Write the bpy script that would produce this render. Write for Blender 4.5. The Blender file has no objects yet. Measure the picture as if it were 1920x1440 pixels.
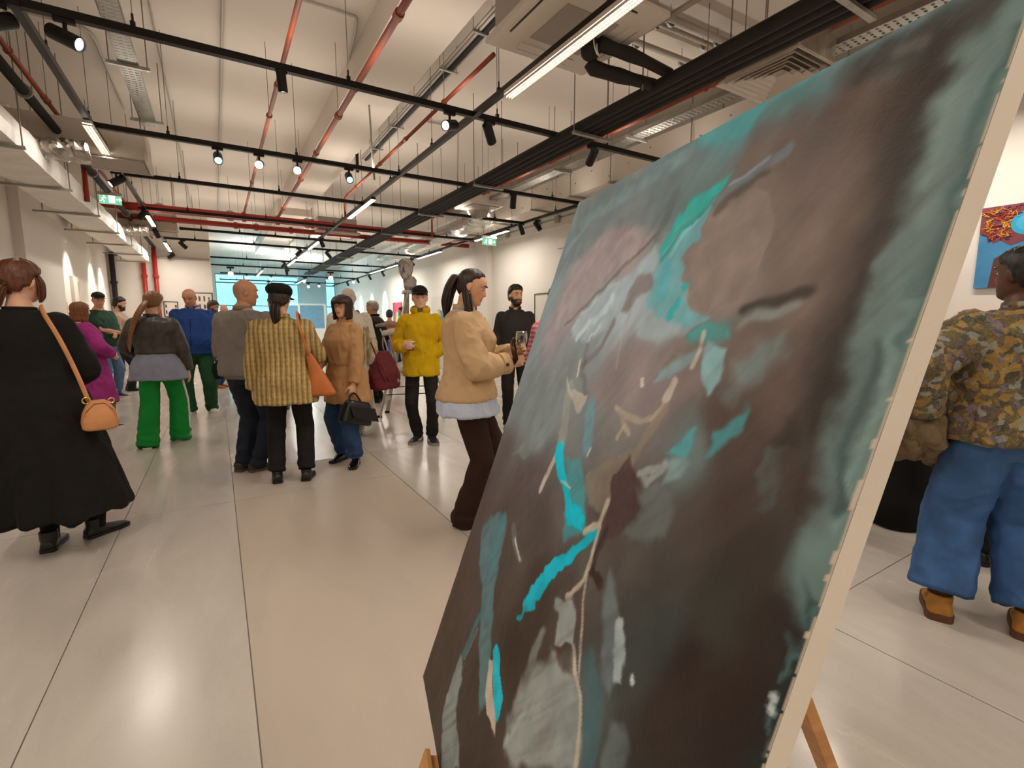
import bpy, bmesh, math, random
import numpy as np
from mathutils import Vector, Matrix
random.seed(7); np.random.seed(7)
SC = bpy.context.scene
COL = SC.collection
R = math.radians

# ---------------------------------------------------------------- camera
cam_d = bpy.data.cameras.new('camera'); cam = bpy.data.objects.new('camera', cam_d); COL.objects.link(cam)
cam_d.sensor_width = 36.0; cam_d.sensor_fit = 'HORIZONTAL'
cam_d.lens = 905.0 / 1920.0 * 36.0
cam_d.clip_start = 0.02; cam_d.clip_end = 200
cam.location = (0, 0, 1.36)
cam.rotation_euler = (R(90 - 7.4), 0, R(-31.3))
SC.camera = cam

# ---------------------------------------------------------------- world, exposure
W = bpy.data.worlds.new('world'); SC.world = W; W.use_nodes = True
bg = W.node_tree.nodes['Background']
bg.inputs[0].default_value = (0.40, 0.76, 0.85, 1); bg.inputs[1].default_value = 1.3
SC.view_settings.view_transform = 'Standard'; SC.view_settings.look = 'None'
SC.view_settings.gamma = 1.0; SC.view_settings.use_curve_mapping = False
SC.view_settings.exposure = 0.68
SC.cycles.use_denoising = True
SC.cycles.adaptive_threshold = .06
SC.cycles.max_bounces = 6; SC.cycles.diffuse_bounces = 4; SC.cycles.glossy_bounces = 2
SC.cycles.transmission_bounces = 6; SC.cycles.transparent_max_bounces = 8
SC.cycles.caustics_reflective = False; SC.cycles.caustics_refractive = False
SC.cycles.sample_clamp_indirect = 6.0
LAMP_W = 19.0          # watts of one linear luminaire
UP = 0.12                # share of a luminaire's power given to its added uplight
FILL_STRIP_W = 2.1           # watts per metre of the fill strips added on top of the cross tracks
LAMP_COL = (1.0, 0.90, 0.80)

# ---------------------------------------------------------------- materials
def lin(c):
    if isinstance(c, str):
        c = c.lstrip('#'); c = [int(c[i:i+2], 16) / 255 for i in (0, 2, 4)]
    return tuple(x / 12.92 if x <= .04045 else ((x + .055) / 1.055) ** 2.4 for x in c)
class N:
    """small node-tree helper"""
    def __init__(s, name):
        s.m = bpy.data.materials.new(name); s.m.use_nodes = True
        s.t = s.m.node_tree; s.n = s.t.nodes; s.b = s.n['Principled BSDF']
    def add(s, typ, ins=None, **kw):
        x = s.n.new(typ)
        for k, v in kw.items(): setattr(x, k, v)
        for k, v in (ins or {}).items(): s.set(x, k, v)
        return x
    def set(s, x, k, v):
        i = x.inputs[k]
        if isinstance(v, bpy.types.NodeSocket): s.t.links.new(v, i)
        elif isinstance(v, bpy.types.Node): s.t.links.new(v.outputs[0], i)
        else:
            if hasattr(i.default_value, '__len__') and not isinstance(v, str):
                v = tuple(v)
                if len(i.default_value) == 4 and len(v) == 3: v = v + (1,)
            i.default_value = v
    def coord(s, which='Object', scale=(1, 1, 1), rot=(0, 0, 0)):
        tc = s.add('ShaderNodeTexCoord')
        return s.add('ShaderNodeMapping', {'Vector': tc.outputs[which], 'Scale': scale, 'Rotation': rot})
    def noise(s, vec, scale=5, detail=4, rough=.55, dist=0):
        return s.add('ShaderNodeTexNoise', {'Vector': vec, 'Scale': scale, 'Detail': detail, 'Roughness': rough, 'Distortion': dist})
    def ramp(s, fac, stops, interp='LINEAR'):
        r = s.add('ShaderNodeValToRGB', {'Fac': fac}); cr = r.color_ramp; cr.interpolation = interp
        while len(cr.elements) < len(stops): cr.elements.new(.5)
        for e, (p, c) in zip(cr.elements, stops):
            e.position = p; e.color = tuple(c) + (1,) if len(c) == 3 else c
        return r
    def mix(s, fac, a, b, blend='MIX'):
        x = s.add('ShaderNodeMix', data_type='RGBA', blend_type=blend)
        s.set(x, 0, fac); s.set(x, 6, a); s.set(x, 7, b)
        return x.outputs[2]
    def bump(s, h, strength=.2, dist=.01):
        b = s.add('ShaderNodeBump', {'Height': h, 'Strength': strength, 'Distance': dist})
        s.set(s.b, 'Normal', b.outputs[0]); return b
_M = {}
def mat(name, col, rough=.6, metal=0., var=.12, vscale=6., bump=0., bscale=40., stretch=(1, 1, 1), spec=.5, sheen=0., coat=0., alpha=1.):
    if name in _M: return _M[name]
    n = N(name); c = lin(col)
    v = n.coord('Object', stretch)
    ns = n.noise(v, vscale, 5)
    dark = tuple(x * (1 - var) for x in c); light = tuple(min(1, x * (1 + var * .8)) for x in c)
    r = n.ramp(ns.outputs[0], [(.3, dark), (.7, light)])
    n.set(n.b, 'Base Color', r.outputs[0])
    n.set(n.b, 'Roughness', rough); n.set(n.b, 'Metallic', metal); n.set(n.b, 'Specular IOR Level', spec)
    if sheen: n.set(n.b, 'Sheen Weight', sheen)
    if coat: n.set(n.b, 'Coat Weight', coat)
    if bump:
        nb = n.noise(v, bscale, 4); n.bump(nb.outputs[0], bump, .01)
    _M[name] = n.m; return n.m
def emit(name, col, strength):
    if name in _M: return _M[name]
    n = N(name); n.set(n.b, 'Base Color', (0, 0, 0)); n.set(n.b, 'Emission Color', lin(col)); n.set(n.b, 'Emission Strength', strength)
    n.set(n.b, 'Specular IOR Level', 0.)
    _M[name] = n.m; return n.m
def vcol_mat(name, rough=.55, bump=0., bscale=60., spec=.4, sss=0., stretch=(1, 1, 1)):
    """colour from the mesh colour attribute 'col'"""
    if name in _M: return _M[name]
    n = N(name)
    a = n.add('ShaderNodeVertexColor', layer_name='col')
    n.set(n.b, 'Base Color', a.outputs[0]); n.set(n.b, 'Roughness', rough); n.set(n.b, 'Specular IOR Level', spec)
    if sss: n.set(n.b, 'Subsurface Weight', sss); n.set(n.b, 'Subsurface Radius', (.012, .005, .003)); n.set(n.b, 'Subsurface Scale', .6)
    if bump:
        v = n.coord('Object', stretch); nb = n.noise(v, bscale, 4); n.bump(nb.outputs[0], bump, .01)
    _M[name] = n.m; return n.m

# ---------------------------------------------------------------- mesh builder
def tag(o, label=None, cat=None, group=None, kind=None):
    if label: o['label'] = label
    if cat: o['category'] = cat
    if group: o['group'] = group
    if kind: o['kind'] = kind
    return o
def thing(name, label, cat, loc=(0, 0, 0), rz=0., group=None):
    o = bpy.data.objects.new(name, None); COL.objects.link(o); o.empty_display_size = .1
    o.location = loc; o.rotation_euler = (0, 0, rz)
    return tag(o, label, cat, group)
def link(name, me, parent=None, m=None, smooth=False, label=None, cat=None, group=None, kind=None):
    o = bpy.data.objects.new(name, me); COL.objects.link(o)
    if parent is not None: o.parent = parent
    if m is not None and not me.materials: me.materials.append(m)
    if smooth: me.polygons.foreach_set('use_smooth', [True] * len(me.polygons))
    return tag(o, label, cat, group, kind)
def clone(o, parent=None, **kw):
    c = o.copy(); COL.objects.link(c); c.parent = parent
    for ch in list(o.children): clone(ch, c)
    if kw: tag(c, **kw)
    return c
def basis(d, up=(0, 0, 1)):
    d = np.array(d, float); d /= np.linalg.norm(d); up = np.array(up, float)
    if abs(d @ up) > .98: up = np.array([0, 1., 0]) if abs(d[1]) < .9 else np.array([1., 0, 0])
    a = np.cross(d, up); a /= np.linalg.norm(a); b = np.cross(a, d)
    return a, b, d
class MB:
    def __init__(s): s.v = []; s.f = []
    def add(s, vs, fs):
        k = len(s.v); s.v += [tuple(map(float, p)) for p in vs]; s.f += [tuple(i + k for i in f) for f in fs]; return s
    def box(s, c, d, rz=0., rx=0., ry=0.):
        M = Matrix.Translation(c) @ Matrix.Rotation(rz, 4, 'Z') @ Matrix.Rotation(ry, 4, 'Y') @ Matrix.Rotation(rx, 4, 'X')
        vs = [M @ Vector((x * d[0] / 2, y * d[1] / 2, z * d[2] / 2)) for x in (-1, 1) for y in (-1, 1) for z in (-1, 1)]
        return s.add(vs, [(0, 1, 3, 2), (4, 6, 7, 5), (0, 4, 5, 1), (2, 3, 7, 6), (0, 2, 6, 4), (1, 5, 7, 3)])
    def bb(s, x0, x1, y0, y1, z0, z1): return s.box(((x0+x1)/2, (y0+y1)/2, (z0+z1)/2), (x1-x0, y1-y0, z1-z0))
    def bar(s, p, q, w, h, up=(0, 0, 1)):
        a, b, d = basis(np.array(q) - np.array(p), up)
        vs = [np.array(e) + a * x * w / 2 + b * y * h / 2 for e in (p, q) for x, y in ((-1, -1), (1, -1), (1, 1), (-1, 1))]
        return s.add(vs, [(3, 2, 1, 0), (4, 5, 6, 7)] + [(i, (i+1) % 4, 4 + (i+1) % 4, 4 + i) for i in range(4)])
    def rings(s, rs, cap=True, closed=False):
        n = len(rs[0]); vs = [p for r in rs for p in r]; fs = []
        m = len(rs)
        for i in range(m if closed else m - 1):
            for j in range(n):
                a = i * n; b = ((i + 1) % m) * n
                fs.append((a + j, a + (j+1) % n, b + (j+1) % n, b + j))
        if cap and not closed:
            fs.append(tuple(range(n - 1, -1, -1))); fs.append(tuple((m-1) * n + j for j in range(n)))
        return s.add(vs, fs)
    def tube(s, pts, r, n=8, cap=True, sx=1., up=(0, 0, 1)):
        pts = [np.array(p, float) for p in pts]; k = len(pts)
        rr = r if hasattr(r, '__len__') else [r] * k
        rs = []; a0 = None
        for i in range(k):
            d = pts[min(i+1, k-1)] - pts[max(i-1, 0)]
            if a0 is None: a, b, d = basis(d, up)
            else:
                d = d / (np.linalg.norm(d) + 1e-12); a = a0 - d * (a0 @ d); a /= np.linalg.norm(a); b = np.cross(a, d)
            a0 = a
            ri = rr[i]; ra, rb = (ri if hasattr(ri, '__len__') else (ri * sx, ri))
            rs.append([pts[i] + a * ra * math.cos(t) - b * rb * math.sin(t) for t in np.arange(n) * 2 * math.pi / n])
        return s.rings(rs, cap)
    def cyl(s, p, q, r, n=16, r2=None): return s.tube([p, q], [r, r if r2 is None else r2], n)
    def lathe(s, prof, c=(0, 0, 0), n=24, ax=(0, 0, 1)):
        a, b, d = basis(ax); c = np.array(c, float)
        return s.rings([[c + d * z + a * r * math.cos(t) - b * r * math.sin(t) for t in np.arange(n) * 2 * math.pi / n] for r, z in prof])
    def prism(s, poly, p0, ex, ey, ez, th):
        """polygon (2D list) in plane ex, ey at p0, thickness th along ez"""
        p0, ex, ey, ez = (np.array(x, float) for x in (p0, ex, ey, ez)); n = len(poly)
        vs = [p0 + ex * x + ey * y + ez * t for t in (0, th) for x, y in poly]
        return s.add(vs, [tuple(range(n-1, -1, -1)), tuple(range(n, 2*n))] + [(i, (i+1) % n, n + (i+1) % n, n + i) for i in range(n)])
    def ball(s, c, r, n=16, m=10, M=None):
        r = r if hasattr(r, '__len__') else (r, r, r)
        vs = [(0, 0, r[2])]; 
        for i in range(1, m):
            p = math.pi * i / m
            for j in range(n):
                t = 2 * math.pi * j / n
                vs.append((r[0]*math.sin(p)*math.cos(t), r[1]*math.sin(p)*math.sin(t), r[2]*math.cos(p)))
        vs.append((0, 0, -r[2])); L = len(vs) - 1
        fs = [(0, 1 + j, 1 + (j+1) % n) for j in range(n)]
        for i in range(m - 2):
            for j in range(n):
                a = 1 + i*n; fs.append((a+j, a+n+j, a+n+(j+1) % n, a+(j+1) % n))
        a = 1 + (m-2)*n; fs += [(L, a + (j+1) % n, a + j) for j in range(n)]
        if M is not None: vs = [M @ Vector(v) for v in vs]
        vs = [(v[0]+c[0], v[1]+c[1], v[2]+c[2]) for v in vs]
        return s.add(vs, fs)
    def mesh(s, name):
        me = bpy.data.meshes.new(name); me.from_pydata(s.v, [], s.f); me.update(); return me
    def build(s, name, m=None, parent=None, smooth=False, bevel=0., **kw):
        me = s.mesh(name)
        if bevel:
            bm = bmesh.new(); bm.from_mesh(me); bmesh.ops.recalc_face_normals(bm, faces=bm.faces)
            bmesh.ops.bevel(bm, geom=bm.edges[:], offset=bevel, segments=2, affect='EDGES', profile=.6); bm.to_mesh(me); bm.free()
        else:
            bm = bmesh.new(); bm.from_mesh(me); bmesh.ops.recalc_face_normals(bm, faces=bm.faces); bm.to_mesh(me); bm.free()
        return link(name, me, parent, m, smooth, **kw)
def arc(c, r, a0, a1, n, e1, e2):
    c, e1, e2 = (np.array(x, float) for x in (c, e1, e2))
    return [c + e1 * r * math.cos(t) + e2 * r * math.sin(t) for t in np.linspace(a0, a1, n)]
def smooth_path(pts, n=6):
    """Catmull-Rom through the points"""
    P = [np.array(p, float) for p in pts]; P = [2*P[0]-P[1]] + P + [2*P[-1]-P[-2]]; out = []
    for i in range(1, len(P) - 2):
        for t in np.arange(n) / n:
            a, b, c, d = P[i-1:i+3]
            out.append(.5*((2*b) + (-a+c)*t + (2*a-5*b+4*c-d)*t*t + (-a+3*b-3*c+d)*t**3))
    return out + [P[-2]]
_rs = np.random.RandomState(3); _perm = _rs.permutation(512); _gv = _rs.rand(512)
def vnoise(p):
    """value noise, p (n,3) -> 0..1"""
    p = np.asarray(p, float); i = np.floor(p).astype(int); f = p - i; f = f*f*(3-2*f); out = 0
    for dx in (0, 1):
        for dy in (0, 1):
            for dz in (0, 1):
                h = _gv[_perm[(_perm[(_perm[(i[:, 0]+dx) & 511] + i[:, 1]+dy) & 511] + i[:, 2]+dz) & 511]]
                out = out + h * (f[:, 0] if dx else 1-f[:, 0]) * (f[:, 1] if dy else 1-f[:, 1]) * (f[:, 2] if dz else 1-f[:, 2])
    return out
def fbm(p, o=4):
    a = .5; s = 0.
    for k in range(o): s = s + a * vnoise(np.asarray(p) * 2**k + 17.3*k); a *= .5
    return s
# ================================================================ the room
CEIL = 4.35; XL, XR = -2.4, 6.2; Y0, YB, YF = -5.0, 17.0, 30.0
m_wall = mat('painted_wall', '#e6e0d8', .85, var=.03, vscale=1.2, bump=.04, bscale=120)
m_ceil = mat('painted_concrete_ceiling', '#cdc2b5', .9, var=.05, vscale=.8, bump=.06, bscale=30)
def floor_mat(name, c1, c2, rough, rvar, streak):
    n = N(name); v = n.coord('Object'); vs = n.coord('Object', (1, .25, 1), (0, 0, .5))
    a = n.noise(v, .9, 6, .6, .4); b = n.noise(vs, 3.2, 6, .62, 1.2); c = n.noise(v, 60, 3)
    col = n.mix(a.outputs[0], lin(c1), lin(c2))
    st = n.ramp(b.outputs[0], [(.35, (1 - streak,)*3), (.62, (1, 1, 1))])
    col = n.mix(1., col, st.outputs[0], 'MULTIPLY')
    sp = n.ramp(c.outputs[0], [(.25, (.9,)*3), (.45, (1, 1, 1))]); col = n.mix(.5, col, sp.outputs[0], 'MULTIPLY')
    n.set(n.b, 'Base Color', col)
    mr = n.add('ShaderNodeMapRange', {'Value': b.outputs[0], 'From Min': .3, 'From Max': .7, 'To Min': rough - rvar, 'To Max': rough + rvar})
    n.set(n.b, 'Roughness', mr.outputs[0]); n.set(n.b, 'Specular IOR Level', .5)
    w = n.noise(v, 1.6, 4); n.bump(w.outputs[0], .05, .02)
    return n.m
m_floor = floor_mat('polished_white_resin_floor', '#cac3b9', '#bcb4aa', .22, .07, .1)
m_strip = floor_mat('matte_beige_concrete_patch', '#c3b6a7', '#b4a798', .5, .06, .08)
m_joint = mat('dark_joint_filler', '#8d857b', .8)
fl = MB().bb(XL-.1, XR+.1, Y0-.1, YF+.1, -.12, -.006).build('floor', m_joint, kind='structure')
G = .0025
def slab(x0, x1, y0, y1, m=m_floor, z=0.): MB().bb(x0+G, x1-G, y0+G, y1-G, -.02, z).build('slab', m, fl)
for x0, x1, ys in [(XL, -.63, [-5, -.4, 4.12, 8.0, 12, 17]), (-.63, .03, [-5, -.4, 4.12, 8.0, 12, 17]),
                   (.03, 1.28, [4.95, 9, 13, 17]), (1.28, 2.27, [-5, 1.08, 4.95, 9, 13, 17]), (2.27, 4.3, [-5, 1.08, 4.95, 9, 13, 17]),
                   (4.3, XR, [-5, 1.08, 4.95, 9, 13, 17]), (XL, 1.28, [17, 23.5, 30]), (1.28, XR, [17, 23.5, 30])]:
    for a, b in zip(ys, ys[1:]): slab(x0, x1, a, b)
for a, b in ((-5, .2), (.2, 4.12), (4.12, 4.95)): slab(.03, 1.28, a, b, m_strip, -.0015)

MB().bb(XL-.2, XR+.2, Y0-.2, YF+.2, CEIL, CEIL+.15).build('ceiling', m_ceil, kind='structure')
MB().bb(XL-.15, XL, Y0, YB+.2, 0, CEIL).build('wall_left', m_wall, kind='structure')
MB().bb(XL-.001, XL+.12, 9.75, 11.7, 0, CEIL).build('wall_left_pilaster', m_wall, kind='structure')
MB().bb(XL, -.02, YB, YB+.25, 0, CEIL).build('wall_back', m_wall, kind='structure')
MB().bb(XL-.15, XR+.15, Y0-.15, Y0, 0, CEIL).build('wall_behind', m_wall, kind='structure')
MB().bb(XR, XR+.15, Y0, YF, 0, CEIL).build('wall_right', m_wall, kind='structure')
MB().bb(XR-.12, XR+.001, 11.2, 11.9, 0, 3.55).build('wall_right_pilaster', m_wall, kind='structure')
MB().bb(XR-.06, XR+.001, 1.9, 11.2, 3.3, 3.62).build('trim_1', m_wall, kind='structure')

# windows: the far facade, plus unseen side windows added to bring in blue daylight
m_frame = mat('grey_aluminium_frame', '#7f97a0', .4, .6, var=.05)
def glass_mat():
    n = N('cyan_tinted_glass'); n.n.remove(n.b)
    g = n.add('ShaderNodeBsdfGlossy', {'Color': (1, 1, 1), 'Roughness': .02}); t = n.add('ShaderNodeBsdfTransparent', {'Color': (.80, .97, 1.0)})
    mx = n.add('ShaderNodeMixShader', {0: .07, 1: t, 2: g}); n.t.links.new(mx.outputs[0], n.n['Material Output'].inputs[0]); return n.m
m_glass = glass_mat()
def facade(axis, pos, a0, a1, openings, name, th=.2):
    """wall with rectangular openings along an axis ('x': wall of constant y)"""
    b = MB()
    def put(p, q, z0, z1):
        if q - p < 1e-3 or z1 - z0 < 1e-3: return
        if axis == 'x': b.bb(p, q, pos, pos+th, z0, z1)
        else: b.bb(pos-th, pos, p, q, z0, z1)
    x = a0
    for p, q, z0, z1 in openings:
        put(x, p, 0, CEIL); put(p, q, 0, z0); put(p, q, z1, CEIL); x = q
    put(x, a1, 0, CEIL)
    return b.build(name, m_wall, kind='structure')
WN = [0]
def window(axis, pos, p, q, z0, z1, nx, zs):
    WN[0] += 1
    w = bpy.data.objects.new('window_%d' % WN[0], None); COL.objects.link(w); tag(w, kind='structure')
    def B(u0, u1, y0, y1, za, zb): 
        return MB().bb(u0, u1, pos+y0, pos+y1, za, zb) if axis == 'x' else MB().bb(pos-y1, pos-y0, u0, u1, za, zb)
    us = np.linspace(p, q, nx+1)
    for u in us: B(u-.03, u+.03, .05, .13, z0, z1).build('mullion', m_frame, w)
    for z in [z0+.03] + zs + [z1-.03]: B(p, q, .055, .125, z-.03, z+.03).build('rail', m_frame, w)
    zz = [z0] + zs + [z1]
    for a, b in zip(us, us[1:]):
        for c, d in zip(zz, zz[1:]): B(a+.03, b-.03, .085, .095, c+.03, d-.03).build('pane', m_glass, w)
op1 = [(.1, 4.1, .9, 3.86), (5.55, 6.1, .9, 3.84)]
facade('x', YF, XL, XR, op1, 'wall_far')
window('x', YF, *op1[0], 3, [2.2, 3.4]); window('x', YF, *op1[1], 1, [2.2, 3.4])
op2 = [(17.8, 21.6, .5, 4.1), (22, 25.6, .5, 4.1), (26, 29.6, .5, 4.1)]  # unseen side glazing, added to throw blue daylight on the right wall
facade('y', -.02, YB+.25, YF, op2, 'wall_far_bay')
for o in op2: window('y', -.02, *o, 3, [2.4])
# wall column between the far windows, blue daylight cast put into its colour
MB().bb(4.12, 5.53, YF-.35, YF, 0, CEIL).build('wall_far_column', mat('daylight_tinted_wall', '#a9c0c8', .8, var=.04), kind='structure')
# ================================================================ ceiling services
m_black = mat('black_metal', '#171412', .45, .3, var=.1)
m_track = mat('black_track', '#1b1512', .4, .4, var=.1)
m_red = mat('red_sprinkler_pipe', '#8f4127', .5, 0, var=.12, vscale=3)
m_redm = mat('red_fire_main', '#a62a1f', .45, 0, var=.1)
m_galv = mat('galvanised_steel', '#a6a49c', .42, .75, var=.14, vscale=14)
m_cond = mat('grey_conduit', '#a89f93', .5, .3, var=.08)
m_white = mat('white_enamel', '#d9cfc4', .45, 0, var=.03)
m_wgrey = mat('grey_panel', '#a89e94', .6, 0, var=.05)  # plain grey of casings and grilles
m_rod = mat('thin_steel_rod', '#8b8279', .5, .5)
m_foam = mat('black_pipe_insulation', '#1c1613', .75, 0, var=.25, vscale=8, bump=.25, bscale=25)
ZT = 3.3
m_lens = emit('lamp_lens_glow', '#fff4e6', 14.)
m_lensb = emit('cool_lens_glow', '#d5e8fb', .8)
m_dif = emit('luminaire_diffuser_glow', '#fff3e0', 7.)

def hangers(b_parent, pts, ztop=CEIL, r=.0035):
    for x, y, z in pts: MB().cyl((x, y, z), (x, y, ztop), r, 6).build('hanger_rod', m_rod, b_parent)
# ---- lighting tracks
def track(p, q, label, n, strip=False):
    t = thing('lighting_track', label, 'lighting track', tuple(p), group='black lighting track grid under the ceiling')
    p = np.array(p, float); q = np.array(q, float); L = q - p
    MB().bar((0, 0, 0), L, .05, .05).build('rail', m_track, t)
    for s in ((0, 0, 0), L):
        d = L / np.linalg.norm(L) * .04; MB().box(s, (.06, .06, .058)).build('end_cap', m_black, t)
    for k in range(n):
        c = L * ((k + .5) / n)
        MB().box((c[0], c[1], .035), (.03, .03, .05)).cyl((c[0], c[1], .05), (c[0], c[1], .11), .008, 6).build('clip', m_black, t)
        MB().cyl((c[0], c[1], .1), (c[0], c[1], CEIL - ZT), .0035, 6).build('hanger_rod', m_rod, t)
    if strip:      # upward strip light added on top of the rail to brighten the ceiling
        l = float(np.linalg.norm(L)); MB().bb(.1, l-.1, -.015, .015, .0248, .0258).build('added_fill_strip', m_strip_glow, t)
        d = bpy.data.lights.new('added_strip_light', 'AREA'); d.shape = 'RECTANGLE'; d.size = l - .2; d.size_y = .02; d.energy = FILL_STRIP_W * l; d.color = LAMP_COL
        o = bpy.data.objects.new('added_strip_light', d); COL.objects.link(o); o.parent = t; o.location = (l/2, 0, .0285); o.rotation_euler = (math.pi, 0, 0)
    return t
m_strip_glow = emit('added_strip_glow', '#fff1dd', 3.)
XT = [-.93, 2.22, 5.35]
TY = [4.35, 6.53, 8.4, 10.7, 12.6, 14.2, 17.6, 19.9]
ord_ = ['nearest', 'second', 'third', 'fourth', 'fifth', 'sixth', 'seventh', 'farthest']
for k, y in enumerate(TY):
    x0, x1 = (XT[0], XT[2]) if k not in (0, 4) else ((-1.05, 6.0) if k == 0 else (-.5, 3.1))
    track((x0, y, ZT), (x1, y, ZT), '%s black lighting track running across the ceiling' % ord_[k], 5, k < 7)
track((-1.0, -.6, ZT), (5.9, -.6, ZT), 'added unseen lighting track carrying a fill strip right above the viewpoint', 5, True); track((-1.0, -3.2, ZT), (5.9, -3.2, ZT), 'added unseen lighting track carrying a fill strip behind the viewpoint', 5, True)  # both tracks are added out of view to hold more fill strips
track((XT[0], 4.35, ZT-.002), (XT[0], 19.9, ZT-.002), 'black lighting track running lengthwise over the left side, above the green trousers', 11)
track((XT[1], -3, ZT-.002), (XT[1], 19.9, ZT-.002), 'black lighting track running lengthwise over the middle, under the ceiling cassette', 15)
track((XT[2], 6.53, ZT-.002), (XT[2], 20.2, ZT-.002), 'black lighting track running lengthwise along the right wall', 9)
# ---- linear luminaires on the tracks
def luminaire(x, y0, y1, label, fine=False, z=ZT-.03, w=.075, power=1., col=None, up_=None):
    L = y1 - y0
    t = thing('linear_luminaire', label, 'light fixture', (x, y0, z), group='linear luminaires on the tracks')
    MB().bb(-w/2, w/2, 0, L, -.03, .0).build('housing', m_white if fine else m_track, t)
    MB().bb(-w/2+.006, w/2-.006, .006, L-.006, -.038, -.031).build('diffuser', m_dif, t)
    if fine:
        b = MB()
        for k in range(int(L / .022)): b.bb(-w/2, w/2, k*.022, k*.022+.003, -.052, -.038)
        for xx in (-w/2, -w/6, w/6, w/2): b.bb(xx-.002, xx+.002, 0, L, -.054, -.037)
        b.build('louvre', m_white, t)
    d = bpy.data.lights.new('luminaire_light', 'AREA'); d.shape = 'RECTANGLE'; d.size = w; d.size_y = L; d.energy = LAMP_W * power * L / 1.5; d.color = col or LAMP_COL
    o = bpy.data.objects.new('luminaire_light', d); COL.objects.link(o); o.parent = t; o.location = (0, L/2, -.062)
    # upward area light added to the luminaire to brighten the ceiling
    d2 = d.copy(); d2.energy = d.energy * (up_ if up_ is not None else (UP if not fine else 0.)); d2.size = .05
    o = bpy.data.objects.new('added_uplight', d2); COL.objects.link(o); o.parent = t; o.location = (0, L/2, .075); o.rotation_euler = (math.pi, 0, 0)
    return t
luminaire(XT[1], 1.95, 3.72, 'long bright louvred luminaire below the near ceiling cassette', True)
luminaire(XT[1], 7.8, 9.42, 'linear luminaire on the middle track just past the second cross track')
luminaire(XT[1], 12.45, 13.9, 'linear luminaire on the middle track near the red fire main')
luminaire(XT[1], 16.3, 18.3, 'farthest linear luminaire on the middle track')
luminaire(XT[0], 6.3, 7.78, 'linear luminaire on the left track beside the ceiling air box', True)
luminaire(XT[0], 11.05, 12.2, 'linear luminaire on the left track under the red fire main')
luminaire(XT[0], 14.6, 16.35, 'linear luminaire on the left track before the back wall')
luminaire(XT[0], 17.4, 19.1, 'last linear luminaire on the left track')
luminaire(XT[2], 8.95, 10.45, 'linear luminaire on the right track above the exit sign')
luminaire(XT[2], 12.5, 14.3, 'linear luminaire on the right track, second from the exit sign')
luminaire(XT[2], 16.2, 17.5, 'linear luminaire on the right track, third from the exit sign')
luminaire(XT[2], 17.8, 19.6, 'linear luminaire on the right track, farthest of its row')
for x, y, l_ in ((1.6, 20.6, 'left'), (3.6, 24., 'right')):  # luminaires added with their tracks to brighten the far bay
    luminaire(x, y, y+3., 'added cool white fill luminaire of the daylit far bay, %s one' % l_, col=(.86, .95, 1.), power=1.6, up_=1.); track((x, y-.4, ZT-.003), (x, y+3.4, ZT-.003), 'short added track carrying the %s far bay fill luminaire' % l_, 2)
for x, y, w_ in ((XT[1], -2.2, 'behind'), (XT[0], .9, 'left'), (XT[0], -3., 'rear left'), (5.35, -3., 'rear right'), (5.35, .9, 'right')):  # extra luminaires added out of view for more light
    luminaire(x, y, y+1.6, 'added linear fill luminaire %s of the viewpoint, out of view' % w_)
# ---- track spotlights
def make_spot():
    t = thing('track_spotlight', 'x', 'spotlight')
    MB().box((0, 0, -.035), (.11, .032, .03)).cyl((0, 0, -.05), (0, 0, -.09), .012, 8).build('adapter', m_black, t)
    MB().lathe([(.0, -.105), (.04, -.105), (.046, -.098), (.047, .085), (.043, .092), (.041, .092), (.039, .075), (0, .075)], (0, 0, 0), 20).build('lamp_body', m_black, t, smooth=False)
    MB().lathe([(0, .076), (.038, .076), (.038, .079), (0, .079)], (0, 0, 0), 20).build('lens', m_lens, t)
    return t
proto = make_spot(); used = [False]
def spot(x, y, aim, label, lit=None, cone=50, z=ZT, lens=None, s=1.):
    t = proto if not used[0] else clone(proto); used[0] = True
    t.location = (x, y, z); t.scale = (s, s, s); tag(t, label, 'spotlight', 'black track spotlights')
    q = Vector(aim).normalized().to_track_quat('Z', 'Y')
    for c in t.children:
        n = c.name.split('.')[0]
        if n in ('lamp_body', 'lens'): c.rotation_mode = 'QUATERNION'; c.rotation_quaternion = q; c.location = (0, 0, -.14)
        if n == 'lens':
            c.data = c.data.copy(); c.data.materials.clear(); c.data.materials.append(lens or (m_lens if lit else m_lensoff))
    if lit and lit > 62:
        d = bpy.data.lights.new('spot_light', 'SPOT'); d.energy = lit; d.spot_size = R(cone); d.spot_blend = .8; d.color = (1., .87, .74); d.shadow_soft_size = .04
        o = bpy.data.objects.new('spot_light', d); COL.objects.link(o); o.parent = t; o.location = Vector((0, 0, -.14)) + Vector(aim).normalized() * .1
        o.rotation_mode = 'QUATERNION'; o.rotation_quaternion = Vector(aim).normalized().to_track_quat('-Z', 'Y')
m_lensoff = emit('dim_lens', '#d9e2ea', 1.2)
T1, T2, T3, T4, T5, T6, T7, T8 = TY
spot(-1.02, T1, (-.6, -.5, -.5), 'black spotlight cut by the top left corner of the picture', 60)
spot(-.70, T1, (.8, -.42, -.42), 'black spotlight with white lens next to the top left track corner', 60, lens=emit('white_lens', '#f2f4f6', 1.6))
spot(.56, T1, (.1, .2, -1), 'small black spotlight pointing straight down from the nearest cross track', 40, s=.75)
spot(1.97, T1, (-.75, -.55, -.35), 'black spotlight with bright lens turned left beside the track crossing', 40, lens=emit('white_lens', '#f2f4f6', 1.6))
spot(2.39, T1, (.6, .55, -.6), 'black spotlight turned right just past the track crossing', 60)
spot(3.68, T1, (.3, .9, -.5), 'small black spotlight beneath the black pipe bundle', 60)
spot(.55, T2, (-.14, -.95, -.32), 'glaring spotlight facing the camera, left of the bright pair', 25, lens=emit('glare_lens', '#fff6ec', 60.))
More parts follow.
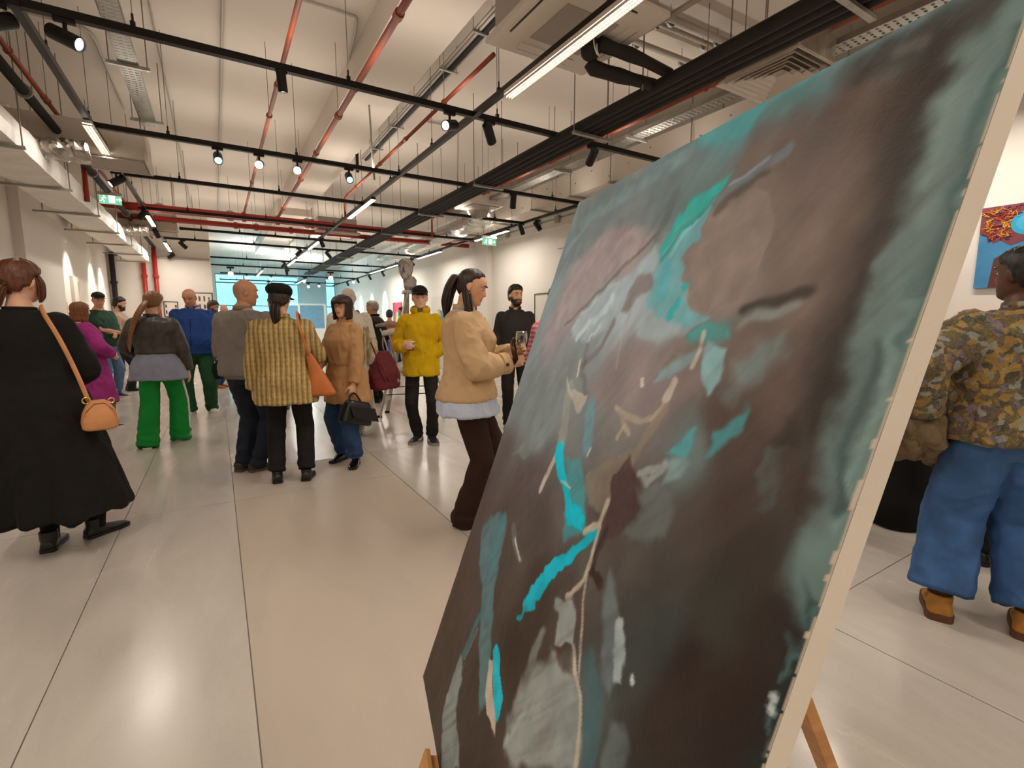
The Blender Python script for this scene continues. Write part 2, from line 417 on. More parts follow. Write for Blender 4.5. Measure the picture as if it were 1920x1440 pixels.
spot(.96, T2, (-.2, -.93, -.32), 'glaring spotlight facing the camera, right of the bright pair', 25, lens=emit('glare_lens', '#fff6ec', 60.))
spot(.14, T2, (0, -.8, -.5), 'spotlight with a bluish lens left of the glaring pair', lens=m_lensb)
spot(1.56, T2, (-.1, -.8, -.5), 'spotlight with a bluish lens right of the glaring pair', lens=m_lensb)
spot(3.99, T2, (.15, .4, -1), 'black spotlight hanging from the second cross track by the air diffuser', 50)
spot(-.98, 8.25, (-.75, -.3, -.6), 'black spotlight at the corner of the left track and third cross track', 50)
spot(-.95, 10.55, (-.6, .2, -.7), 'black spotlight on the left track where the fire main passes', 50)
spot(-.93, 12.6, (.3, .5, -.8), 'black spotlight on the left track between two luminaires', 50)
spot(-.95, 16.75, (-.75, .2, -.6), 'black spotlight on the left track close to the back wall', 40)
spot(-.55, T6, (.6, .3, -.6), 'black spotlight on the sixth cross track near its left end', 40)
spot(-.5, T7, (.5, .5, -.6), 'black spotlight on the seventh cross track near its left end', 40)
spot(5.3, T3-.05, (.5, .3, -.7), 'black spotlight at the right end of the third cross track', 40)
spot(5.38, 7.9, (.5, -.3, -.8), 'black spotlight on the right track next to the painting corner', 40)
spot(2.0, T6, (-.6, .4, -.6), 'black spotlight on the sixth cross track left of the middle track')
spot(2.75, T6, (.6, .4, -.6), 'black spotlight on the sixth cross track right of the middle track')
spot(2.22, 12.15, (.4, .3, -.8), 'black spotlight on the middle track before the red-pipe luminaire')
spot(2.0, T7, (-.5, .4, -.7), 'black spotlight on the seventh cross track left of the middle track')
spot(2.35, T8, (.2, .4, -.9), 'black spotlight on the farthest cross track at the middle track')
spot(2.22, 18.6, (.5, .2, -.7), 'black spotlight past the farthest middle luminaire')
spot(5.35, 14.8, (.7, .2, -.6), 'black spotlight on the right track between far luminaires')
spot(5.35, 15.8, (.85, 0, -.7), 'black spotlight on the right track throwing a light arch on the wall')
# wall washing: arches of light
for k, (y, zz) in enumerate([(16.6, 0), (18.8, 0), (20.6, 0), (22.6, 0), (24.6, 0)]):
    spot(5.62 if y < 20 else 5.6, y, (.5, 0, -.9), '%s lit spotlight washing the far right wall' % ['first', 'second', 'third', 'fourth', 'fifth'][k], 130, 46, z=ZT)
for k, y in enumerate((12.7, 14.8, 15.9)):
    spot(-1.9, y, (-.4, 0, -.95), '%s lit spotlight washing the left wall under the duct' % ['first', 'second', 'third'][k], 66, 62, z=3.28)
track((5.6, 16.2, ZT-.001), (5.6, 28, ZT-.001), 'far black lighting track of the daylit bay along the right wall', 4)
track((.3, 23.0, ZT-.001), (5.6, 23.0, ZT-.001), 'black cross track in the daylit far bay, nearer one', 4)
track((.3, 26.5, ZT-.001), (5.6, 26.5, ZT-.001), 'black cross track in the daylit far bay, by the windows', 4)
track((-1.9, 12.2, 3.279), (-1.9, 16.6, 3.279), 'short black lighting track above the left wall arches', 3)
for k, (x, y, s) in enumerate([(.55, 19.9, 2.1), (3.9, 19.9, 2.1), (2.1, 23, 1.3), (3.4, 23, 1.5), (4.1, 26.5, 1.5), (2.3, 26.5, 1.5), (4.6, 26.5, 1.2), (5.5, 23, 1.2), (1.2, 23, 1.2)]):
    spot(x, y, (-x, -y, -1.9), '%s lit spotlight of the far bay facing the camera' % ['amber left', 'amber right', 'third', 'fourth', 'fifth', 'sixth', 'seventh', 'eighth', 'ninth'][k],
         lens=emit('amber_glow', '#ffdca0', 20.) if k < 2 else emit('far_glow', '#fff2dc', 12.), s=s)

# ---- sprinkler pipes
def pipe(name, label, cat, pts, r, m, joints=(), hang=(), group=None, n=10):
    t = thing(name, label, cat, group=group)
    MB().tube(pts, r, n).build('pipe_run', m, t, smooth=True)
    for (x, y, z, ax) in joints:
        a = np.array(ax, float) * .035
        MB().cyl(np.array((x, y, z)) - a, np.array((x, y, z)) + a, r * 1.35, 10).build('coupling', m, t)
    hangers(t, hang)
    for x, y, z in hang: MB().cyl((x, y - .012, z), (x, y + .012, z), r * 1.5, 10).build('pipe_clamp', m_galv if m is not m_red else m, t)
    return t
g = 'red sprinkler pipes'
pipe('sprinkler_pipe', 'thin red sprinkler pipe left of the two glaring spotlights', 'pipe', [(.65, -4, 3.6), (.65, 11.9, 3.6)], .021, m_red, [(.65, 5.4, 3.6, (0, 1, 0)), (.65, 9.2, 3.6, (0, 1, 0))], [(.65, y, 3.6) for y in (2.5, 6.2, 9.6)], g)
pipe('sprinkler_pipe', 'thick red sprinkler pipe over the middle of the room', 'pipe', [(1.3, -4, 3.6), (1.3, 11.9, 3.6)], .028, m_red, [(1.3, y, 3.6, (0, 1, 0)) for y in (3.75, 5.05, 5.8, 7.2)], [(1.3, y, 3.6) for y in (5.82, 8.6, 11.)], g)
pipe('sprinkler_pipe', 'orange red sprinkler pipe ending below the ceiling cassette', 'pipe', [(2.16, 3.85, 3.6), (2.16, 9.4, 3.6), (2.16, 9.45, 3.57), (2.16, 9.45, 3.2)], .02, m_red, [(2.16, 6.1, 3.6, (0, 1, 0)), (2.16, 9.2, 3.6, (0, 1, 0))], [(2.16, y, 3.6) for y in (4.9, 7.2, 8.6)], g)
pipe('sprinkler_pipe', 'orange red sprinkler pipe right of the black pipe bundle', 'pipe', [(4.2, 1, 3.6), (4.2, 10.2, 3.6), (4.2, 10.3, 3.57), (4.2, 10.3, 3.2)], .022, m_red, [(4.2, 3.2, 3.6, (0, 1, 0)), (4.2, 5.9, 3.6, (0, 1, 0))], [(4.2, y, 3.6) for y in (3.3, 4.6, 5.9, 7.7)], g)
pipe('sprinkler_pipe', 'thin red sprinkler pipe along the left wall, above a black pipe', 'pipe', [(-1.33, 1, 3.6), (-1.33, 16.6, 3.6)], .022, m_red, [(-1.33, 6.9, 3.6, (0, 1, 0))], [(-1.33, y, 3.6) for y in (5.9, 7, 9)], g)
pipe('drain_pipe', 'black pipe along the left wall, beside a thin red pipe', 'pipe', [(-1.33, 1, 3.4), (-1.33, 18.0 - 1.1, 3.4)], .042, m_foam, [], [(-1.33, y, 3.4) for y in (5.2, 6.2, 9, 12)])
# fire main
pipe('fire_main', 'wide red fire main crossing the room, upper of two', 'pipe', [(-1.7, 12.0, 3.55), (7-.9, 12.0, 3.55)], .075, m_redm, [(x, 12, 3.55, (1, 0, 0)) for x in (.65, 1.3, 2.0)], [(x, 12, 3.55) for x in (-.8, .4, 1.9, 4.2)], 'red fire mains')
pipe('fire_main', 'red fire main crossing the room, lower of two', 'pipe', [(-1.5, 12.35, 3.42), (6.1, 12.35, 3.42)], .055, m_redm, [(x, 12.35, 3.42, (1, 0, 0)) for x in (.5, 1.6)], [(x, 12.35, 3.42) for x in (-.6, .9, 3.7)], 'red fire mains')
for x, l in ((-1.61, 'left'), (-1.35, 'right')):
    pipe('riser_pipe', '%s of two red riser pipes on the back wall' % l, 'pipe', [(x, YB-.09, 0.05), (x, YB-.09, 3.12 if l == 'left' else 3.4)], .055, m_redm, [(x, YB-.09, z, (0, 0, 1)) for z in (1.2, 2.6)], group='red risers on the back wall')
pipe('drain_pipe', 'black vertical pipe in the corner by the green t-shirt man', 'pipe', [(-2.28, YB-.12, 0), (-2.28, YB-.12, 3.2)], .06, m_foam, [(-2.28, YB-.12, 2.4, (0, 0, 1))])
pipe('drain_pipe', 'short red vertical pipe below the left air box', 'pipe', [(-1.365, 8.7, 2.95), (-1.365, 8.7, 3.5)], .03, m_redm)
# ---- grey conduits
def conduit(label, pts, r=.012, hang=()): 
    return pipe('conduit', label, 'conduit', pts, r, m_cond, [], hang, 'grey conduits on the ceiling', 8)
zc = CEIL - .03
conduit('grey conduit with two bends left of the near cassette', smooth_path([(-.3, 5.2, zc), (.9, 5.2, zc), (1.28, 5.2, zc), (1.4, 5.3, zc), (1.5, 6.1, zc), (1.56, 6.3, zc), (1.8, 6.4, zc)], 5) + [(1.82, 6.4, 3.6), (1.9, 6.6, 3.2)], .013)
conduit('thin pale conduit running lengthwise above the glaring spotlights', [(.25, -4, zc), (.25, 16.8, zc)], .014)
conduit('second thin pale conduit running lengthwise, right of the first', [(.02-.35, 2, zc), (-.35, 16.8, zc)], .009)
conduit('grey conduit along the left bending down beside the luminaire', smooth_path([(-2.3, 6.7, zc), (-1.2, 6.8, zc), (-.95, 6.85, zc), (-.9, 7.0, zc)], 4) + [(-.9, 7.5, zc), (-.9, 9, zc)], .013)
conduit('pale hooked conduit above the second red pipe', smooth_path([(1.5, 4.0, zc), (1.75, 4.35, zc), (2.0, 4.5, zc), (2.1, 4.45, zc), (2.1, 4.35, zc)], 4), .016)
conduit('grey square-bent conduit above the pipe bundle', [(2.9, 7.2, zc), (3.4, 7.2, zc), (3.4, 7.25, 3.3)], .014)
conduit('slim grey suspension bar right of the near cassette', [(2.84, 3.28, 3.5), (2.95, 1.6, 3.5)], .02, [(2.86, 3.2, 3.5), (2.94, 1.8, 3.5)])
b = thing('conduit_bank', 'bank of grey and black conduits running lengthwise left of the near cassette', 'conduit')
for k, (x, r, m) in enumerate([(2.28, .014, m_cond), (2.32, .018, m_cond), (2.37, .03, m_foam), (2.42, .014, m_cond)]):
    MB().tube([(x, 2.6, 4.1), (x, 8.7, 4.1)], r, 8).build('pipe_run', m, b, smooth=True)
for y in (3.7, 4.4, 5.2, 6., 7., 8.): MB().bb(2.24, 2.46, y-.015, y+.015, 4.06, 4.075).build('bracket', m_galv, b); hangers(b, [(2.25, y, 4.07), (2.45, y, 4.07)])
for k, (y, z, r) in enumerate([(3.5, 4.2, .035), (3.68, 4.25, .025), (3.95, 4.2, .03)]):
    pipe('cross_conduit', '%s grey pipe crossing above the black pipe bundle' % ['thick', 'thin', 'far'][k], 'conduit', [(2.7, y, z), (6.1, y - .1, z)], r, m_cond, [], [(x, y, z) for x in (3.9, 4.6)])
MB().box((2.12, 8.3, 4.0), (.045, .02, .5)).build('hanging_strap', m_black, label='flat black strap hanging beside the conduit bank end', cat='strap')
# ---- black insulated pipe bundle
pb = thing('pipe_bundle', 'bundle of four black insulated pipes running the length of the ceiling', 'pipes')
for k in range(4): MB().tube([(3.19 + k*.088, y, 3.26 + .006*math.sin(y*1.7+k)) for y in np.linspace(-4, 21.3, 26)], .045, 12).build('pipe_run', m_foam, pb, smooth=True)
for y in (1.6, 3.95, 6.1, 8.2, 10.4, 12.6, 14.8, 17, 19.2):
    MB().bb(3.1, 3.56, y-.02, y+.02, 3.18, 3.205).build('bracket', m_galv, pb); hangers(pb, [(3.11, y, 3.19), (3.54, y, 3.19)], r=.006)
br = thing('pipe_branch', 'black insulated pipe branch with white cable loop beside the cassette', 'pipes')
MB().tube([(3.18, 3.0, 3.27), (2.98, 3.04, 3.28), (2.86, 3.06, 3.285), (2.74, 3.08, 3.29), (2.62, 3.1, 3.30), (2.58, 3.1, 3.33)], [.045, .046, .056, .052, .058, .05], 10).build('lower_pipe', m_foam, br, smooth=True)
MB().tube([(3.18, 2.84, 3.29), (2.95, 2.88, 3.34), (2.82, 2.91, 3.365), (2.7, 2.94, 3.38), (2.56, 2.97, 3.40)], [.04, .042, .052, .046, .052], 10).build('upper_pipe', m_foam, br, smooth=True)
MB().ball((2.56, 3.06, 3.4), (.075, .09, .08), 12, 8).ball((2.62, 3.02, 3.46), (.06, .07, .05), 12, 8).build('valve_wrap', m_foam, br, smooth=True)
MB().tube([(2.6, 3.08, 3.45), (2.66, 2.95, 3.62)], .02, 8).build('stub', m_foam, br)
MB().tube(arc((2.56, 3.0, 3.4), .07, 0, 6.1, 16, (.6, .3, 0), (0, .2, .95)), .006, 6).tube(arc((2.58, 3.0, 3.39), .06, .4, 6.6, 16, (.6, .4, .2), (0, .1, .95)), .006, 6).build('cable_loop', mat('white_cable', '#ddd6cc', .5), br, smooth=True)
MB().cyl((3.05, 3.0, 3.2), (3.05, 3.0, CEIL), .006, 6).build('hanger_rod', m_rod, br)
# ---- perforated galvanised trays
def tray(label, x0, x1, y0, y1, z, step=.055):
    t = thing('cable_tray', label, 'cable tray')
    b = MB(); w = x1 - x0; n = max(2, int(round(w / .045)))
    xs = np.linspace(x0, x1, n + 1)
    for x in xs: b.bb(x-.008, x+.008, y0, y1, z, z+.004)
    for y in np.arange(y0, y1, step): b.bb(x0, x1, y, y+.036, z+.0005, z+.0045)
    b.bb(x0-.003, x0, y0, y1, z, z+.05).bb(x1, x1+.003, y0, y1, z, z+.05)
    b.build('perforated_deck', m_galv, t)
    for y in np.arange(y0 + .5, y1, 1.45):
        MB().bb(x0-.09, x1+.09, y-.015, y+.015, z-.03, z-.002).build('support_bar', m_galv, t)
        hangers(t, [(x0-.07, y, z-.01), (x1+.07, y, z-.01)], r=.005)
    return t
tray('perforated steel cable tray hanging above the top left luminaire', -.60, -.46, 2.5, 7.6, 3.7)
tray('perforated steel cable tray running lengthwise right of the black pipes', 4.33, 4.48, 1., 9.5, 3.52)
# ---- ceiling soffit duct
MB().bb(1.5, 2.12, 3.4, 12.9, 4.03, CEIL).build('flat_duct', m_ceil, label='white painted flat duct on the ceiling over the middle', cat='duct', bevel=.006)
MB().bb(1.5, 2.3, 13.6, 22., 4.0, CEIL).build('flat_duct', m_ceil, label='white painted flat duct on the ceiling beyond the fire main', cat='duct', bevel=.006)
# ---- ceiling cassettes
def cassette(label, x, y, z, s=.95, h=.5):
    t = thing('ceiling_cassette', label, 'air conditioner', (x, y, z))
    MB().bb(-s*.44, s*.44, -s*.44, s*.44, .04, h).build('casing', m_wgrey, t, bevel=.004)
    MB().bb(-s/2, s/2, -s/2, s/2, 0, .04).build('panel', m_white, t, bevel=.008)
    MB().bb(-s*.24, s*.24, -s*.24, s*.24, -.006, .002).build('intake_grille', m_wgrey, t)
    for k in range(4):
        M = Matrix.Rotation(k * math.pi / 2, 4, 'Z')
        c = M @ Vector((0, s*.365, -.004)); MB().box(c, (s*.52, s*.085, .012), rz=k*math.pi/2).build('vane', m_white, t, bevel=.002)
        c = M @ Vector((0, s*.415, -.001)); MB().box(c, (s*.5, .008, .008), rz=k*math.pi/2).build('slot', m_black, t)
        hangers(t, [tuple(M @ Vector((s*.42, s*.42, .3)))], CEIL - z, .006)
    return t
cassette('white four-way ceiling cassette behind the long bright luminaire', 2.36, 3.02, 3.45)
cassette('white four-way ceiling cassette far off beside the red fire main', 2.6, 12.6, 3.42, 1.0, .35)
# ---- square louvre diffuser with silver plenum
t = thing('air_diffuser', 'square white louvred air diffuser under a silver plenum box, above the painting', 'air vent', (4.02, 2.46, 3.3))
m_foil = mat('crinkled_silver_foil', '#b9b2a8', .3, .85, var=.25, vscale=9, bump=.6, bscale=14)
m_black_rubber = mat('black_foam_wrap', '#1a1613', .6, .1, var=.5, vscale=5, bump=.3, bscale=10)
MB().bb(-.27, .25, -.3, .3, .05, .36).build('plenum_box', m_foil, t, bevel=.01)
MB().bb(-.275, -.265, -.31, .31, .1, .33).build('duct_wrap', m_black_rubber, t)
for k in range(6):
    a, c = .335 - k*.052, .335 - k*.052 - .03; z = .004*k
    for kk in range(4):
        M = Matrix.Rotation(kk * math.pi/2, 4, 'Z')
        vs = [(-a, a, z), (a, a, z), (c, c, z + .034), (-c, c, z + .034)]
        vs = [M @ Vector(v) for v in vs] + [M @ (Vector(v) + Vector((0, 0, .006))) for v in vs]
        MB().add(vs, [(0, 1, 2, 3), (7, 6, 5, 4), (0, 4, 5, 1), (1, 5, 6, 2), (2, 6, 7, 3), (3, 7, 4, 0)]).build('louvre_blade', m_white, t)
hangers(t, [(-.25, -.28, .3), (.23, .28, .3), (-.25, .28, .3)], CEIL - 3.3, .006)
# ---- right hand main duct with bolts
t = thing('wall_duct', 'long white rectangular duct along the right wall behind the tracks', 'duct')
MB().bb(5.42, 5.95, -4, 13.5, 3.52, 3.92).build('duct_body', m_ceil, t, bevel=.01)
for y in (2.6, 4.4, 5.9, 6.9, 8.1, 9.6, 11.2, 12.8):
    MB().bb(5.34, 6.0, y-.02, y+.02, 3.485, 3.515).build('support_bar', m_galv, t); hangers(t, [(5.37, y, 3.5), (5.98, y, 3.5)], r=.007)
for k in range(26):
    y = 2.2 + k*.42; z = (3.62, 3.8, 3.7)[k % 3]
    MB().cyl((5.408, y, z), (5.425, y, z), .013, 8).build('bolt', m_galv, t)
t = thing('flex_duct', 'crinkled silver flexible duct by the right wall before the fire main', 'duct')
def crinkle(pts, rx, ry, n=20, amp=.018, seed=0):
    rs = np.random.RandomState(seed); b = MB(); P = smooth_path(pts, 10)
    b.tube(P, [(rx*(1 + rs.uniform(-amp, amp)*4 + .04*math.sin(i*2.4)), ry*(1 + rs.uniform(-amp, amp)*4)) for i in range(len(P))], n); 
    v = np.array(b.v); v += (np.stack([vnoise(v*22 + s) for s in (0, 31, 67)], 1) - .5) * amp*2.2; b.v = [tuple(x) for x in v]; return b
crinkle([(4.3, 8.3, 3.42), (4.7, 8.9, 3.46), (5.0, 9.6, 3.5), (5.1, 11, 3.5), (5.1, 14, 3.5), (5.1, 17, 3.5)], .22, .16, seed=1).build('duct_hose', m_foil, t, smooth=False)
MB().bb(3.95, 4.65, 7.9, 8.6, 3.44, 3.7).build('plenum_box', m_white, t, bevel=.02)
MB().bb(4.02, 4.58, 7.97, 8.53, 3.425, 3.445).build('grille', m_wgrey, t)
# ---- left side: insulated duct, air boxes
m_ins = mat('white_insulation_wrap', '#ece7df', .5, .05, var=.1, vscale=4, bump=.55, bscale=7, stretch=(1, 2.5, 1))
t = thing('insulated_duct', 'white wrapped flat duct running along the left wall', 'duct')
def wrapped(x0, x1, y0, y1, z0, z1, ny=90):
    b = MB(); rs = []
    for y in np.linspace(y0, y1, ny):
        prof = [(x0, z0), ((x0*2+x1)/3, z0-.012), ((x0+2*x1)/3, z0-.012), (x1, z0), (x1+.012, (z0+z1)/2), (x1, z1), ((x0+x1)/2, z1+.01), (x0, z1), (x0-.012, (z0+z1)/2)]
        rs.append([(x, y, z) for x, z in prof])
    b.rings(rs); v = np.array(b.v); v += (np.stack([vnoise(v*np.array([7, 9, 7]) + s) for s in (0, 31, 67)], 1) - .5) * .028; b.v = [tuple(x) for x in v]; return b
wrapped(-1.85, -1.40, -4, 15.9, 2.9, 3.14).build('duct_body', m_ins, t)
for y in np.arange(1.2, 15.8, 1.62):
    MB().bb(-2.05, -1.33, y-.02, y+.02, 2.86, 2.885).build('support_bar', m_galv, t); hangers(t, [(-1.35, y, 2.87), (-1.95, y, 2.87)], r=.006)
for k, (y, l) in enumerate(((7.25, 'nearer'), (12.55, 'farther'))):
    t = thing('air_box', '%s beige ceiling air box joined to the left duct' % l, 'air vent')
    MB().bb(-2.3, -.56, y, y+.6, 3.22, 3.56).build('casing', m_ceil, t, bevel=.008)
    MB().bb(-1.12, -.6, y+.06, y+.54, 3.2, 3.225).build('intake_grille', m_wgrey, t)
    MB().bb(-.58, -.55, y-.02, y+.62, 3.19, 3.3).bb(-1.15, -.55, y+.6, y+.62, 3.19, 3.3).build('flange', m_white, t)
    crinkle([(-1.5, y-.3, 3.12), (-1.3, y-.28, 3.13), (-1.05, y-.24, 3.16)], .2, .1, seed=5+k).build('flex_hose', m_foil, t)
    hangers(t, [(-.6, y+.05, 3.5), (-.6, y+.55, 3.5), (-1.5, y+.05, 3.5)], r=.006)
# ---- conduits and boxes high on the right wall
pipe('wall_conduit', 'grey conduit running high along the right wall', 'conduit', [(XR-.05, 1, 3.46), (XR-.05, 11.2, 3.46)], .02, m_cond)
for k, y in enumerate((6.9, 8.2, 8.9, 10.2)):
    MB().bb(XR-.12, XR-.004, y, y+.12, 3.36, 3.5).build('junction_box', m_cond, label='%s small grey junction box high on the right wall' % ['first', 'second', 'third', 'fourth'][k], cat='box', group='junction boxes on the right wall', bevel=.006)
MB().bb(XR-.03, XR-.002, 7.95, 8.35, 2.86, 3.04).build('wall_bracket', m_cond, label='small rectangular grey wall plate near the painting corner', cat='bracket')
pipe('back_conduit', 'pale conduit running across the top of the back wall', 'conduit', [(-2.3, YB-.05, 3.14), (-.05, YB-.05, 3.14)], .03, m_cond)
# ---- exit signs
m_green = emit('exit_sign_green', '#7fc79a', .75); m_signw = emit('exit_sign_white', '#f2fff4', 1.0)
def exit_sign(label, x, y, z, w=.34, h=.15):
    t = thing('exit_sign', label, 'exit sign', (x, y, z))
    MB().bb(-w/2, w/2, -.012, .012, 0, h).build('panel', m_green, t, bevel=.003)
    MB().bb(-w/2-.01, w/2+.01, -.03, .03, h, h+.05).build('housing', m_white, t, bevel=.004)
    b = MB(); yy = -.014   # running figure, door and arrow
    b.bb(-.02, .06, yy-.001, yy+.001, .02, .13)
    b.build('door_symbol', m_signw, t)
    b = MB().ball((-.075, yy, .118), (.011, .002, .011), 10, 6)
    for p, q in (((-.08, .1), (-.095, .065)), ((-.095, .065), (-.075, .045)), ((-.075, .045), (-.085, .02)), ((-.095, .065), (-.115, .04)), ((-.115, .04), (-.135, .04)), ((-.08, .098), (-.055, .085)), ((-.082, .095), (-.105, .08))):
        b.bar((p[0], yy, p[1]), (q[0], yy, q[1]), .003, .011, (0, 0, 1))
    b.build('running_figure', m_signw, t)
    MB().bar((.075, yy, .075), (.115, yy, .075), .003, .014).prism([(.11, .045), (.15, .075), (.11, .105)], (0, yy-.001, 0), (1, 0, 0), (0, 0, 1), (0, 1, 0), .002).build('arrow_symbol', m_signw, t)
    hangers(t, [(-w*.4, 0, h+.04), (w*.4, 0, h+.04)], CEIL - z, .005)
    return t
exit_sign('green exit sign hanging under the right track', 5.25, 9.6, 3.02)
exit_sign('green exit sign hanging by the left duct under the fire main', -1.3, 10.1, 3.2, .28, .13)
# colour fields and brush strokes of the large painting: canvas metres (across, up)
PC = [(0.021,1.361,'8a908e'),(0.019,1.242,'7f8c8e'),(0.017,1.106,'8c9a9a'),(0.01,0.984,'949d9c'),(0.028,0.804,'8b9290'),(0.051,0.673,'6b6462'),(0.044,0.504,'625854'),(0.043,0.306,'5a4d46'),(0.04,0.135,'54483f'),(0.025,0.023,'4d423a'),(0.196,1.373,'848f8e'),(0.399,1.381,'7f9394'),(0.606,1.377,'72989a'),(0.701,1.376,'6aa3a3'),(0.762,1.375,'7a9698'),(0.836,1.374,'7e8f8f'),(0.888,1.366,'6e7d79'),(0.331,1.266,'9c9290'),(0.224,1.212,'a79d9b'),(0.162,1.14,'a89e9e'),(0.128,1.059,'a39a9a'),(0.405,1.207,'a89d99'),(0.439,1.274,'7f8987'),(0.5,1.308,'7b8a89'),(0.724,1.314,'74655f'),(0.692,1.175,'8b7e76'),(0.655,1.141,'93877f'),(0.789,1.143,'85786f'),(0.848,1.163,'75685f'),(0.836,1.287,'63544b'),(0.869,1.301,'55473f'),(0.787,1.341,'675851'),(0.887,1.21,'5f5049'),(0.796,1.22,'7d706a'),(0.709,1.246,'857870'),(0.71,1.089,'958a84'),(0.827,1.043,'7c6f68'),(0.87,1.066,'74665e'),(0.888,1.11,'65574f'),(0.521,1.377,'7b8f90'),(0.669,1.321,'786c66'),(0.89,1.231,'3f3a33'),(0.9,1.152,'443a34'),(0.892,1.065,'463c35'),(0.89,0.976,'443c36'),(0.901,0.944,'40382f'),(0.916,1.253,'7c8a84'),(0.922,1.157,'7f8b86'),(0.926,1.084,'6a7a74'),(0.928,1.017,'5d716b'),(0.937,0.962,'74857d'),(0.938,0.9,'76867f'),(0.938,0.839,'74857e'),(0.941,0.788,'6b7e79'),(0.935,1.313,'7f918e'),(0.932,1.28,'7b8a86'),(0.338,1.045,'9fa8aa'),(0.439,1.086,'b0b8ba'),(0.578,1.044,'a8aead'),(0.338,0.975,'989d9c'),(0.287,0.898,'8e9492'),(0.251,0.791,'8f9694'),(0.471,0.942,'958b88'),(0.544,0.969,'9b908d'),(0.615,0.975,'978d88'),(0.602,0.921,'928886'),(0.683,0.965,'8a7f7a'),(0.544,0.855,'8a8783'),(0.439,0.832,'868a88'),(0.127,0.849,'8b918f'),(0.755,0.901,'5f524c'),(0.715,0.855,'7b8582'),(0.794,0.897,'5b5049'),(0.83,0.943,'6c5f58'),(0.845,0.872,'544a45'),(0.805,0.813,'564b45'),(0.779,0.768,'5c5550'),(0.684,0.727,'625d58'),(0.76,0.702,'58544f'),(0.863,0.775,'46403a'),(0.9,0.85,'483e39'),(0.91,0.744,'3f3833'),(0.853,0.709,'474640'),(0.843,0.639,'3d3430'),(0.912,0.661,'3a302c'),(0.832,0.567,'423934'),(0.943,0.738,'39322d'),(0.952,0.641,'372f2b'),(0.816,0.5,'45403b'),(0.862,0.984,'6f625b'),(0.837,0.981,'776a63'),(0.777,0.975,'7f736c'),(0.603,0.735,'5d514d'),(0.458,0.679,'736d69'),(0.287,0.675,'6d6562'),(0.221,0.588,'655b57'),(0.383,0.571,'625a55'),(0.24,0.491,'5f5852'),(0.575,0.641,'6c6862'),(0.458,0.489,'52473f'),(0.303,0.397,'5b524b'),(0.56,0.549,'5c524c'),(0.458,0.393,'4a3e36'),(0.367,0.236,'4f453d'),(0.422,0.144,'4b4039'),(0.704,0.459,'6c7573'),(0.768,0.477,'4b4b47'),(0.752,0.61,'4d4f4c'),(0.789,0.649,'4a4e4b'),(0.623,0.311,'5a5048')]
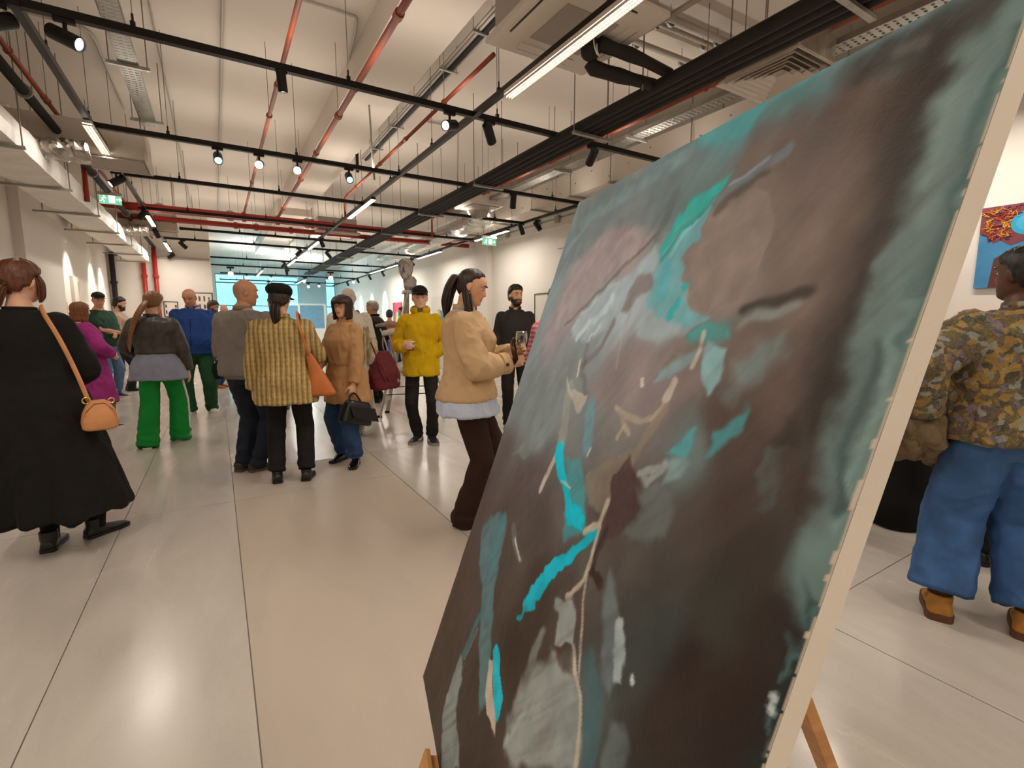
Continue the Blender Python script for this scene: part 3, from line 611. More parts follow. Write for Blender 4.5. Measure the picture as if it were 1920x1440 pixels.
PS = [
(1,'3d3832',0.9,30,8,32,[(0.874,1.349),(0.888,1.237),(0.9,1.152),(0.896,1.087),(0.893,1.032),(0.895,0.977),(0.911,0.941)]),
(1,'7f8d88',0.85,14,10,36,[(0.932,1.34),(0.925,1.233),(0.927,1.146),(0.928,1.064),(0.932,0.992),(0.939,0.911),(0.943,0.841),(0.947,0.786)]),
(1,'98a49e',0.5,12,10,9,[(0.907,1.298),(0.913,1.217),(0.918,1.132)]),
(1,'4c605b',0.75,8,10,6,[(0.944,1.313),(0.945,1.22),(0.944,1.113),(0.94,1.023)]),
(1,'8f9f98',0.6,4,12,5,[(0.937,1.063),(0.937,1.018),(0.941,0.962),(0.943,0.927)]),
(1,'93a39c',0.55,4,10,5,[(0.935,0.997),(0.941,0.947),(0.936,0.889),(0.937,0.843)]),
(1,'52605c',0.7,5,8,5,[(0.922,1.022),(0.924,0.97),(0.92,0.906),(0.93,0.856)]),
(0,'2f3b39',0.85,10,16,0,[(0.949,0.788),(0.935,0.78),(0.939,0.719),(0.936,0.665),(0.935,0.605),(0.96,0.628),(0.955,0.72)]),
(1,'748a87',0.6,3,16,4,[(0.945,0.775),(0.947,0.735),(0.943,0.691)]),
(1,'6b8280',0.5,3,14,3,[(0.936,0.764),(0.939,0.719)]),
(1,'90a3a0',0.5,2,10,2,[(0.94,0.678),(0.939,0.657),(0.941,0.631)]),
(1,'69a3a3',0.8,10,6,26,[(0.524,1.372),(0.61,1.367),(0.704,1.369),(0.756,1.371)]),
(1,'83979a',0.7,10,6,18,[(0.754,1.378),(0.836,1.372),(0.882,1.368)]),
(1,'3f3a35',0.75,12,6,22,[(0.782,1.357),(0.853,1.353),(0.909,1.349)]),
(1,'8a8580',0.5,6,5,9,[(0.838,1.349),(0.858,1.344)]),
(1,'6c6f6c',0.6,12,6,30,[(0.757,1.349),(0.713,1.345),(0.66,1.344)]),
(0,'7d8887',0.8,14,8,0,[(0.007,1.372),(0.196,1.373),(0.426,1.362),(0.532,1.355),(0.516,1.303),(0.445,1.294),(0.445,1.232),(0.398,1.219),(0.362,1.248),(0.262,1.268),(0.141,1.21),(0.076,1.19)]),
(1,'8fa0a2',0.6,8,8,16,[(0.071,1.306),(0.289,1.335),(0.476,1.355)]),
(1,'97a6a6',0.5,6,8,9,[(0.039,1.239),(0.107,1.299)]),
(1,'6b7270',0.6,8,8,14,[(0.467,1.207),(0.479,1.275)]),
(0,'aaa09e',0.85,10,8,0,[(0.449,1.21),(0.366,1.242),(0.224,1.212),(0.135,1.156),(0.099,1.074),(0.128,1.017),(0.218,1.045),(0.306,1.128),(0.419,1.184),(0.461,1.218)]),
(1,'6d6864',0.7,5,5,4,[(0.183,1.032),(0.279,1.094),(0.377,1.156),(0.464,1.213)]),
(0,'b3bec0',0.85,8,12,0,[(0.223,1.019),(0.288,1.081),(0.354,1.125),(0.419,1.152),(0.476,1.19),(0.497,1.143),(0.464,1.106),(0.412,1.066),(0.358,1.016),(0.305,0.985)]),
(1,'cdd6d7',0.75,5,12,9,[(0.275,1.008),(0.33,1.056),(0.377,1.089)]),
(1,'c3cdcf',0.65,4,10,6,[(0.252,1.057),(0.322,1.104),(0.373,1.129)]),
(1,'d5dcdc',0.6,3,12,5,[(0.322,0.997),(0.354,1.039)]),
(0,'857c77',0.7,6,6,0,[(0.445,1.138),(0.502,1.134),(0.508,1.103),(0.464,1.09),(0.445,1.06),(0.422,1.066),(0.429,1.103)]),
(1,'7a736e',0.6,5,6,7,[(0.405,1.044),(0.384,0.978),(0.326,0.938)]),
(1,'77706b',0.6,6,8,8,[(0.33,0.986),(0.346,0.929),(0.398,0.89)]),
(0,'aab4b4',0.85,10,10,0,[(0.503,1.083),(0.583,1.062),(0.656,1.044),(0.641,1.025),(0.581,1.012),(0.538,1.006),(0.485,1.024)]),
(1,'b7a9a4',0.5,3,4,4,[(0.452,1.086),(0.461,1.003),(0.474,0.953)]),
(0,'86b0b2',0.95,5,10,0,[(0.603,1.243),(0.596,1.219),(0.585,1.195),(0.592,1.176),(0.556,1.155),(0.575,1.125),(0.601,1.101),(0.608,1.079),(0.636,1.061),(0.673,1.052),(0.681,1.042),(0.649,1.034),(0.607,1.042),(0.543,1.053),(0.504,1.072),(0.5,1.137),(0.494,1.173),(0.548,1.211)]),
(0,'4fb5ab',0.9,6,8,0,[(0.618,1.277),(0.605,1.251),(0.568,1.225),(0.53,1.205),(0.503,1.171),(0.501,1.15),(0.485,1.174),(0.495,1.207),(0.514,1.237),(0.538,1.26),(0.589,1.273)]),
(1,'35958c',0.7,3,5,4,[(0.596,1.232),(0.538,1.204),(0.505,1.152)]),
(1,'a5cfce',0.5,3,6,4,[(0.591,1.229),(0.553,1.201),(0.525,1.159)]),
(1,'6db4ba',0.7,5,8,12,[(0.527,1.139),(0.541,1.086)]),
(1,'4fb0ae',0.9,3,4,8,[(0.596,1.108),(0.597,1.099)]),
(1,'4fb0ae',0.9,3,4,8,[(0.59,1.075),(0.592,1.066)]),
(1,'4fb0ae',0.9,3,4,8,[(0.581,1.059),(0.583,1.05)]),
(0,'948880',0.95,2,8,0,[(0.596,1.219),(0.586,1.193),(0.593,1.174),(0.558,1.152),(0.579,1.123),(0.601,1.101),(0.619,1.069),(0.669,1.052),(0.678,1.056),(0.72,1.066),(0.742,1.101),(0.744,1.158),(0.709,1.224),(0.639,1.251)]),
(1,'7e868a',0.85,4,6,9,[(0.72,1.283),(0.681,1.268),(0.632,1.254),(0.61,1.24)]),
(1,'5c5853',0.7,5,8,7,[(0.699,1.258),(0.651,1.247),(0.614,1.219)]),
(1,'a3abac',0.6,2,5,3,[(0.688,1.276),(0.624,1.259)]),
(1,'453f39',0.9,6,4,8,[(0.736,1.054),(0.773,1.065),(0.822,1.078)]),
(1,'9fa8a4',0.6,7,8,9,[(0.744,1.043),(0.779,1.052),(0.81,1.059)]),
(0,'5f9c98',0.85,6,10,0,[(0.635,1.025),(0.676,1.037),(0.726,1.035),(0.736,1.02),(0.697,1.004),(0.65,1.007)]),
(0,'9ab8b7',0.9,4,8,0,[(0.693,1.009),(0.738,1.004),(0.735,0.985),(0.737,0.963),(0.732,0.942),(0.724,0.936),(0.707,0.952),(0.69,0.997)]),
(0,'94aaab',0.85,5,8,0,[(0.6,0.938),(0.619,0.967),(0.646,0.99),(0.679,1.0),(0.69,0.991),(0.668,0.971),(0.631,0.944)]),
(1,'d0c4b6',0.9,2,3,4,[(0.677,1.024),(0.681,0.996),(0.675,0.972)]),
(0,'84796f',0.7,8,6,0,[(0.606,0.965),(0.632,0.993),(0.671,1.012),(0.689,1.003),(0.653,0.988),(0.622,0.963)]),
(0,'8c9a97',0.6,12,10,0,[(0.75,0.986),(0.78,1.009),(0.816,1.018),(0.829,1.003),(0.806,0.985),(0.775,0.961)]),
(1,'8a9896',0.45,10,10,18,[(0.785,0.976),(0.764,0.946)]),
(1,'b5aa9b',0.95,2,4,5,[(0.514,0.888),(0.532,0.884),(0.564,0.878),(0.596,0.878),(0.626,0.89),(0.643,0.91),(0.647,0.926)]),
(1,'c9beb1',0.95,2,4,9,[(0.644,0.921),(0.648,0.943)]),
(1,'9c9182',0.8,4,6,9,[(0.647,0.903),(0.626,0.865),(0.611,0.826),(0.607,0.807)]),
(1,'a99f91',0.9,2,4,5,[(0.532,0.884),(0.56,0.864),(0.553,0.841)]),
(1,'b9ae9f',0.9,2,4,4,[(0.56,0.864),(0.58,0.852)]),
(0,'8f867a',0.8,5,8,0,[(0.494,0.749),(0.554,0.811),(0.613,0.837),(0.603,0.813),(0.577,0.78),(0.588,0.748),(0.58,0.716),(0.539,0.715),(0.505,0.727)]),
(0,'5a4a48',0.95,3,8,0,[(0.572,0.783),(0.601,0.817),(0.645,0.794),(0.664,0.775),(0.659,0.736),(0.638,0.706),(0.62,0.688),(0.596,0.687),(0.589,0.734)]),
(1,'4b3e3a',0.9,3,6,8,[(0.605,0.692),(0.601,0.658),(0.6,0.627)]),
(1,'43362f',0.9,2,6,8,[(0.6,0.628),(0.635,0.621)]),
(0,'8e9391',0.75,8,8,0,[(0.31,0.877),(0.322,0.926),(0.33,0.986),(0.213,0.993),(0.181,0.83),(0.175,0.734),(0.114,0.69),(0.206,0.702),(0.25,0.753)]),
(1,'a7a59d',0.8,4,8,16,[(0.317,0.896),(0.337,0.834),(0.362,0.775)]),
(0,'c4bdb2',0.95,2,6,0,[(0.279,0.917),(0.329,0.888),(0.401,0.893),(0.401,0.879),(0.391,0.853),(0.381,0.847),(0.349,0.869),(0.289,0.896)]),
(1,'c1b9ae',0.98,2,3,8,[(0.366,0.776),(0.345,0.718),(0.337,0.671)]),
(1,'7fa3ab',0.7,6,6,16,[(0.428,0.873),(0.455,0.826),(0.464,0.797)]),
(0,'64a9ac',0.75,8,8,0,[(0.399,0.763),(0.462,0.775),(0.531,0.703),(0.549,0.678),(0.485,0.63),(0.473,0.649)]),
(0,'10b7c5',0.98,2,5,0,[(0.344,0.777),(0.369,0.783),(0.408,0.737),(0.451,0.708),(0.479,0.696),(0.534,0.695),(0.537,0.671),(0.484,0.653),(0.461,0.675),(0.434,0.697),(0.393,0.716),(0.351,0.743)]),
(1,'d8d3cb',0.9,1,3,3,[(0.41,0.714),(0.451,0.714)]),
(1,'d9d2c8',0.9,1,3,3,[(0.333,0.921),(0.321,0.956)]),
(1,'d9d2c8',0.9,1,3,5,[(0.565,0.941),(0.571,0.933)]),
(1,'d8d0c6',0.8,1,3,3,[(0.48,0.799),(0.477,0.785)]),
(0,'6ba7a8',0.85,5,8,0,[(0.684,0.84),(0.692,0.858),(0.718,0.893),(0.724,0.895),(0.725,0.857),(0.719,0.847)]),
(0,'93a5a2',0.8,6,8,0,[(0.691,0.832),(0.728,0.851),(0.727,0.82),(0.695,0.801)]),
(0,'66a0a1',0.85,5,8,0,[(0.776,0.914),(0.798,0.931),(0.797,0.91),(0.774,0.881),(0.758,0.865),(0.755,0.898)]),
(1,'aaada7',0.85,3,5,6,[(0.637,0.804),(0.688,0.827),(0.661,0.796),(0.648,0.804)]),
(0,'7b807d',0.8,8,8,0,[(0.645,0.781),(0.687,0.804),(0.734,0.778),(0.737,0.746),(0.666,0.709),(0.647,0.71),(0.669,0.753)]),
(0,'655e5a',0.6,10,8,0,[(0.654,0.68),(0.713,0.724),(0.731,0.679),(0.677,0.642)]),
(0,'474039',0.8,10,8,0,[(0.848,0.931),(0.861,0.936),(0.872,0.927),(0.874,0.903),(0.859,0.893),(0.846,0.877),(0.845,0.903)]),
(0,'6c7571',0.6,6,14,0,[(0.844,0.89),(0.856,0.896),(0.859,0.864),(0.86,0.834),(0.851,0.831),(0.844,0.865)]),
(0,'738f92',0.8,6,8,0,[(0.135,0.541),(0.203,0.564),(0.232,0.537),(0.247,0.469),(0.275,0.406),(0.416,0.24),(0.393,0.21),(0.277,0.293),(0.204,0.38),(0.139,0.401),(0.072,0.478)]),
(1,'5f8c92',0.75,4,6,12,[(0.188,0.554),(0.202,0.5),(0.224,0.417)]),
(1,'5b8285',0.8,4,6,10,[(0.244,0.35),(0.229,0.281),(0.22,0.218)]),
(1,'b5b0a5',0.7,1,4,2,[(0.253,0.303),(0.233,0.218)]),
(1,'8a8d8a',0.6,4,8,8,[(0.26,0.558),(0.29,0.54),(0.349,0.519)]),
(1,'d4cdc2',0.9,1,3,2.5,[(0.293,0.541),(0.349,0.519)]),
(1,'27b1be',0.97,3,10,12,[(0.572,0.679),(0.546,0.639),(0.506,0.588)]),
(1,'27b1be',0.97,3,12,15,[(0.509,0.591),(0.467,0.527),(0.445,0.487)]),
(1,'27b1be',0.85,3,16,7,[(0.455,0.508),(0.438,0.472),(0.421,0.443)]),
(1,'c6baab',0.95,2,4,6,[(0.582,0.735),(0.578,0.698),(0.546,0.67)]),
(1,'c6baab',0.95,2,4,4.5,[(0.58,0.699),(0.589,0.657),(0.593,0.63),(0.589,0.607),(0.568,0.567),(0.554,0.557)]),
(1,'bcb2a5',0.9,1.5,3,3,[(0.594,0.609),(0.603,0.583),(0.634,0.532),(0.658,0.489)]),
(0,'a4a7a2',0.95,3,8,0,[(0.521,0.534),(0.579,0.569),(0.596,0.552),(0.623,0.51),(0.602,0.501),(0.572,0.479),(0.559,0.51),(0.528,0.52)]),
(0,'868f8e',0.75,7,8,0,[(0.642,0.648),(0.659,0.598),(0.706,0.517),(0.732,0.521),(0.734,0.553),(0.709,0.605),(0.679,0.635)]),
(0,'b2b9b5',0.95,3,10,0,[(0.693,0.598),(0.711,0.614),(0.732,0.574),(0.743,0.551),(0.727,0.54),(0.703,0.56)]),
(1,'5a7274',0.75,6,8,14,[(0.665,0.527),(0.709,0.495),(0.729,0.442),(0.735,0.416)]),
(0,'a4a7a1',0.95,10,10,0,[(0.518,0.379),(0.524,0.418),(0.572,0.464),(0.632,0.496),(0.67,0.473),(0.706,0.437),(0.715,0.398),(0.559,0.251),(0.518,0.258),(0.502,0.326)]),
(1,'9da19b',0.7,6,8,12,[(0.515,0.352),(0.512,0.43),(0.521,0.466)]),
(0,'54453e',0.7,6,8,0,[(0.579,0.484),(0.614,0.502),(0.641,0.484),(0.604,0.466)]),
(1,'c9bdae',0.95,1.5,4,5,[(0.623,0.511),(0.651,0.483),(0.676,0.469),(0.696,0.437),(0.713,0.396)]),
(0,'969b96',0.95,5,8,0,[(0.202,0.213),(0.256,0.195),(0.282,0.131),(0.387,0.088),(0.3,0.006),(0.214,0.062),(0.2,0.157)]),
(0,'25afb8',1,1.2,3,0,[(0.368,0.345),(0.392,0.345),(0.423,0.322),(0.466,0.302),(0.473,0.274),(0.47,0.257),(0.429,0.273),(0.361,0.326)]),
(0,'c2b5a7',1,1.2,4,0,[(0.357,0.304),(0.374,0.316),(0.42,0.277),(0.462,0.261),(0.483,0.236),(0.445,0.24),(0.427,0.231),(0.39,0.254),(0.371,0.283)]),
(1,'b3b6b0',0.6,4,8,6,[(0.521,0.256),(0.548,0.348)]),
(1,'8f9a98',0.5,8,8,20,[(0.769,0.485),(0.772,0.459)]),
(1,'d6d8d4',0.9,2,4,4,[(0.76,0.565),(0.763,0.563)]),
(1,'d6d8d4',0.9,2,4,4,[(0.937,0.677),(0.939,0.675)]),
(1,'d6d8d4',0.9,2,4,4,[(0.939,0.667),(0.941,0.666)]),
]
# ================================================================ the large leaning canvas
CW, CH, CT = .950, 1.381, .027
cBL = np.array([.4280, 1.1834, .3755]); cR = np.array([-.2414, -.9704, 0.]); cU = np.array([.3171, -.0789, .9451]); cN = np.array([-.9171, .2281, .3268])
def hexs(h): return np.array([int(h[i:i+2], 16) / 255 for i in (0, 2, 4)])
def paint_canvas(nx=300, ny=430):
    s, t = np.meshgrid(np.linspace(0, CW, nx), np.linspace(0, CH, ny)); s = s.ravel(); t = t.ravel()
    P2 = np.stack([s, t], 1); P3 = np.stack([s, t, s*0], 1)
    # smooth base from the colour points
    cp = np.array([(a, b) for a, b, c in PC]); cc = np.array([hexs(c) for a, b, c in PC])
    wob = np.stack([fbm(P3*7 + 3), fbm(P3*7 + 40)], 1) - .47
    Q = P2 + wob * .07
    num = np.zeros((len(s), 3)); den = np.zeros(len(s))
    for (x, y), c in zip(cp, cc):
        w = 1 / (((Q[:, 0]-x)**2 + ((Q[:, 1]-y)*.8)**2) + 2e-4)**1.9; num += w[:, None]*c; den += w
    col = num / den[:, None]
    dirn = P3 @ np.array([[.80, .6, 0], [-.6, .80, 0], [0, 0, 1]])
    streak = fbm(dirn * np.array([95, 9, 1]) + 5, 3); streak2 = fbm(P3 * np.array([110, 8, 1]) + 9, 3)
    col *= (1 + (streak - .45)[:, None]*.10 + (fbm(P3*16, 4) - .47)[:, None]*.22)
    fine = np.stack([fbm(P3*38 + 1, 3), fbm(P3*38 + 60, 3)], 1) - .44
    for k, c, op, soft, rag, w, pts in PS:
        pts = np.array(pts); lo = pts.min(0) - .12; hi = pts.max(0) + .12
        idx = np.where((s > lo[0]) & (s < hi[0]) & (t > lo[1]) & (t < hi[1]))[0]
        if len(idx) == 0: continue
        q = P2[idx] + fine[idx] * rag * .0035 + wob[idx] * rag * .0012
        d = np.full(len(idx), 9.); inside = np.zeros(len(idx), bool); n = len(pts)
        for i in range(n if k == 0 else n - 1):
            a, b = pts[i], pts[(i+1) % n]; e = b - a
            h = np.clip(((q - a) @ e) / (e @ e + 1e-12), 0, 1); d = np.minimum(d, np.linalg.norm(q - a - h[:, None]*e, axis=1))
            if k == 0:
                cr = ((a[1] > q[:, 1]) != (b[1] > q[:, 1])) & (q[:, 0] < e[0]*(q[:, 1]-a[1])/(e[1] if abs(e[1]) > 1e-9 else 1e-9) + a[0]); inside ^= cr
        sd = np.where(inside, -d, d) if k == 0 else d - w * .001
        sw = max(soft, .8) * .001
        m = np.clip(.5 - sd / (2*sw), 0, 1); m = m*m*(3-2*m) * op
        if op < .97: m = m * np.clip(.55 + 1.0*streak[idx] + .25*(streak2[idx] - .45), 0, 1)
        hc = hexs(c) * (1 + (fine[idx, :1])*.25)
        col[idx] = col[idx]*(1-m[:, None]) + hc*m[:, None]
    # unpainted ragged rim on the near edge
    rim = s > CW - .0015 + (fbm(P3*np.array([20, 55, 1]) + 8, 3) - .47)*.010
    col[rim] = hexs('c9bcab')
    lum = col @ np.array([.3, .59, .11]); col = lum[:, None] + (col - lum[:, None])*1.3
    col = np.clip((col - .45)*1.12 + .45, 0.02, 1)**1.10 * np.array([.965, 1., 1.05]); L = np.where(col <= .04045, col/12.92, ((col+.055)/1.055)**2.4)
    return nx, ny, s, t, L, (fbm(P3*np.array([60, 30, 1]), 3) - .45)*.0012
m_canvas_paint = vcol_mat('oil_paint', .5, .10, 160, .28)
m_rawcanvas = mat('raw_canvas', '#e6dccd', .85, var=.04, bump=.08, bscale=400)
def build_big_canvas():
    t_ = thing('large_painting', 'large abstract grey and turquoise canvas leaning in the foreground', 'painting')
    nx, ny, s, t, L, rel = paint_canvas()
    pos = cBL + s[:, None]*cR + t[:, None]*cU + rel[:, None]*cN
    i = np.arange(ny-1)[:, None]*nx + np.arange(nx-1)[None]; i = i.ravel()
    f = np.stack([i, i+1, i+1+nx, i+nx], 1)
    me = bpy.data.meshes.new('painted_face'); me.from_pydata(pos.tolist(), [], f.tolist())
    ca = me.color_attributes.new('col', 'FLOAT_COLOR', 'POINT'); ca.data.foreach_set('color', np.concatenate([L, np.ones((len(L), 1))], 1).ravel())
    link('painted_face', me, t_, m_canvas_paint, True)
    b = MB(); q = [cBL + a*cR*CW + c*cU*CH - cN*.0012 for a, c in ((0, 0), (1, 0), (1, 1), (0, 1))]
    b.add(q + [p - cN*CT for p in q], [(3, 2, 1, 0), (4, 5, 6, 7)] + [(j, (j+1) % 4, 4+(j+1) % 4, 4+j) for j in range(4)])
    b.build('canvas_sides', m_rawcanvas, t_)
    # stretcher bars on the back
    mw = mat('pine_stretcher', '#b98f5f', .6, var=.15, vscale=4, stretch=(1, 1, 12))
    for a, c in (((.05, .04), (.05, .96)), ((.94, .04), (.94, .96)), ((.05, .04), (.94, .04)), ((.05, .96), (.94, .96)), ((.05, .5), (.94, .5))):
        p = cBL + a[0]*cR*CW + a[1]*cU*CH - cN*(CT+.012); q = cBL + c[0]*cR*CW + c[1]*cU*CH - cN*(CT+.012)
        MB().bar(p, q, .04, .02, cN).build('stretcher_bar', mw, t_)
    return t_
build_big_canvas()
mw = mat('varnished_beech', '#c58d52', .4, var=.18, vscale=5, stretch=(1, 1, 8))
ez = thing('easel', 'varnished wooden easel holding up the large canvas from behind', 'easel')
def cp3(s, t, n): return cBL + cR*s + cU*t + cN*n
MB().bar(cp3(.255, -.02, -.015), cp3(.70, -.02, -.015), .095, .034, cU).build('ledge', mw, ez, bevel=.003)
MB().bar(cp3(.255, -.003, .026), cp3(.70, -.003, .026), .012, .03, cU).build('ledge_lip', mw, ez, bevel=.002)
for s in (.30, .66):
    top = cp3(s + (.06 if s < .5 else -.06), 1.05, -.075); foot = cp3(s, -.02, -.075); k = foot[2] / (top - foot)[2]; foot = foot - (top - foot)*k
    MB().bar(foot, top, .045, .03, cN).build('front_leg', mw, ez, bevel=.003)
top = cp3(.48, 1.0, -.1); back = top + np.array([.62, -.15, 0]); back[2] = 0.
MB().bar(back, top, .045, .03).build('rear_leg', mw, ez, bevel=.003)
for tt in (.12, .55, 1.0): MB().bar(cp3(.3, tt, -.075-.03), cp3(.66, tt, -.075-.03), .04, .02, cN).build('cross_bar', mw, ez, bevel=.002)
# ================================================================ figures
_tmp = bpy.data.scenes.new('workbench')
def remesh(b, voxel=.009, sm=2, name='m'):
    me = b.mesh('raw')
    bm = bmesh.new(); bm.from_mesh(me); bmesh.ops.recalc_face_normals(bm, faces=bm.faces); bm.to_mesh(me); bm.free()
    o = bpy.data.objects.new('raw', me); _tmp.collection.objects.link(o)
    r = o.modifiers.new('r', 'REMESH'); r.mode = 'VOXEL'; r.voxel_size = voxel
    if sm: q = o.modifiers.new('s', 'SMOOTH'); q.iterations = sm; q.factor = .5
    vl = _tmp.view_layers[0]; vl.update(); dg = vl.depsgraph
    new = bpy.data.meshes.new_from_object(o.evaluated_get(dg)); new.name = name
    bpy.data.objects.remove(o); bpy.data.meshes.remove(me)
    new.polygons.foreach_set('use_smooth', [True]*len(new.polygons))
    return new
def vco(me):
    v = np.empty(len(me.vertices)*3); me.vertices.foreach_get('co', v); return v.reshape(-1, 3)
def vno(me):
    v = np.empty(len(me.vertices)*3); me.vertices.foreach_get('normal', v); return v.reshape(-1, 3)
def setco(me, v): me.vertices.foreach_set('co', np.ascontiguousarray(v).ravel()); me.update()
def setcol(me, c):
    a = me.color_attributes.new('col', 'FLOAT_COLOR', 'POINT'); a.data.foreach_set('color', np.concatenate([c, np.ones((len(c), 1))], 1).astype(np.float32).ravel())
def wrinkle(me, amp=.006, freq=(9, 9, 5), seed=0, ridge=True):
    v = vco(me); n = vno(me)
    w = np.stack([fbm(v*4 + seed, 2), fbm(v*4 + seed + 50, 2), fbm(v*4 + seed + 90, 2)], 1) - .37
    q = (v + w*.22) * np.array(freq)
    h = fbm(q + seed*3.1, 3)
    if ridge: h = 1 - np.abs(h - .44)*5.5; h = np.clip(h, -1, 1)
    else: h = (h - .44)*3
    setco(me, v + n * (h*amp*1.3)[:, None]); return me
def rotm(yaw=0, pitch=0, roll=0):
    return np.array(Matrix.Rotation(-R(yaw), 3, 'Z') @ Matrix.Rotation(-R(pitch), 3, 'X') @ Matrix.Rotation(R(roll), 3, 'Y'))
def ik(a, t, l1, l2, pole):
    a = np.array(a, float); t = np.array(t, float); d = t - a; L = np.linalg.norm(d); mx = (l1+l2)*.995
    if L > mx: t = a + d*mx/L; d = t - a; L = mx
    u = d/L; k = (l1*l1 - l2*l2 + L*L)/(2*L); h = math.sqrt(max(l1*l1 - k*k, 0)); p = np.array(pole, float); p = p - u*(p@u); p /= np.linalg.norm(p)+1e-9
    return a + u*k + p*h, t
def sring(c, ax, ay, a, b, n=28, e=2.35):
    out = []
    for t in np.arange(n)*2*math.pi/n:
        cx, sy = math.cos(t), math.sin(t)
        out.append(c + ax*a*math.copysign(abs(cx)**(2/e), cx) + ay*b*math.copysign(abs(sy)**(2/e), sy))
    return out
# head: profiles over height (metres, origin between the ears)
_hz = np.array([-.116, -.110, -.100, -.088, -.078, -.068, -.058, -.048, -.036, -.022, -.006, .012, .026, .040, .058, .078, .095, .106, .113, .116])
_hf = np.array([.030, .060, .078, .086, .083, .086, .085, .087, .087, .088, .088, .084, .090, .093, .090, .078, .058, .038, .018, .002])
_hb = np.array([.010, -.004, -.020, -.035, -.046, -.056, -.066, -.075, -.083, -.090, -.095, -.098, -.099, -.099, -.095, -.084, -.066, -.046, -.024, -.006])
_hw = np.array([.012, .026, .039, .050, .056, .060, .063, .065, .067, .069, .071, .073, .074, .0745, .072, .065, .052, .038, .020, .004])
def head_grid(nz=60, na=64, fem=False, nose=1., inflate=None):
    """returns verts (nz*na,3), faces of a closed head; inflate(az, z) moves the surface outwards"""
    zs = -.116 + .232*(.5 - .5*np.cos(np.linspace(0, math.pi, nz)))*1.0
    f = np.interp(zs, _hz, _hf); b = np.interp(zs, _hz, _hb); w = np.interp(zs, _hz, _hw) * (.96 if fem else 1.)
    if fem: w = w * np.where(zs < -.05, .93, 1.)
    k = np.linspace(0, 2*math.pi, na, endpoint=False); k = k - .35*np.sin(k)   # denser at the front (az 0)
    V = []
    for z, fy, by, wx in zip(zs, f, b, w):
        for a in k:
            c, s_ = math.cos(a), math.sin(a)
            y = (fy if c > 0 else -by) * math.copysign(abs(c)**.92, c); x = wx*math.copysign(abs(s_)**.9, s_)
            V.append((x, y, z))
    V = np.array(V); x, y, z = V.T
    fr = np.clip((y - .02)/.05, 0, 1)
    def G(v, m, s_): return np.exp(-((v-m)/s_)**2)
    ax = np.abs(x)
    npr = np.interp(z, [-.042, -.036, -.028, -.020, .0, .018, .028], [0, .011, .021, .020, .012, .004, .0]) * nose
    nw = np.interp(z, [-.04, -.026, 0, .025], [.0145, .0140, .0085, .007])
    dy = npr*np.exp(-(x/nw)**2) - .011*G(ax, .031, .015)*G(z, .010, .011) + .004*G(ax, .030, .020)*G(z, .033, .008)
    dy += .0045*G(z, -.053, .0045)*np.exp(-(x/.020)**4) + .005*G(z, -.0655, .005)*np.exp(-(x/.018)**4) - .004*G(z, -.059, .0025)*np.exp(-(x/.021)**4)
    dy += .004*G(z, -.096, .012)*np.exp(-(x/.018)**2) + .004*G(ax, .045, .015)*G(z, -.018, .016)
    V[:, 1] += dy*fr
    if inflate is not None:
        az = np.arctan2(V[:, 0], V[:, 1]); d = inflate(az, V[:, 2]); r = V - np.array([0, -.005, -.01]); r /= np.linalg.norm(r, axis=1)[:, None]
        V = V + r*d[:, None]
    F = [(i*na+j, i*na+(j+1) % na, (i+1)*na+(j+1) % na, (i+1)*na+j) for i in range(nz-1) for j in range(na)]
    F += [tuple(range(na-1, -1, -1)), tuple((nz-1)*na+j for j in range(na))]
    return V, F
def hairmat(name, col, var=.55):
    if name in _M: return _M[name]
    n = N(name); c = lin(col); v = n.coord('Object', (1, 1, .10)); ns = n.noise(v, 210, 4, .6, .6); n2 = n.noise(n.coord('Object'), 9, 3)
    r = n.ramp(ns.outputs[0], [(.3, tuple(x*(1-var) for x in c)), (.68, tuple(min(1, x*(1+var)) for x in c))])
    col_ = n.mix(.35, r.outputs[0], n.ramp(n2.outputs[0], [(.35, tuple(x*.55 for x in c)), (.65, tuple(min(1, x*1.4) for x in c))]).outputs[0])
    n.set(n.b, 'Base Color', col_); n.set(n.b, 'Roughness', .42); n.bump(ns.outputs[0], .5, .004)
    _M[name] = n.m; return n.m
SKINS = dict(fair='#d9a78a', pink='#d2997f', tan='#c68f6c', warm='#dba682', brown='#5a3a2a', pale='#dcb199')
m_eye = mat('eye_white', '#d8d2ca', .25, var=.0); m_iris = mat('dark_iris', '#2a1a12', .2, var=0.)
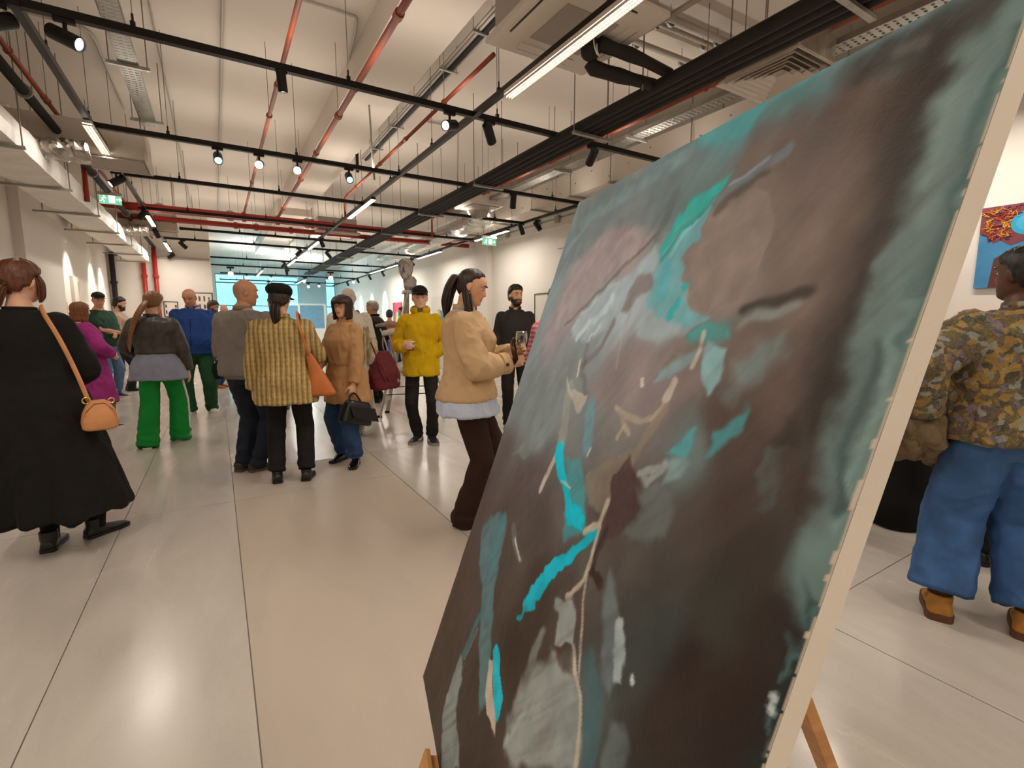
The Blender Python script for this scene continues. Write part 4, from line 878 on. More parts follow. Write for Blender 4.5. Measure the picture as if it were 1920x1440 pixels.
class Person:
    def __init__(s, label, x, y, az, H=1.72, wide=1., fem=False, head=(0, 0, 0), lean=(0, 0), twist=0., hipyaw=0., shift=(0, 0), drop=0.,
                 footL=(-.09, 0, -8), footR=(.09, 0, 8), handL=None, handR=None, poleL=(-.6, -.9, -.2), poleR=(.6, -.9, -.2), belly=0., skin='fair',
                 voxel=.012, arms='LR', curl=.45, grip=None, fat=1., name='person', cat='person', seed=1):
        s.seed = seed; s.k = k = H/1.72; s.fem = fem; s.wide = wide; s.voxel = voxel; s.fat = fat; s.belly = belly
        s.root = thing(name, label, cat, (x, y, 0), -R(az)); s.skin = SKINS.get(skin, skin)
        A = lambda p: np.array(p, float)*k
        s.pel = A((shift[0], shift[1], .92 - drop))
        sp = np.array([lean[1], lean[0], .56]); sp = sp/np.linalg.norm(sp); s.sp = sp
        s.neck = s.pel + sp*.565*k
        s.hx = rotm(hipyaw)@np.array([1., 0, 0]); s.cx = rotm(hipyaw + twist)@np.array([1., 0, 0])
        sh = s.neck - sp*.122*k
        hw = (.150 if fem else .163)*k*wide; s.shL = sh - s.cx*hw; s.shR = sh + s.cx*hw
        s.armlen = (.285*k, .255*k)
        hl = handL if handL is not None else (-.235*wide, .03, .80); hr = handR if handR is not None else (.235*wide, .03, .80)
        s.elL, s.wrL = ik(s.shL, A(hl), *s.armlen, poleL); s.elR, s.wrR = ik(s.shR, A(hr), *s.armlen, poleR)
        s.hipL = s.pel - s.hx*.088*k + A((0, 0, -.04)); s.hipR = s.pel + s.hx*.088*k + A((0, 0, -.04))
        s.foot = {}
        for side, ft, hip in (('L', footL, s.hipL), ('R', footR, s.hipR)):
            an = A((ft[0], ft[1], .085 + (ft[3] if len(ft) > 3 else 0))); d = rotm(ft[2])@np.array([0, 1., 0]); kp = d + np.array([0, .3, 0])
            kn, an = ik(hip, an, .43*k, .41*k, kp); s.foot[side] = (hip, kn, an, d, ft[4] if len(ft) > 4 else 0.)
        s.Rh = rotm(hipyaw + twist + head[0], head[1], head[2]); s.hs = k*(.97 if fem else 1.0)
        s.hc = s.neck + sp*.046*k + s.Rh@np.array([0, .02, .078])*s.hs
        s.curl = curl; s.grip = grip or {}; s.arms = arms
        s.rings_t = ([(-.105, .09, .075, 0), (-.06, .150, .115, -.01), (.01, .168, .120, -.008), (.10, .140, .105, 0), (.17, .128, .098, .004), (.26, .138, .106, .012), (.34, .152, .122, .02), (.40, .156, .108, .004), (.445, .146, .092, -.008), (.485, .112, .078, -.012), (.52, .075, .066, -.012), (.555, .054, .056, -.008), (.62, .047, .050, .004), (.69, .047, .052, .012)] if fem else
                     [(-.105, .09, .08, 0), (-.06, .148, .112, -.005), (.02, .162, .118, -.004), (.12, .148, .108, .004), (.22, .152, .110, .008), (.32, .170, .120, .012), (.40, .178, .116, .002), (.445, .168, .098, -.008), (.485, .128, .084, -.012), (.52, .086, .072, -.012), (.555, .063, .062, -.008), (.62, .057, .058, .004), (.69, .056, .060, .012)])
    # ---- frames
    def at(s, h):
        """centre and axes of the trunk at height h above the pelvis (unscaled metres)"""
        t = min(max(h/.56, 0), 1); ax = s.hx*(1-t) + s.cx*t; ax /= np.linalg.norm(ax)
        up = s.sp if h > 0 else np.array([0, 0, 1.]); c = s.pel + up*h*s.k
        ay = np.cross(up, ax); ay /= np.linalg.norm(ay)
        return c, ax, ay
    def dims(s, h):
        r = np.array(s.rings_t); w = s.wide if h > .2 else 1 + (s.wide-1)*.6
        a = np.interp(h, r[:, 0], r[:, 1])*w*s.fat; b = np.interp(h, r[:, 0], r[:, 2])*s.fat; o = np.interp(h, r[:, 0], r[:, 3])
        g = s.belly*math.exp(-((h-.12)/.14)**2); return a + g*.5, b + g*.6, o + g*.5
    def trunk_ring(s, h, da=0., db=None, oy=0., e=2.35, ox=0.):
        c, ax, ay = s.at(h); a, b, o = s.dims(h); k = s.k; db = da if db is None else db
        return sring(c + ay*(o+oy)*k + ax*ox*k, ax, ay, (a+da)*k, (b+db)*k, e=e)
    def l2w(s, p):
        """person-local point to world"""
        return np.array(s.root.matrix_basis @ Vector(tuple(p)))
    # ---- body
    def hand(s, b, side):
        k = s.k*(.93 if s.fem else 1.); wr, el = (s.wrL, s.elL) if side == 'L' else (s.wrR, s.elR); sg = -1 if side == 'L' else 1
        g = s.grip.get(side, {}); d = np.array(g.get('dir', wr - el), float); d /= np.linalg.norm(d)
        pn = np.array(g.get('palm', (-sg*1., 0, 0)), float); pn = pn - d*(pn@d); pn /= np.linalg.norm(pn)    # palm faces pn
        lat = np.cross(d, pn); lat *= 1 if (lat @ np.array(g.get('thumb', (0, 1, 0)), float)) > 0 else -1       # thumb side
        curl = g.get('curl', s.curl); spread = g.get('spread', .09)
        b.tube([wr - d*.02*k, wr + d*.012*k, wr + d*.045*k, wr + d*.082*k, wr + d*.094*k], [(.026*k, .020*k), (.031*k, .020*k), (.041*k, .019*k), (.042*k, .016*k), (.036*k, .011*k)], 14, up=pn)
        for i, (o, L) in enumerate(((.030, .072), (.010, .082), (-.010, .077), (-.029, .060))):
            p = wr + d*(.084 if i in (1, 2) else .078)*k + lat*o*k; dd = d + lat*o*spread*20*.35; dd /= np.linalg.norm(dd); pts = [p]; ang = 0.
            cu = curl[i] if hasattr(curl, '__len__') else curl
            for fr, st in ((.45, .55), (.30, .85), (.25, .6)):
                ang += cu*st; v = dd*math.cos(ang) + pn*math.sin(ang); p = p + v*L*fr*k; pts.append(p)
            b.tube(smooth_path(pts, 3), [(.0088 - .0024*q)*k for q in np.linspace(0, 1, 10)], 9)
            b.ball(pts[-1], .0064*k, 8, 6)
        p = wr + d*.022*k + lat*.026*k; v = d*.62 + lat*.70 + pn*g.get('tout', .3); v /= np.linalg.norm(v); tc = g.get('tcurl', .5)
        p1 = p + v*.038*k; v2 = d*.85 + lat*(.5-tc*.7) + pn*(.3+tc*.4); v2 /= np.linalg.norm(v2); p2 = p1 + v2*.032*k; v3 = v2 + pn*tc*.4 - lat*tc*.25; v3 /= np.linalg.norm(v3); p3 = p2 + v3*.024*k
        b.tube(smooth_path([p, p1, p2, p3], 3), [(.0135 - .0055*q)*k for q in np.linspace(0, 1, 10)], 9); b.ball(p3, .0078*k, 8, 6)
        if side == 'L': s.palmL = wr + d*.075*k + pn*.03*k; s.hframeL = (wr, d, lat, pn)
        else: s.palmR = wr + d*.075*k + pn*.03*k; s.hframeR = (wr, d, lat, pn)
    def body(s, nose=1., hands=True, ears=True, bald=False, beard=None, lips='#b5675c', stubble=None, legs=None, vx=None):
        k = s.k; b = MB(); legs = (s.voxel < .0115) if legs is None else legs
        b.rings([s.trunk_ring(r[0]) for r in s.rings_t[:-2]] + [sring(s.neck + s.sp*.03*k, s.cx, np.cross(s.sp, s.cx), s.rings_t[-2][1]*k, s.rings_t[-2][2]*k),
                 sring(s.hc + s.Rh@np.array([0, -.012, -.085])*s.hs, s.Rh[:, 0], s.Rh[:, 1], .052*k, .055*k), sring(s.hc + s.Rh@np.array([0, -.01, -.03])*s.hs, s.Rh[:, 0], s.Rh[:, 1], .05*k, .05*k)])
        for sh, el, wr in ((s.shL, s.elL, s.wrL), (s.shR, s.elR, s.wrR)):
            q = .9 if s.fem else 1.; f = s.fat
            inn = sh + (s.neck - s.sp*.115*k - sh)*.45
            b.ball(sh, .050*k*q*f, 16, 10); b.tube([inn, sh], [.04*k*q, .044*k*q], 12)
            b.tube([sh, sh*.55+el*.45, el, el*.65+wr*.35, wr], [.049*k*q*f, .046*k*q*f, .037*k*q, .038*k*q*f, .025*k*q], 14)
        if legs:
            for side in 'LR':
                hip, kn, an, d, tp = s.foot[side]; q = s.fat
                b.tube([hip + np.array([0, 0, .06])*k, hip, hip*.5+kn*.5, kn, kn*.65+an*.35, an, an - np.array([0, 0, .035])*k], [.08*k*q, .09*k*q, .076*k*q, .054*k, .055*k*q, .034*k, .028*k], 16)
                b.tube([an - d*.03*k - np.array([0, 0, .045])*k, an + d*.04*k - np.array([0, 0, .052])*k, an + d*.11*k - np.array([0, 0, .062])*k], [.026*k, .024*k, .014*k], 10)
        if hands:
            for side in 'LR': s.hand(b, side)
        V, F = head_grid(fem=s.fem, nose=nose)
        b.add((V*s.hs) @ s.Rh.T + s.hc, F)
        if ears:
            for sg in (-1, 1):
                M = Matrix([list(r) for r in (s.Rh @ np.array(Matrix.Rotation(sg*R(-22), 3, 'Z') @ Matrix.Rotation(R(-12), 3, 'X')))])
                b.ball(s.hc + s.Rh@np.array([sg*.0765, -.010, -.002])*s.hs, (.011*s.hs, .021*s.hs, .033*s.hs), 12, 10, M)
        vx = vx or s.voxel*.83
        me = remesh(b, vx, 1, 'body')
        v = vco(me); c = np.tile(np.array(lin(s.skin)), (len(v), 1)); h = ((v - s.hc) @ s.Rh)/s.hs
        x, y, z = h.T; ax = np.abs(x)
        def bl(m, colr): 
            nonlocal c
            m = np.clip(m, 0, 1)[:, None]; c = c*(1-m) + np.array(lin(colr))*m
        near = (np.abs(z) < .13) & (np.abs(y) < .14) & (ax < .1)
        c *= (1 + (fbm(v*30, 3)-.44)[:, None]*.25)
        bl(near*np.exp(-((ax-.042)/.018)**2 - ((z+.022)/.016)**2)*(y > .03)*.28, '#c4705c')
        if stubble: bl(near*np.clip((z - np.interp(np.arctan2(ax, y), [0, .9, 1.4, 1.9, 3.2], [.088, .075, .0, -.02, -.055]))/.02, 0, 1)*(.75 if not bald else .38*np.clip((.065-z)/.03, 0, 1)), stubble)
        if beard:
            bd = near*np.clip((-.036 - z)/.006, 0, 1)*np.clip((y - .0)/.02, 0, 1) + near*np.clip((-.0 - z)/.02, 0, 1)*np.clip((ax-.055)/.008, 0, 1)*np.clip((y+.012)/.01, 0, 1)
            bl(bd*.95*(.75+.5*vnoise(v*250)), beard)
        bl(near*np.exp(-((z+.0595)/.0085)**4)*np.exp(-(x/.0235)**4)*(y > .06)*.8, lips)
        if beard: 
            n = vno(me); bm_ = np.clip((-.045 - z)/.01, 0, 1)*np.clip((y-.0)/.02, 0, 1)*near*(np.abs(z+.0595) > .009); setco(me, v + n*(bm_*.006*(.5+vnoise(v*120)))[:, None])
        setcol(me, c)
        o = link('body', me, s.root, vcol_mat('skin', .5, .06, 300, .35, .12), True); s.body_o = o
        return s
    def face(s, brow='#2a1c14', eyes=True, look=(0, 0), browr=.0042, gl=False):
        k = s.hs; T = lambda p: s.hc + s.Rh@(np.array(p, float)*k)
        mb = hairmat('brow_' + brow, brow)
        for sg in (-1, 1):
            MB().tube([T((sg*x, y, z)) for x, y, z in ((.012, .094, .030), (.022, .096, .0345), (.034, .092, .036), (.046, .082, .031))], [.003*k, browr*k, browr*k*.9, .0022*k], 8).build('eyebrow', mb, s.root, smooth=True)
            if eyes:
                c = T((sg*.0305, .0735, .0105)); MB().ball(c, .0128*k, 14, 10).build('eye', m_eye, s.root, smooth=True)
                g = s.Rh@(np.array([look[0], 1, look[1]])/np.linalg.norm([look[0], 1, look[1]])); M = Vector(tuple(g)).to_track_quat('Z', 'Y').to_matrix()
                MB().ball(c + g*.0095*k, (.0068*k, .0068*k, .0042*k), 12, 8, M).build('iris', m_iris, s.root, smooth=True)
                b = MB(); up = s.Rh[:, 2]; fw = s.Rh[:, 1]; rt = s.Rh[:, 0]; n = 12; rs = []
                for q in list(np.linspace(.16, 1.9, 7)): rs.append([c + .0141*k*(math.cos(a)*rt + math.sin(a)*(math.cos(q)*fw + math.sin(q)*up)) for a in np.linspace(.25, math.pi-.25, n)])
                for i in range(6):
                    for j in range(n-1): b.add([rs[i][j], rs[i][j+1], rs[i+1][j+1], rs[i+1][j]], [(0, 1, 2, 3)])
                rs = [[c + .0139*k*(math.cos(a)*rt + math.sin(a)*(math.cos(q)*fw + math.sin(q)*up)) for a in np.linspace(.25, math.pi-.25, n)] for q in np.linspace(-.34, -1.6, 5)]
                for i in range(4):
                    for j in range(n-1): b.add([rs[i][j], rs[i][j+1], rs[i+1][j+1], rs[i+1][j]], [(0, 1, 2, 3)])
                b.build('eyelid', mat('lid_' + s.skin, tuple(x*.9 for x in [int(s.skin[i:i+2], 16)/255 for i in (1, 3, 5)]), .5, var=0.), s.root, smooth=True)
        return s
    # ---- clothes
    def top(s, name, m, off=.018, hem=.84, flare=0., sleeve='long', sr=(.068, .062, .048), fold=.005, neckh=.495, hemdrift=(0, 0), sh=0., nk=(.085, .08), seed=None, pull=0., voxel=None, cuff=None, shp=.0, label=None, sm=3, pleat=0., npl=8):
        k = s.k; b = MB(); hs = []; h0 = hem - .915; seed = s.seed if seed is None else seed
        hs = list(np.linspace(h0, .40, max(6, int((.40-h0)/.045)))) + [.43, .458]
        rs = []
        for h in hs:
            u = max(0, (.12 - h)/max(.12 - h0, .05)) if h < .12 else 0.
            da = off + flare*u
            if h < -.02: a0, b0, _ = s.dims(-.02); a, bb, _ = s.dims(h); da += (a0-a); db = off + flare*u + (b0-bb)
            else: db = da
            if h > .30: da += sh*min(1, (h-.3)/.1)
            rs.append(s.trunk_ring(h, da, db, oy=hemdrift[1]*u, ox=hemdrift[0]*u, e=2.5))
        rs += [s.trunk_ring(neckh-.012, off*.8, off*.8), s.trunk_ring(neckh+.012, off*.7, off*.7), s.trunk_ring(neckh+.034, .011, .011)]
        b.rings(rs)
        if sleeve:
            for sd, sh_, el, wr in (('L', s.shL, s.elL, s.wrL), ('R', s.shR, s.elR, s.wrR)):
                r = [x*k for x in sr]; inn = sh_ + (s.neck - s.sp*.125*k - sh_)*.5
                if sleeve == 'long':
                    ew = el + (wr-el)*.94; pts = [sh_, sh_*.6+el*.4, el*.9+sh_*.1, el, el*.85+wr*.15, el*.45+wr*.55, ew]; rr = [r[0]*.97, (r[0]+r[1])/2, r[1]*1.0, r[1]*1.0, r[1]*.97, (r[1]+r[2])/2, r[2]]
                elif sleeve == 'three': ew = el + (wr-el)*.5; pts = [sh_, sh_*.5+el*.5, el, ew]; rr = [r[0]*.97, (r[0]+r[1])/2, r[1], r[2]]
                else: ew = sh_ + (el-sh_)*.8; pts = [sh_, sh_*.5+ew*.5, ew]; rr = [r[0]*.97, r[0]*.95, r[0]*.95]
                b.ball(sh_, r[0], 18, 12); b.tube([inn, sh_], [r[0]*.8, r[0]*.9], 14); b.tube(pts, rr, 16)
        me = remesh(b, voxel or s.voxel, sm, name)
        if fold: wrinkle(me, fold*k, (11, 11, 7), seed)
        if pleat:
            v = vco(me); n = vno(me); th = np.arctan2(v[:, 1] - s.pel[1], v[:, 0] - s.pel[0]); f = np.clip((.85*k - v[:, 2])/(.6*k), 0, 1)
            setco(me, v + n*(f*pleat*(np.sin(npl*th + 1.7*np.sin(2*th + seed) + v[:, 2]*2) + .4*np.sin((2*npl+1)*th + seed)))[:, None])
        o = link(name, me, s.root, m, True, label=label); return o
    def collar(s, m, r=.072, h=.05, z=-.02, w=.011, open_=.0, name='collar', tilt=.018):
        k = s.k; b = MB(); rs = []; n = 30; ang = np.linspace(math.pi/2 + open_, math.pi*2.5 - open_, n)
        up = s.sp; cx = s.cx; cy = np.cross(up, cx); c = s.neck + up*(z*k) - cy*.008*k
        for t in ang:
            d = cx*math.cos(t) + cy*math.sin(t); dip = -tilt*max(0, math.sin(t))
            p = c + d*r*k*(1 + .0) + up*dip*k; q = p + up*h*k + d*.004*k
            rs.append([p - d*w*k/2, p + d*w*k, q + d*w*k/2, q - d*w*k/2])
        b.rings(rs, closed=open_ < .02); return b.build(name, m, s.root, smooth=True, bevel=0)
    def trousers(s, m, name='trousers', waist=.99, off=.014, r=(.093, .070, .060), end=.05, fold=.005, flare_y=0., voxel=None, seat=0., seed=None, brk=.0, label=None):
        k = s.k; b = MB(); seed = s.seed+7 if seed is None else seed
        hs = np.linspace(-.12, waist-.915, 7); b.rings([s.trunk_ring(h, off, off + seat) for h in hs])
        for side in 'LR':
            hip, kn, an, d, tp = s.foot[side]; q = s.fat; e = np.array([an[0], an[1], max(end*k, .0) + an[2] - .085*k]); mid = kn*.5 + e*.5
            b.tube([hip + np.array([0, 0, .05])*k, hip, hip*.5+kn*.5, kn*.97+hip*.03, kn*.5+e*.5, e*.85+kn*.15, e], [r[0]*.92*k*q, r[0]*k*q, (r[0]*.45+r[1]*.55)*k*q, r[1]*k*q, (r[1]*.5+r[2]*.5)*k, r[2]*k*(1+brk), r[2]*k*(1+brk*.4)], 18, sx=1.)
        me = remesh(b, voxel or s.voxel, 2, name)
        v = vco(me); n = vno(me); z = v[:, 2]
        if fold:
            wrinkle(me, fold*k, (9, 9, 9), seed)
            v = vco(me); n = vno(me); f = np.clip((.26*k - v[:, 2])/(.2*k), 0, 1); v = v + n*(f*.006*np.sin(v[:, 2]*75/k + v[:, 0]*20 + 3*fbm(v*6, 2)))[:, None]; setco(me, v)
        return link(name, me, s.root, m, True, label=label)
    def skirt(s, m, name, top_h=.1, hem=.25, off=.02, w=(.33, .26), fold=.014, nf=9, drift=(0, 0), voxel=None, seed=0, tilt=0.):
        """long skirt or coat tail from trunk height top_h down to hem (metres above the floor)"""
        k = s.k; b = MB(); h0 = hem - .915; rs = []; n = 64; zs = np.linspace(h0, top_h, 22)
        for h in zs:
            u = min(1, (top_h - h)/(top_h - h0)); c, ax, ay = s.at(max(h, -.0)); 
            if h < 0: c = s.pel + np.array([0, 0, h])*k
            a0, b0, o = s.dims(max(h, -.02)); a = (a0+off)*(1-u) + w[0]*u; bb = (b0+off)*(1-u) + w[1]*u
            ring = []
            for t in np.arange(n)*2*math.pi/n:
                f = 1 + fold/.3*u*(math.sin(nf*t + seed + 1.3*math.sin(2*t+seed) + h*1.5) + .5*math.sin((nf*2-1)*t + 2*seed)); cx, sy = math.cos(t), math.sin(t)
                p = c + ay*o*k + ax*a*k*f*math.copysign(abs(cx)**.9, cx) + ay*bb*k*f*math.copysign(abs(sy)**.9, sy) + np.array([drift[0], drift[1], 0])*u*u*k
                p[2] += tilt*u*cx*k; ring.append(p)
            rs.append(ring)
        b.rings(rs); me = b.mesh(name); me.polygons.foreach_set('use_smooth', [True]*len(me.polygons)); return link(name, me, s.root, m, True)
    def shoes(s, m, sole=None, L=.275, w=.048, h=.085, boot=0., heel=.018, name='shoe', toe=.0, lace=None):
        k = s.k*(.96 if s.fem else 1.)
        for side in 'LR':
            hip, kn, an, d, tp = s.foot[side]; lat = np.cross(d, [0, 0, 1.]); z0 = an[2] - .085*s.k
            pit = tp; dd = d*math.cos(pit) - np.array([0, 0, math.sin(pit)]); uu = np.array([0, 0, 1.])*math.cos(pit) + d*math.sin(pit)
            o = an - np.array([0, 0, 1.])*.085*s.k; pv = o
            P_ = lambda y, x, z: pv + dd*y*k + lat*x*k + uu*z*k
            ys = np.array([-.072, -.066, -.045, -.01, .03, .075, .12, .16, .185, .198])*(L/.275)
            ws = np.array([.55, .74, .9, .88, .86, .95, 1.0, .9, .68, .35])*w; hh = np.array([.72, .9, 1.0, 1.0, .93, .75, .58, .48, .40, .30])*h
            b = MB(); rs = []
            for y, wx, hz in zip(ys, ws, hh):
                rs.append([P_(y, wx*math.copysign(abs(math.cos(t))**.8, math.cos(t)), heel + (hz-heel)*(max(0, math.sin(t))**.75 if math.sin(t) > 0 else -.02)) for t in np.linspace(0, 2*math.pi, 18, endpoint=False)])
            b.rings(rs)
            if boot: b.tube([P_(-.012, 0, .06), P_(-.015, 0, .06+boot)], [.046*k, .048*k], 14)
            me = remesh(b, .0075, 2, name); ob = link(name, me, s.root, m, True)
            b = MB(); pts = [(y, wx*1.06) for y, wx in zip(ys, ws)]; pol = [(x, y) for y, x in pts] + [(-x, y) for y, x in reversed(pts)]
            n = len(pol); vs = [P_(y, x, z) for z in (0, heel+.004) for x, y in pol]
            b.add(vs, [tuple(range(n-1, -1, -1)), tuple(range(n, 2*n))] + [(i, (i+1) % n, n+(i+1) % n, n+i) for i in range(n)])
            b.build('sole', sole or m, ob)
            if lace is not None:
                b = MB()
                for y in (.035, .055, .075, .095): b.tube([P_(y, -.022, .078-.2*(y-.035)), P_(y+.004, 0, .094-.32*(y-.035)), P_(y, .022, .078-.2*(y-.035))], .0032*k, 6)
                b.build('laces', lace, ob)
    # ---- hair and headgear
    def hairshell(s, m, line=(.072, .035, -.03, -.062), th=.016, name='hair', rag=.0, vol=0., bald=0., part=None):
        """short hair hugging the skull; line = hairline height at the front, temple, ear, nape"""
        def infl(az, z):
            a = np.abs(az); zl = np.interp(a, [0, .55, 1.0, 1.45, 1.75, 2.2, 3.15], [line[0], line[0]-.006, (line[0]+line[1])/2, line[1], line[2], (line[2]+line[3])/2, line[3]])
            q = np.stack([az*5, z*60, z*0+s.seed], 1); zl = zl + (vnoise(q)-.5)*(.012+rag); d = np.clip((z - zl)/.022, -.4, 1)
            top = np.clip((z-.03)/.08, 0, 1)
            g = vnoise(np.stack([az*26, z*22 + 3, z*0], 1)); g2 = vnoise(np.stack([az*7, z*55, z*0+5], 1))
            return np.where(d > 0, .002 + th*np.sqrt(np.maximum(d, 0))*(.55+.45*g+.35*g2) + vol*top*(.7+.6*g2), -.012)
        V, F = head_grid(64, 110, fem=s.fem, nose=0., inflate=infl); b = MB().add((V*s.hs) @ s.Rh.T + s.hc, F)
        return b.build(name, m, s.root, smooth=True)
    def locks(s, m, length=-.18, a0=1.0, n=34, r=.017, name='hair', flick=.0, back=0., seed=0, wave=.006, crown=.012, out=.012, fringe=None, vox=.006):
        """hair falling from the crown around the head, open at the face; length in head metres"""
        rs = np.random.RandomState(seed); b = MB(); k = s.hs
        def surf(a, z, o):
            f = np.interp(z, _hz, _hf); bk = np.interp(z, _hz, _hb); w = np.interp(z, _hz, _hw); c = math.cos(a)
            return np.array([(w+o)*math.sin(a), (f+o if c > 0 else (-bk+o))*c, z])
        V, F = head_grid(40, 60, fem=s.fem, nose=0., inflate=lambda az, z: np.where(z > np.interp(np.abs(az), [0, a0*.9, a0*1.25, 3.2], [.075, .06, -.06, -.08]), out*.8, -.012)); b.add((V*k) @ s.Rh.T + s.hc, F)
        N3 = n*4
        for i in range(N3):
            a = a0 + (2*math.pi - 2*a0)*(i + rs.uniform(-.6, .6))/(N3-1); pts = []; dr = rs.uniform(-.004, .007)
            for z in (.112, .098, .075, .045, .015, -.02): pts.append(surf(a, z, (crown if z > .1 else out) + dr))
            p = pts[-1].copy(); L = length*(1 + rs.uniform(-.06, .06)); 
            for q in np.linspace(.25, 1, 5):
                zz = -.02 + (L+.02)*q; base = surf(a, -.02, out); pp = base.copy(); pp[2] = zz
                pp[:2] *= 1 - .10*q + flick*q*q; pp[1] -= back*q; pp[:2] += rs.uniform(-1, 1, 2)*wave; pts.append(pp)
            rr = [r*.25] + [r*.42]*(len(pts)-3) + [r*.36, r*.12]
            b.tube(smooth_path([s.hc + s.Rh@(x*k) for x in pts], 2), np.interp(np.linspace(0, 1, (len(pts)-1)*2+1), np.linspace(0, 1, len(pts)), rr)*k, 5)
        if fringe is not None:
            for i in range(36):
                a = -a0*1.05 + 2*a0*1.05*i/35; pts = [surf(a*.6, .108, .01), surf(a*.8, .085, .014), surf(a, .055, .014), surf(a, fringe + rs.uniform(-.006, .006), .010)]
                b.tube(smooth_path([s.hc + s.Rh@(x*k) for x in pts], 3), np.linspace(r*.5, r*.2, 10)*k, 5)
        return b.build(name, m, s.root, smooth=True)
    def tail(s, m, pts, r, name='ponytail', braid=0, head=True):
        """hair tail through points given in head metres (or body metres)"""
        P_ = [s.hc + s.Rh@(np.array(p, float)*s.hs) if head else np.array(p, float)*s.k for p in pts]; pp = smooth_path(P_, 8); n = len(pp)
        rr = np.interp(np.linspace(0, 1, n), np.linspace(0, 1, len(r)), r); b = MB()
        if braid:
            L = np.arange(n)/n*braid*2*math.pi
            for ph in (0, 2.094, 4.188):
                qq = [p + (np.array([math.cos(l+ph), .35*math.sin(2*(l+ph)), 0]))*q*.62 for p, q, l in zip(pp, rr, L)]
                b.tube(qq, rr*.62, 8)
            me = remesh(b, .006, 1, name); return link(name, me, s.root, m, True)
        rs = np.random.RandomState(len(pts)*7+s.seed)
        a_, b_, _ = basis(pp[-1]-pp[0], s.Rh[:, 1])
        b.tube(pp, rr*.62, 10)
        for j in range(46):
            th = rs.uniform(0, 6.283); ra = math.sqrt(rs.uniform(.1, 1.)); w1, w2 = rs.uniform(-.16, .16, 2); e = rs.uniform(.82, 1.06); m_ = max(4, int(n*min(e, 1)))
            b.tube([pp[i] + (a_*math.cos(th + w1*i/n*6) + b_*math.sin(th + w1*i/n*6))*rr[i]*ra*(1 + w2) for i in range(m_)], np.interp(np.arange(m_)/m_, [0, .2, .8, 1], [.2, .26, .22, .06])*max(rr), 5)
        return b.build(name, m, s.root, smooth=True)
    def cap(s, m, name='cap', brim=True, az=0.):
        def infl(a, z): return np.where(z > .050 + .012*np.cos(a), .018 + .010*np.clip((z-.04)/.05, 0, 1), -.02)
        V, F = head_grid(50, 60, nose=0., inflate=infl); o = MB().add((V*s.hs) @ s.Rh.T + s.hc, F).build(name, m, s.root, smooth=True)
        if brim:
            b = MB(); vs = []; T = lambda p: s.hc + s.Rh@(np.array(p, float)*s.hs); n = 15
            for dz in (0, -.005):
                for t in np.linspace(-1, 1, n): x = .072*t; vs.append(T((x, .085*math.sqrt(max(0, 1-(t*.75)**2)),   .066 - .012*t*t + dz)))
                for t in np.linspace(-1, 1, n): x = .078*t; vs.append(T((x, .085*math.sqrt(max(0, 1-(t*.75)**2)) + .075*math.sqrt(max(0, 1-t*t*.98)), .056 - .020*t*t + dz)))
            fs = [(i, i+1, n+i+1, n+i) for i in range(n-1)] + [(2*n+i, 3*n+i, 3*n+i+1, 2*n+i+1) for i in range(n-1)] + [(n+i, n+i+1, 3*n+i+1, 3*n+i) for i in range(n-1)]
            b.add(vs, fs).build('cap_brim', m, o, smooth=True)
        return o
# ================================================================ the visitors
def fab(name, col, rough=.85, var=.14, vs=7, bump=.15, bs=180, **kw): return mat(name, col, rough, 0, var, vs, bump, bs, spec=.3, **kw)
def plaid_mat():
    n = N('tan_plaid_tweed'); v = n.coord('Object')
    base = n.ramp(n.noise(v, 40, 4).outputs[0], [(.3, lin('#9c8048')), (.7, lin('#bb9d63'))]).outputs[0]
    for sc, pos, colr, w, ax in ((26., 0, '#3d2b1c', .09, 'X'), (26., .45, '#d9c389', .10, 'X'), (26., .2, '#6d5530', .06, 'Z')):
        wv = n.add('ShaderNodeTexWave', {'Vector': v, 'Scale': sc*.3183*1., 'Distortion': .25, 'Phase Offset': pos*6.28}, wave_type='BANDS', bands_direction=ax)
        m = n.ramp(wv.outputs[1], [(1-w-.1, (0, 0, 0)), (1-w*.5, (1, 1, 1))]).outputs[0]
        f = n.add('ShaderNodeMath', {0: m, 1: .55 if ax == 'X' else .22}, operation='MULTIPLY'); base = n.mix(f.outputs[0], base, lin(colr))
    n.set(n.b, 'Base Color', base); n.set(n.b, 'Roughness', .9); n.bump(n.noise(v, 260, 3).outputs[0], .25, .004); return n.m
def floral_mat(name, cols, scale=26, dist=.5, mixn=.5, ground=None):
    n = N(name); v = n.coord('Object'); d = n.noise(v, 14, 4); mp = n.mix(.08*dist, v.outputs[0], d.outputs[1])
    vo = n.add('ShaderNodeTexVoronoi', {'Vector': mp, 'Scale': scale, 'Randomness': 1.}); 
    sx = n.add('ShaderNodeSeparateColor', {0: vo.outputs[1]})
    k = len(cols); c1 = n.ramp(sx.outputs[0], [(i/k, lin(c)) for i, c in enumerate(cols)], 'CONSTANT').outputs[0]
    n2 = n.noise(mp, 34, 5, .7, 1.5); c2 = n.ramp(n2.outputs[0], [(.25 + .5*i/k, lin(c)) for i, c in enumerate(reversed(cols))]).outputs[0]
    col = n.mix(mixn, c1, c2)
    if ground:
        g = n.ramp(n.noise(v, 9, 3).outputs[0], [(.50, (0, 0, 0)), (.56, (1, 1, 1))]).outputs[0]; col = n.mix(g, lin(ground), col)
    n.set(n.b, 'Base Color', col); n.set(n.b, 'Roughness', .85); n.bump(n2.outputs[0], .3, .006); return n.m
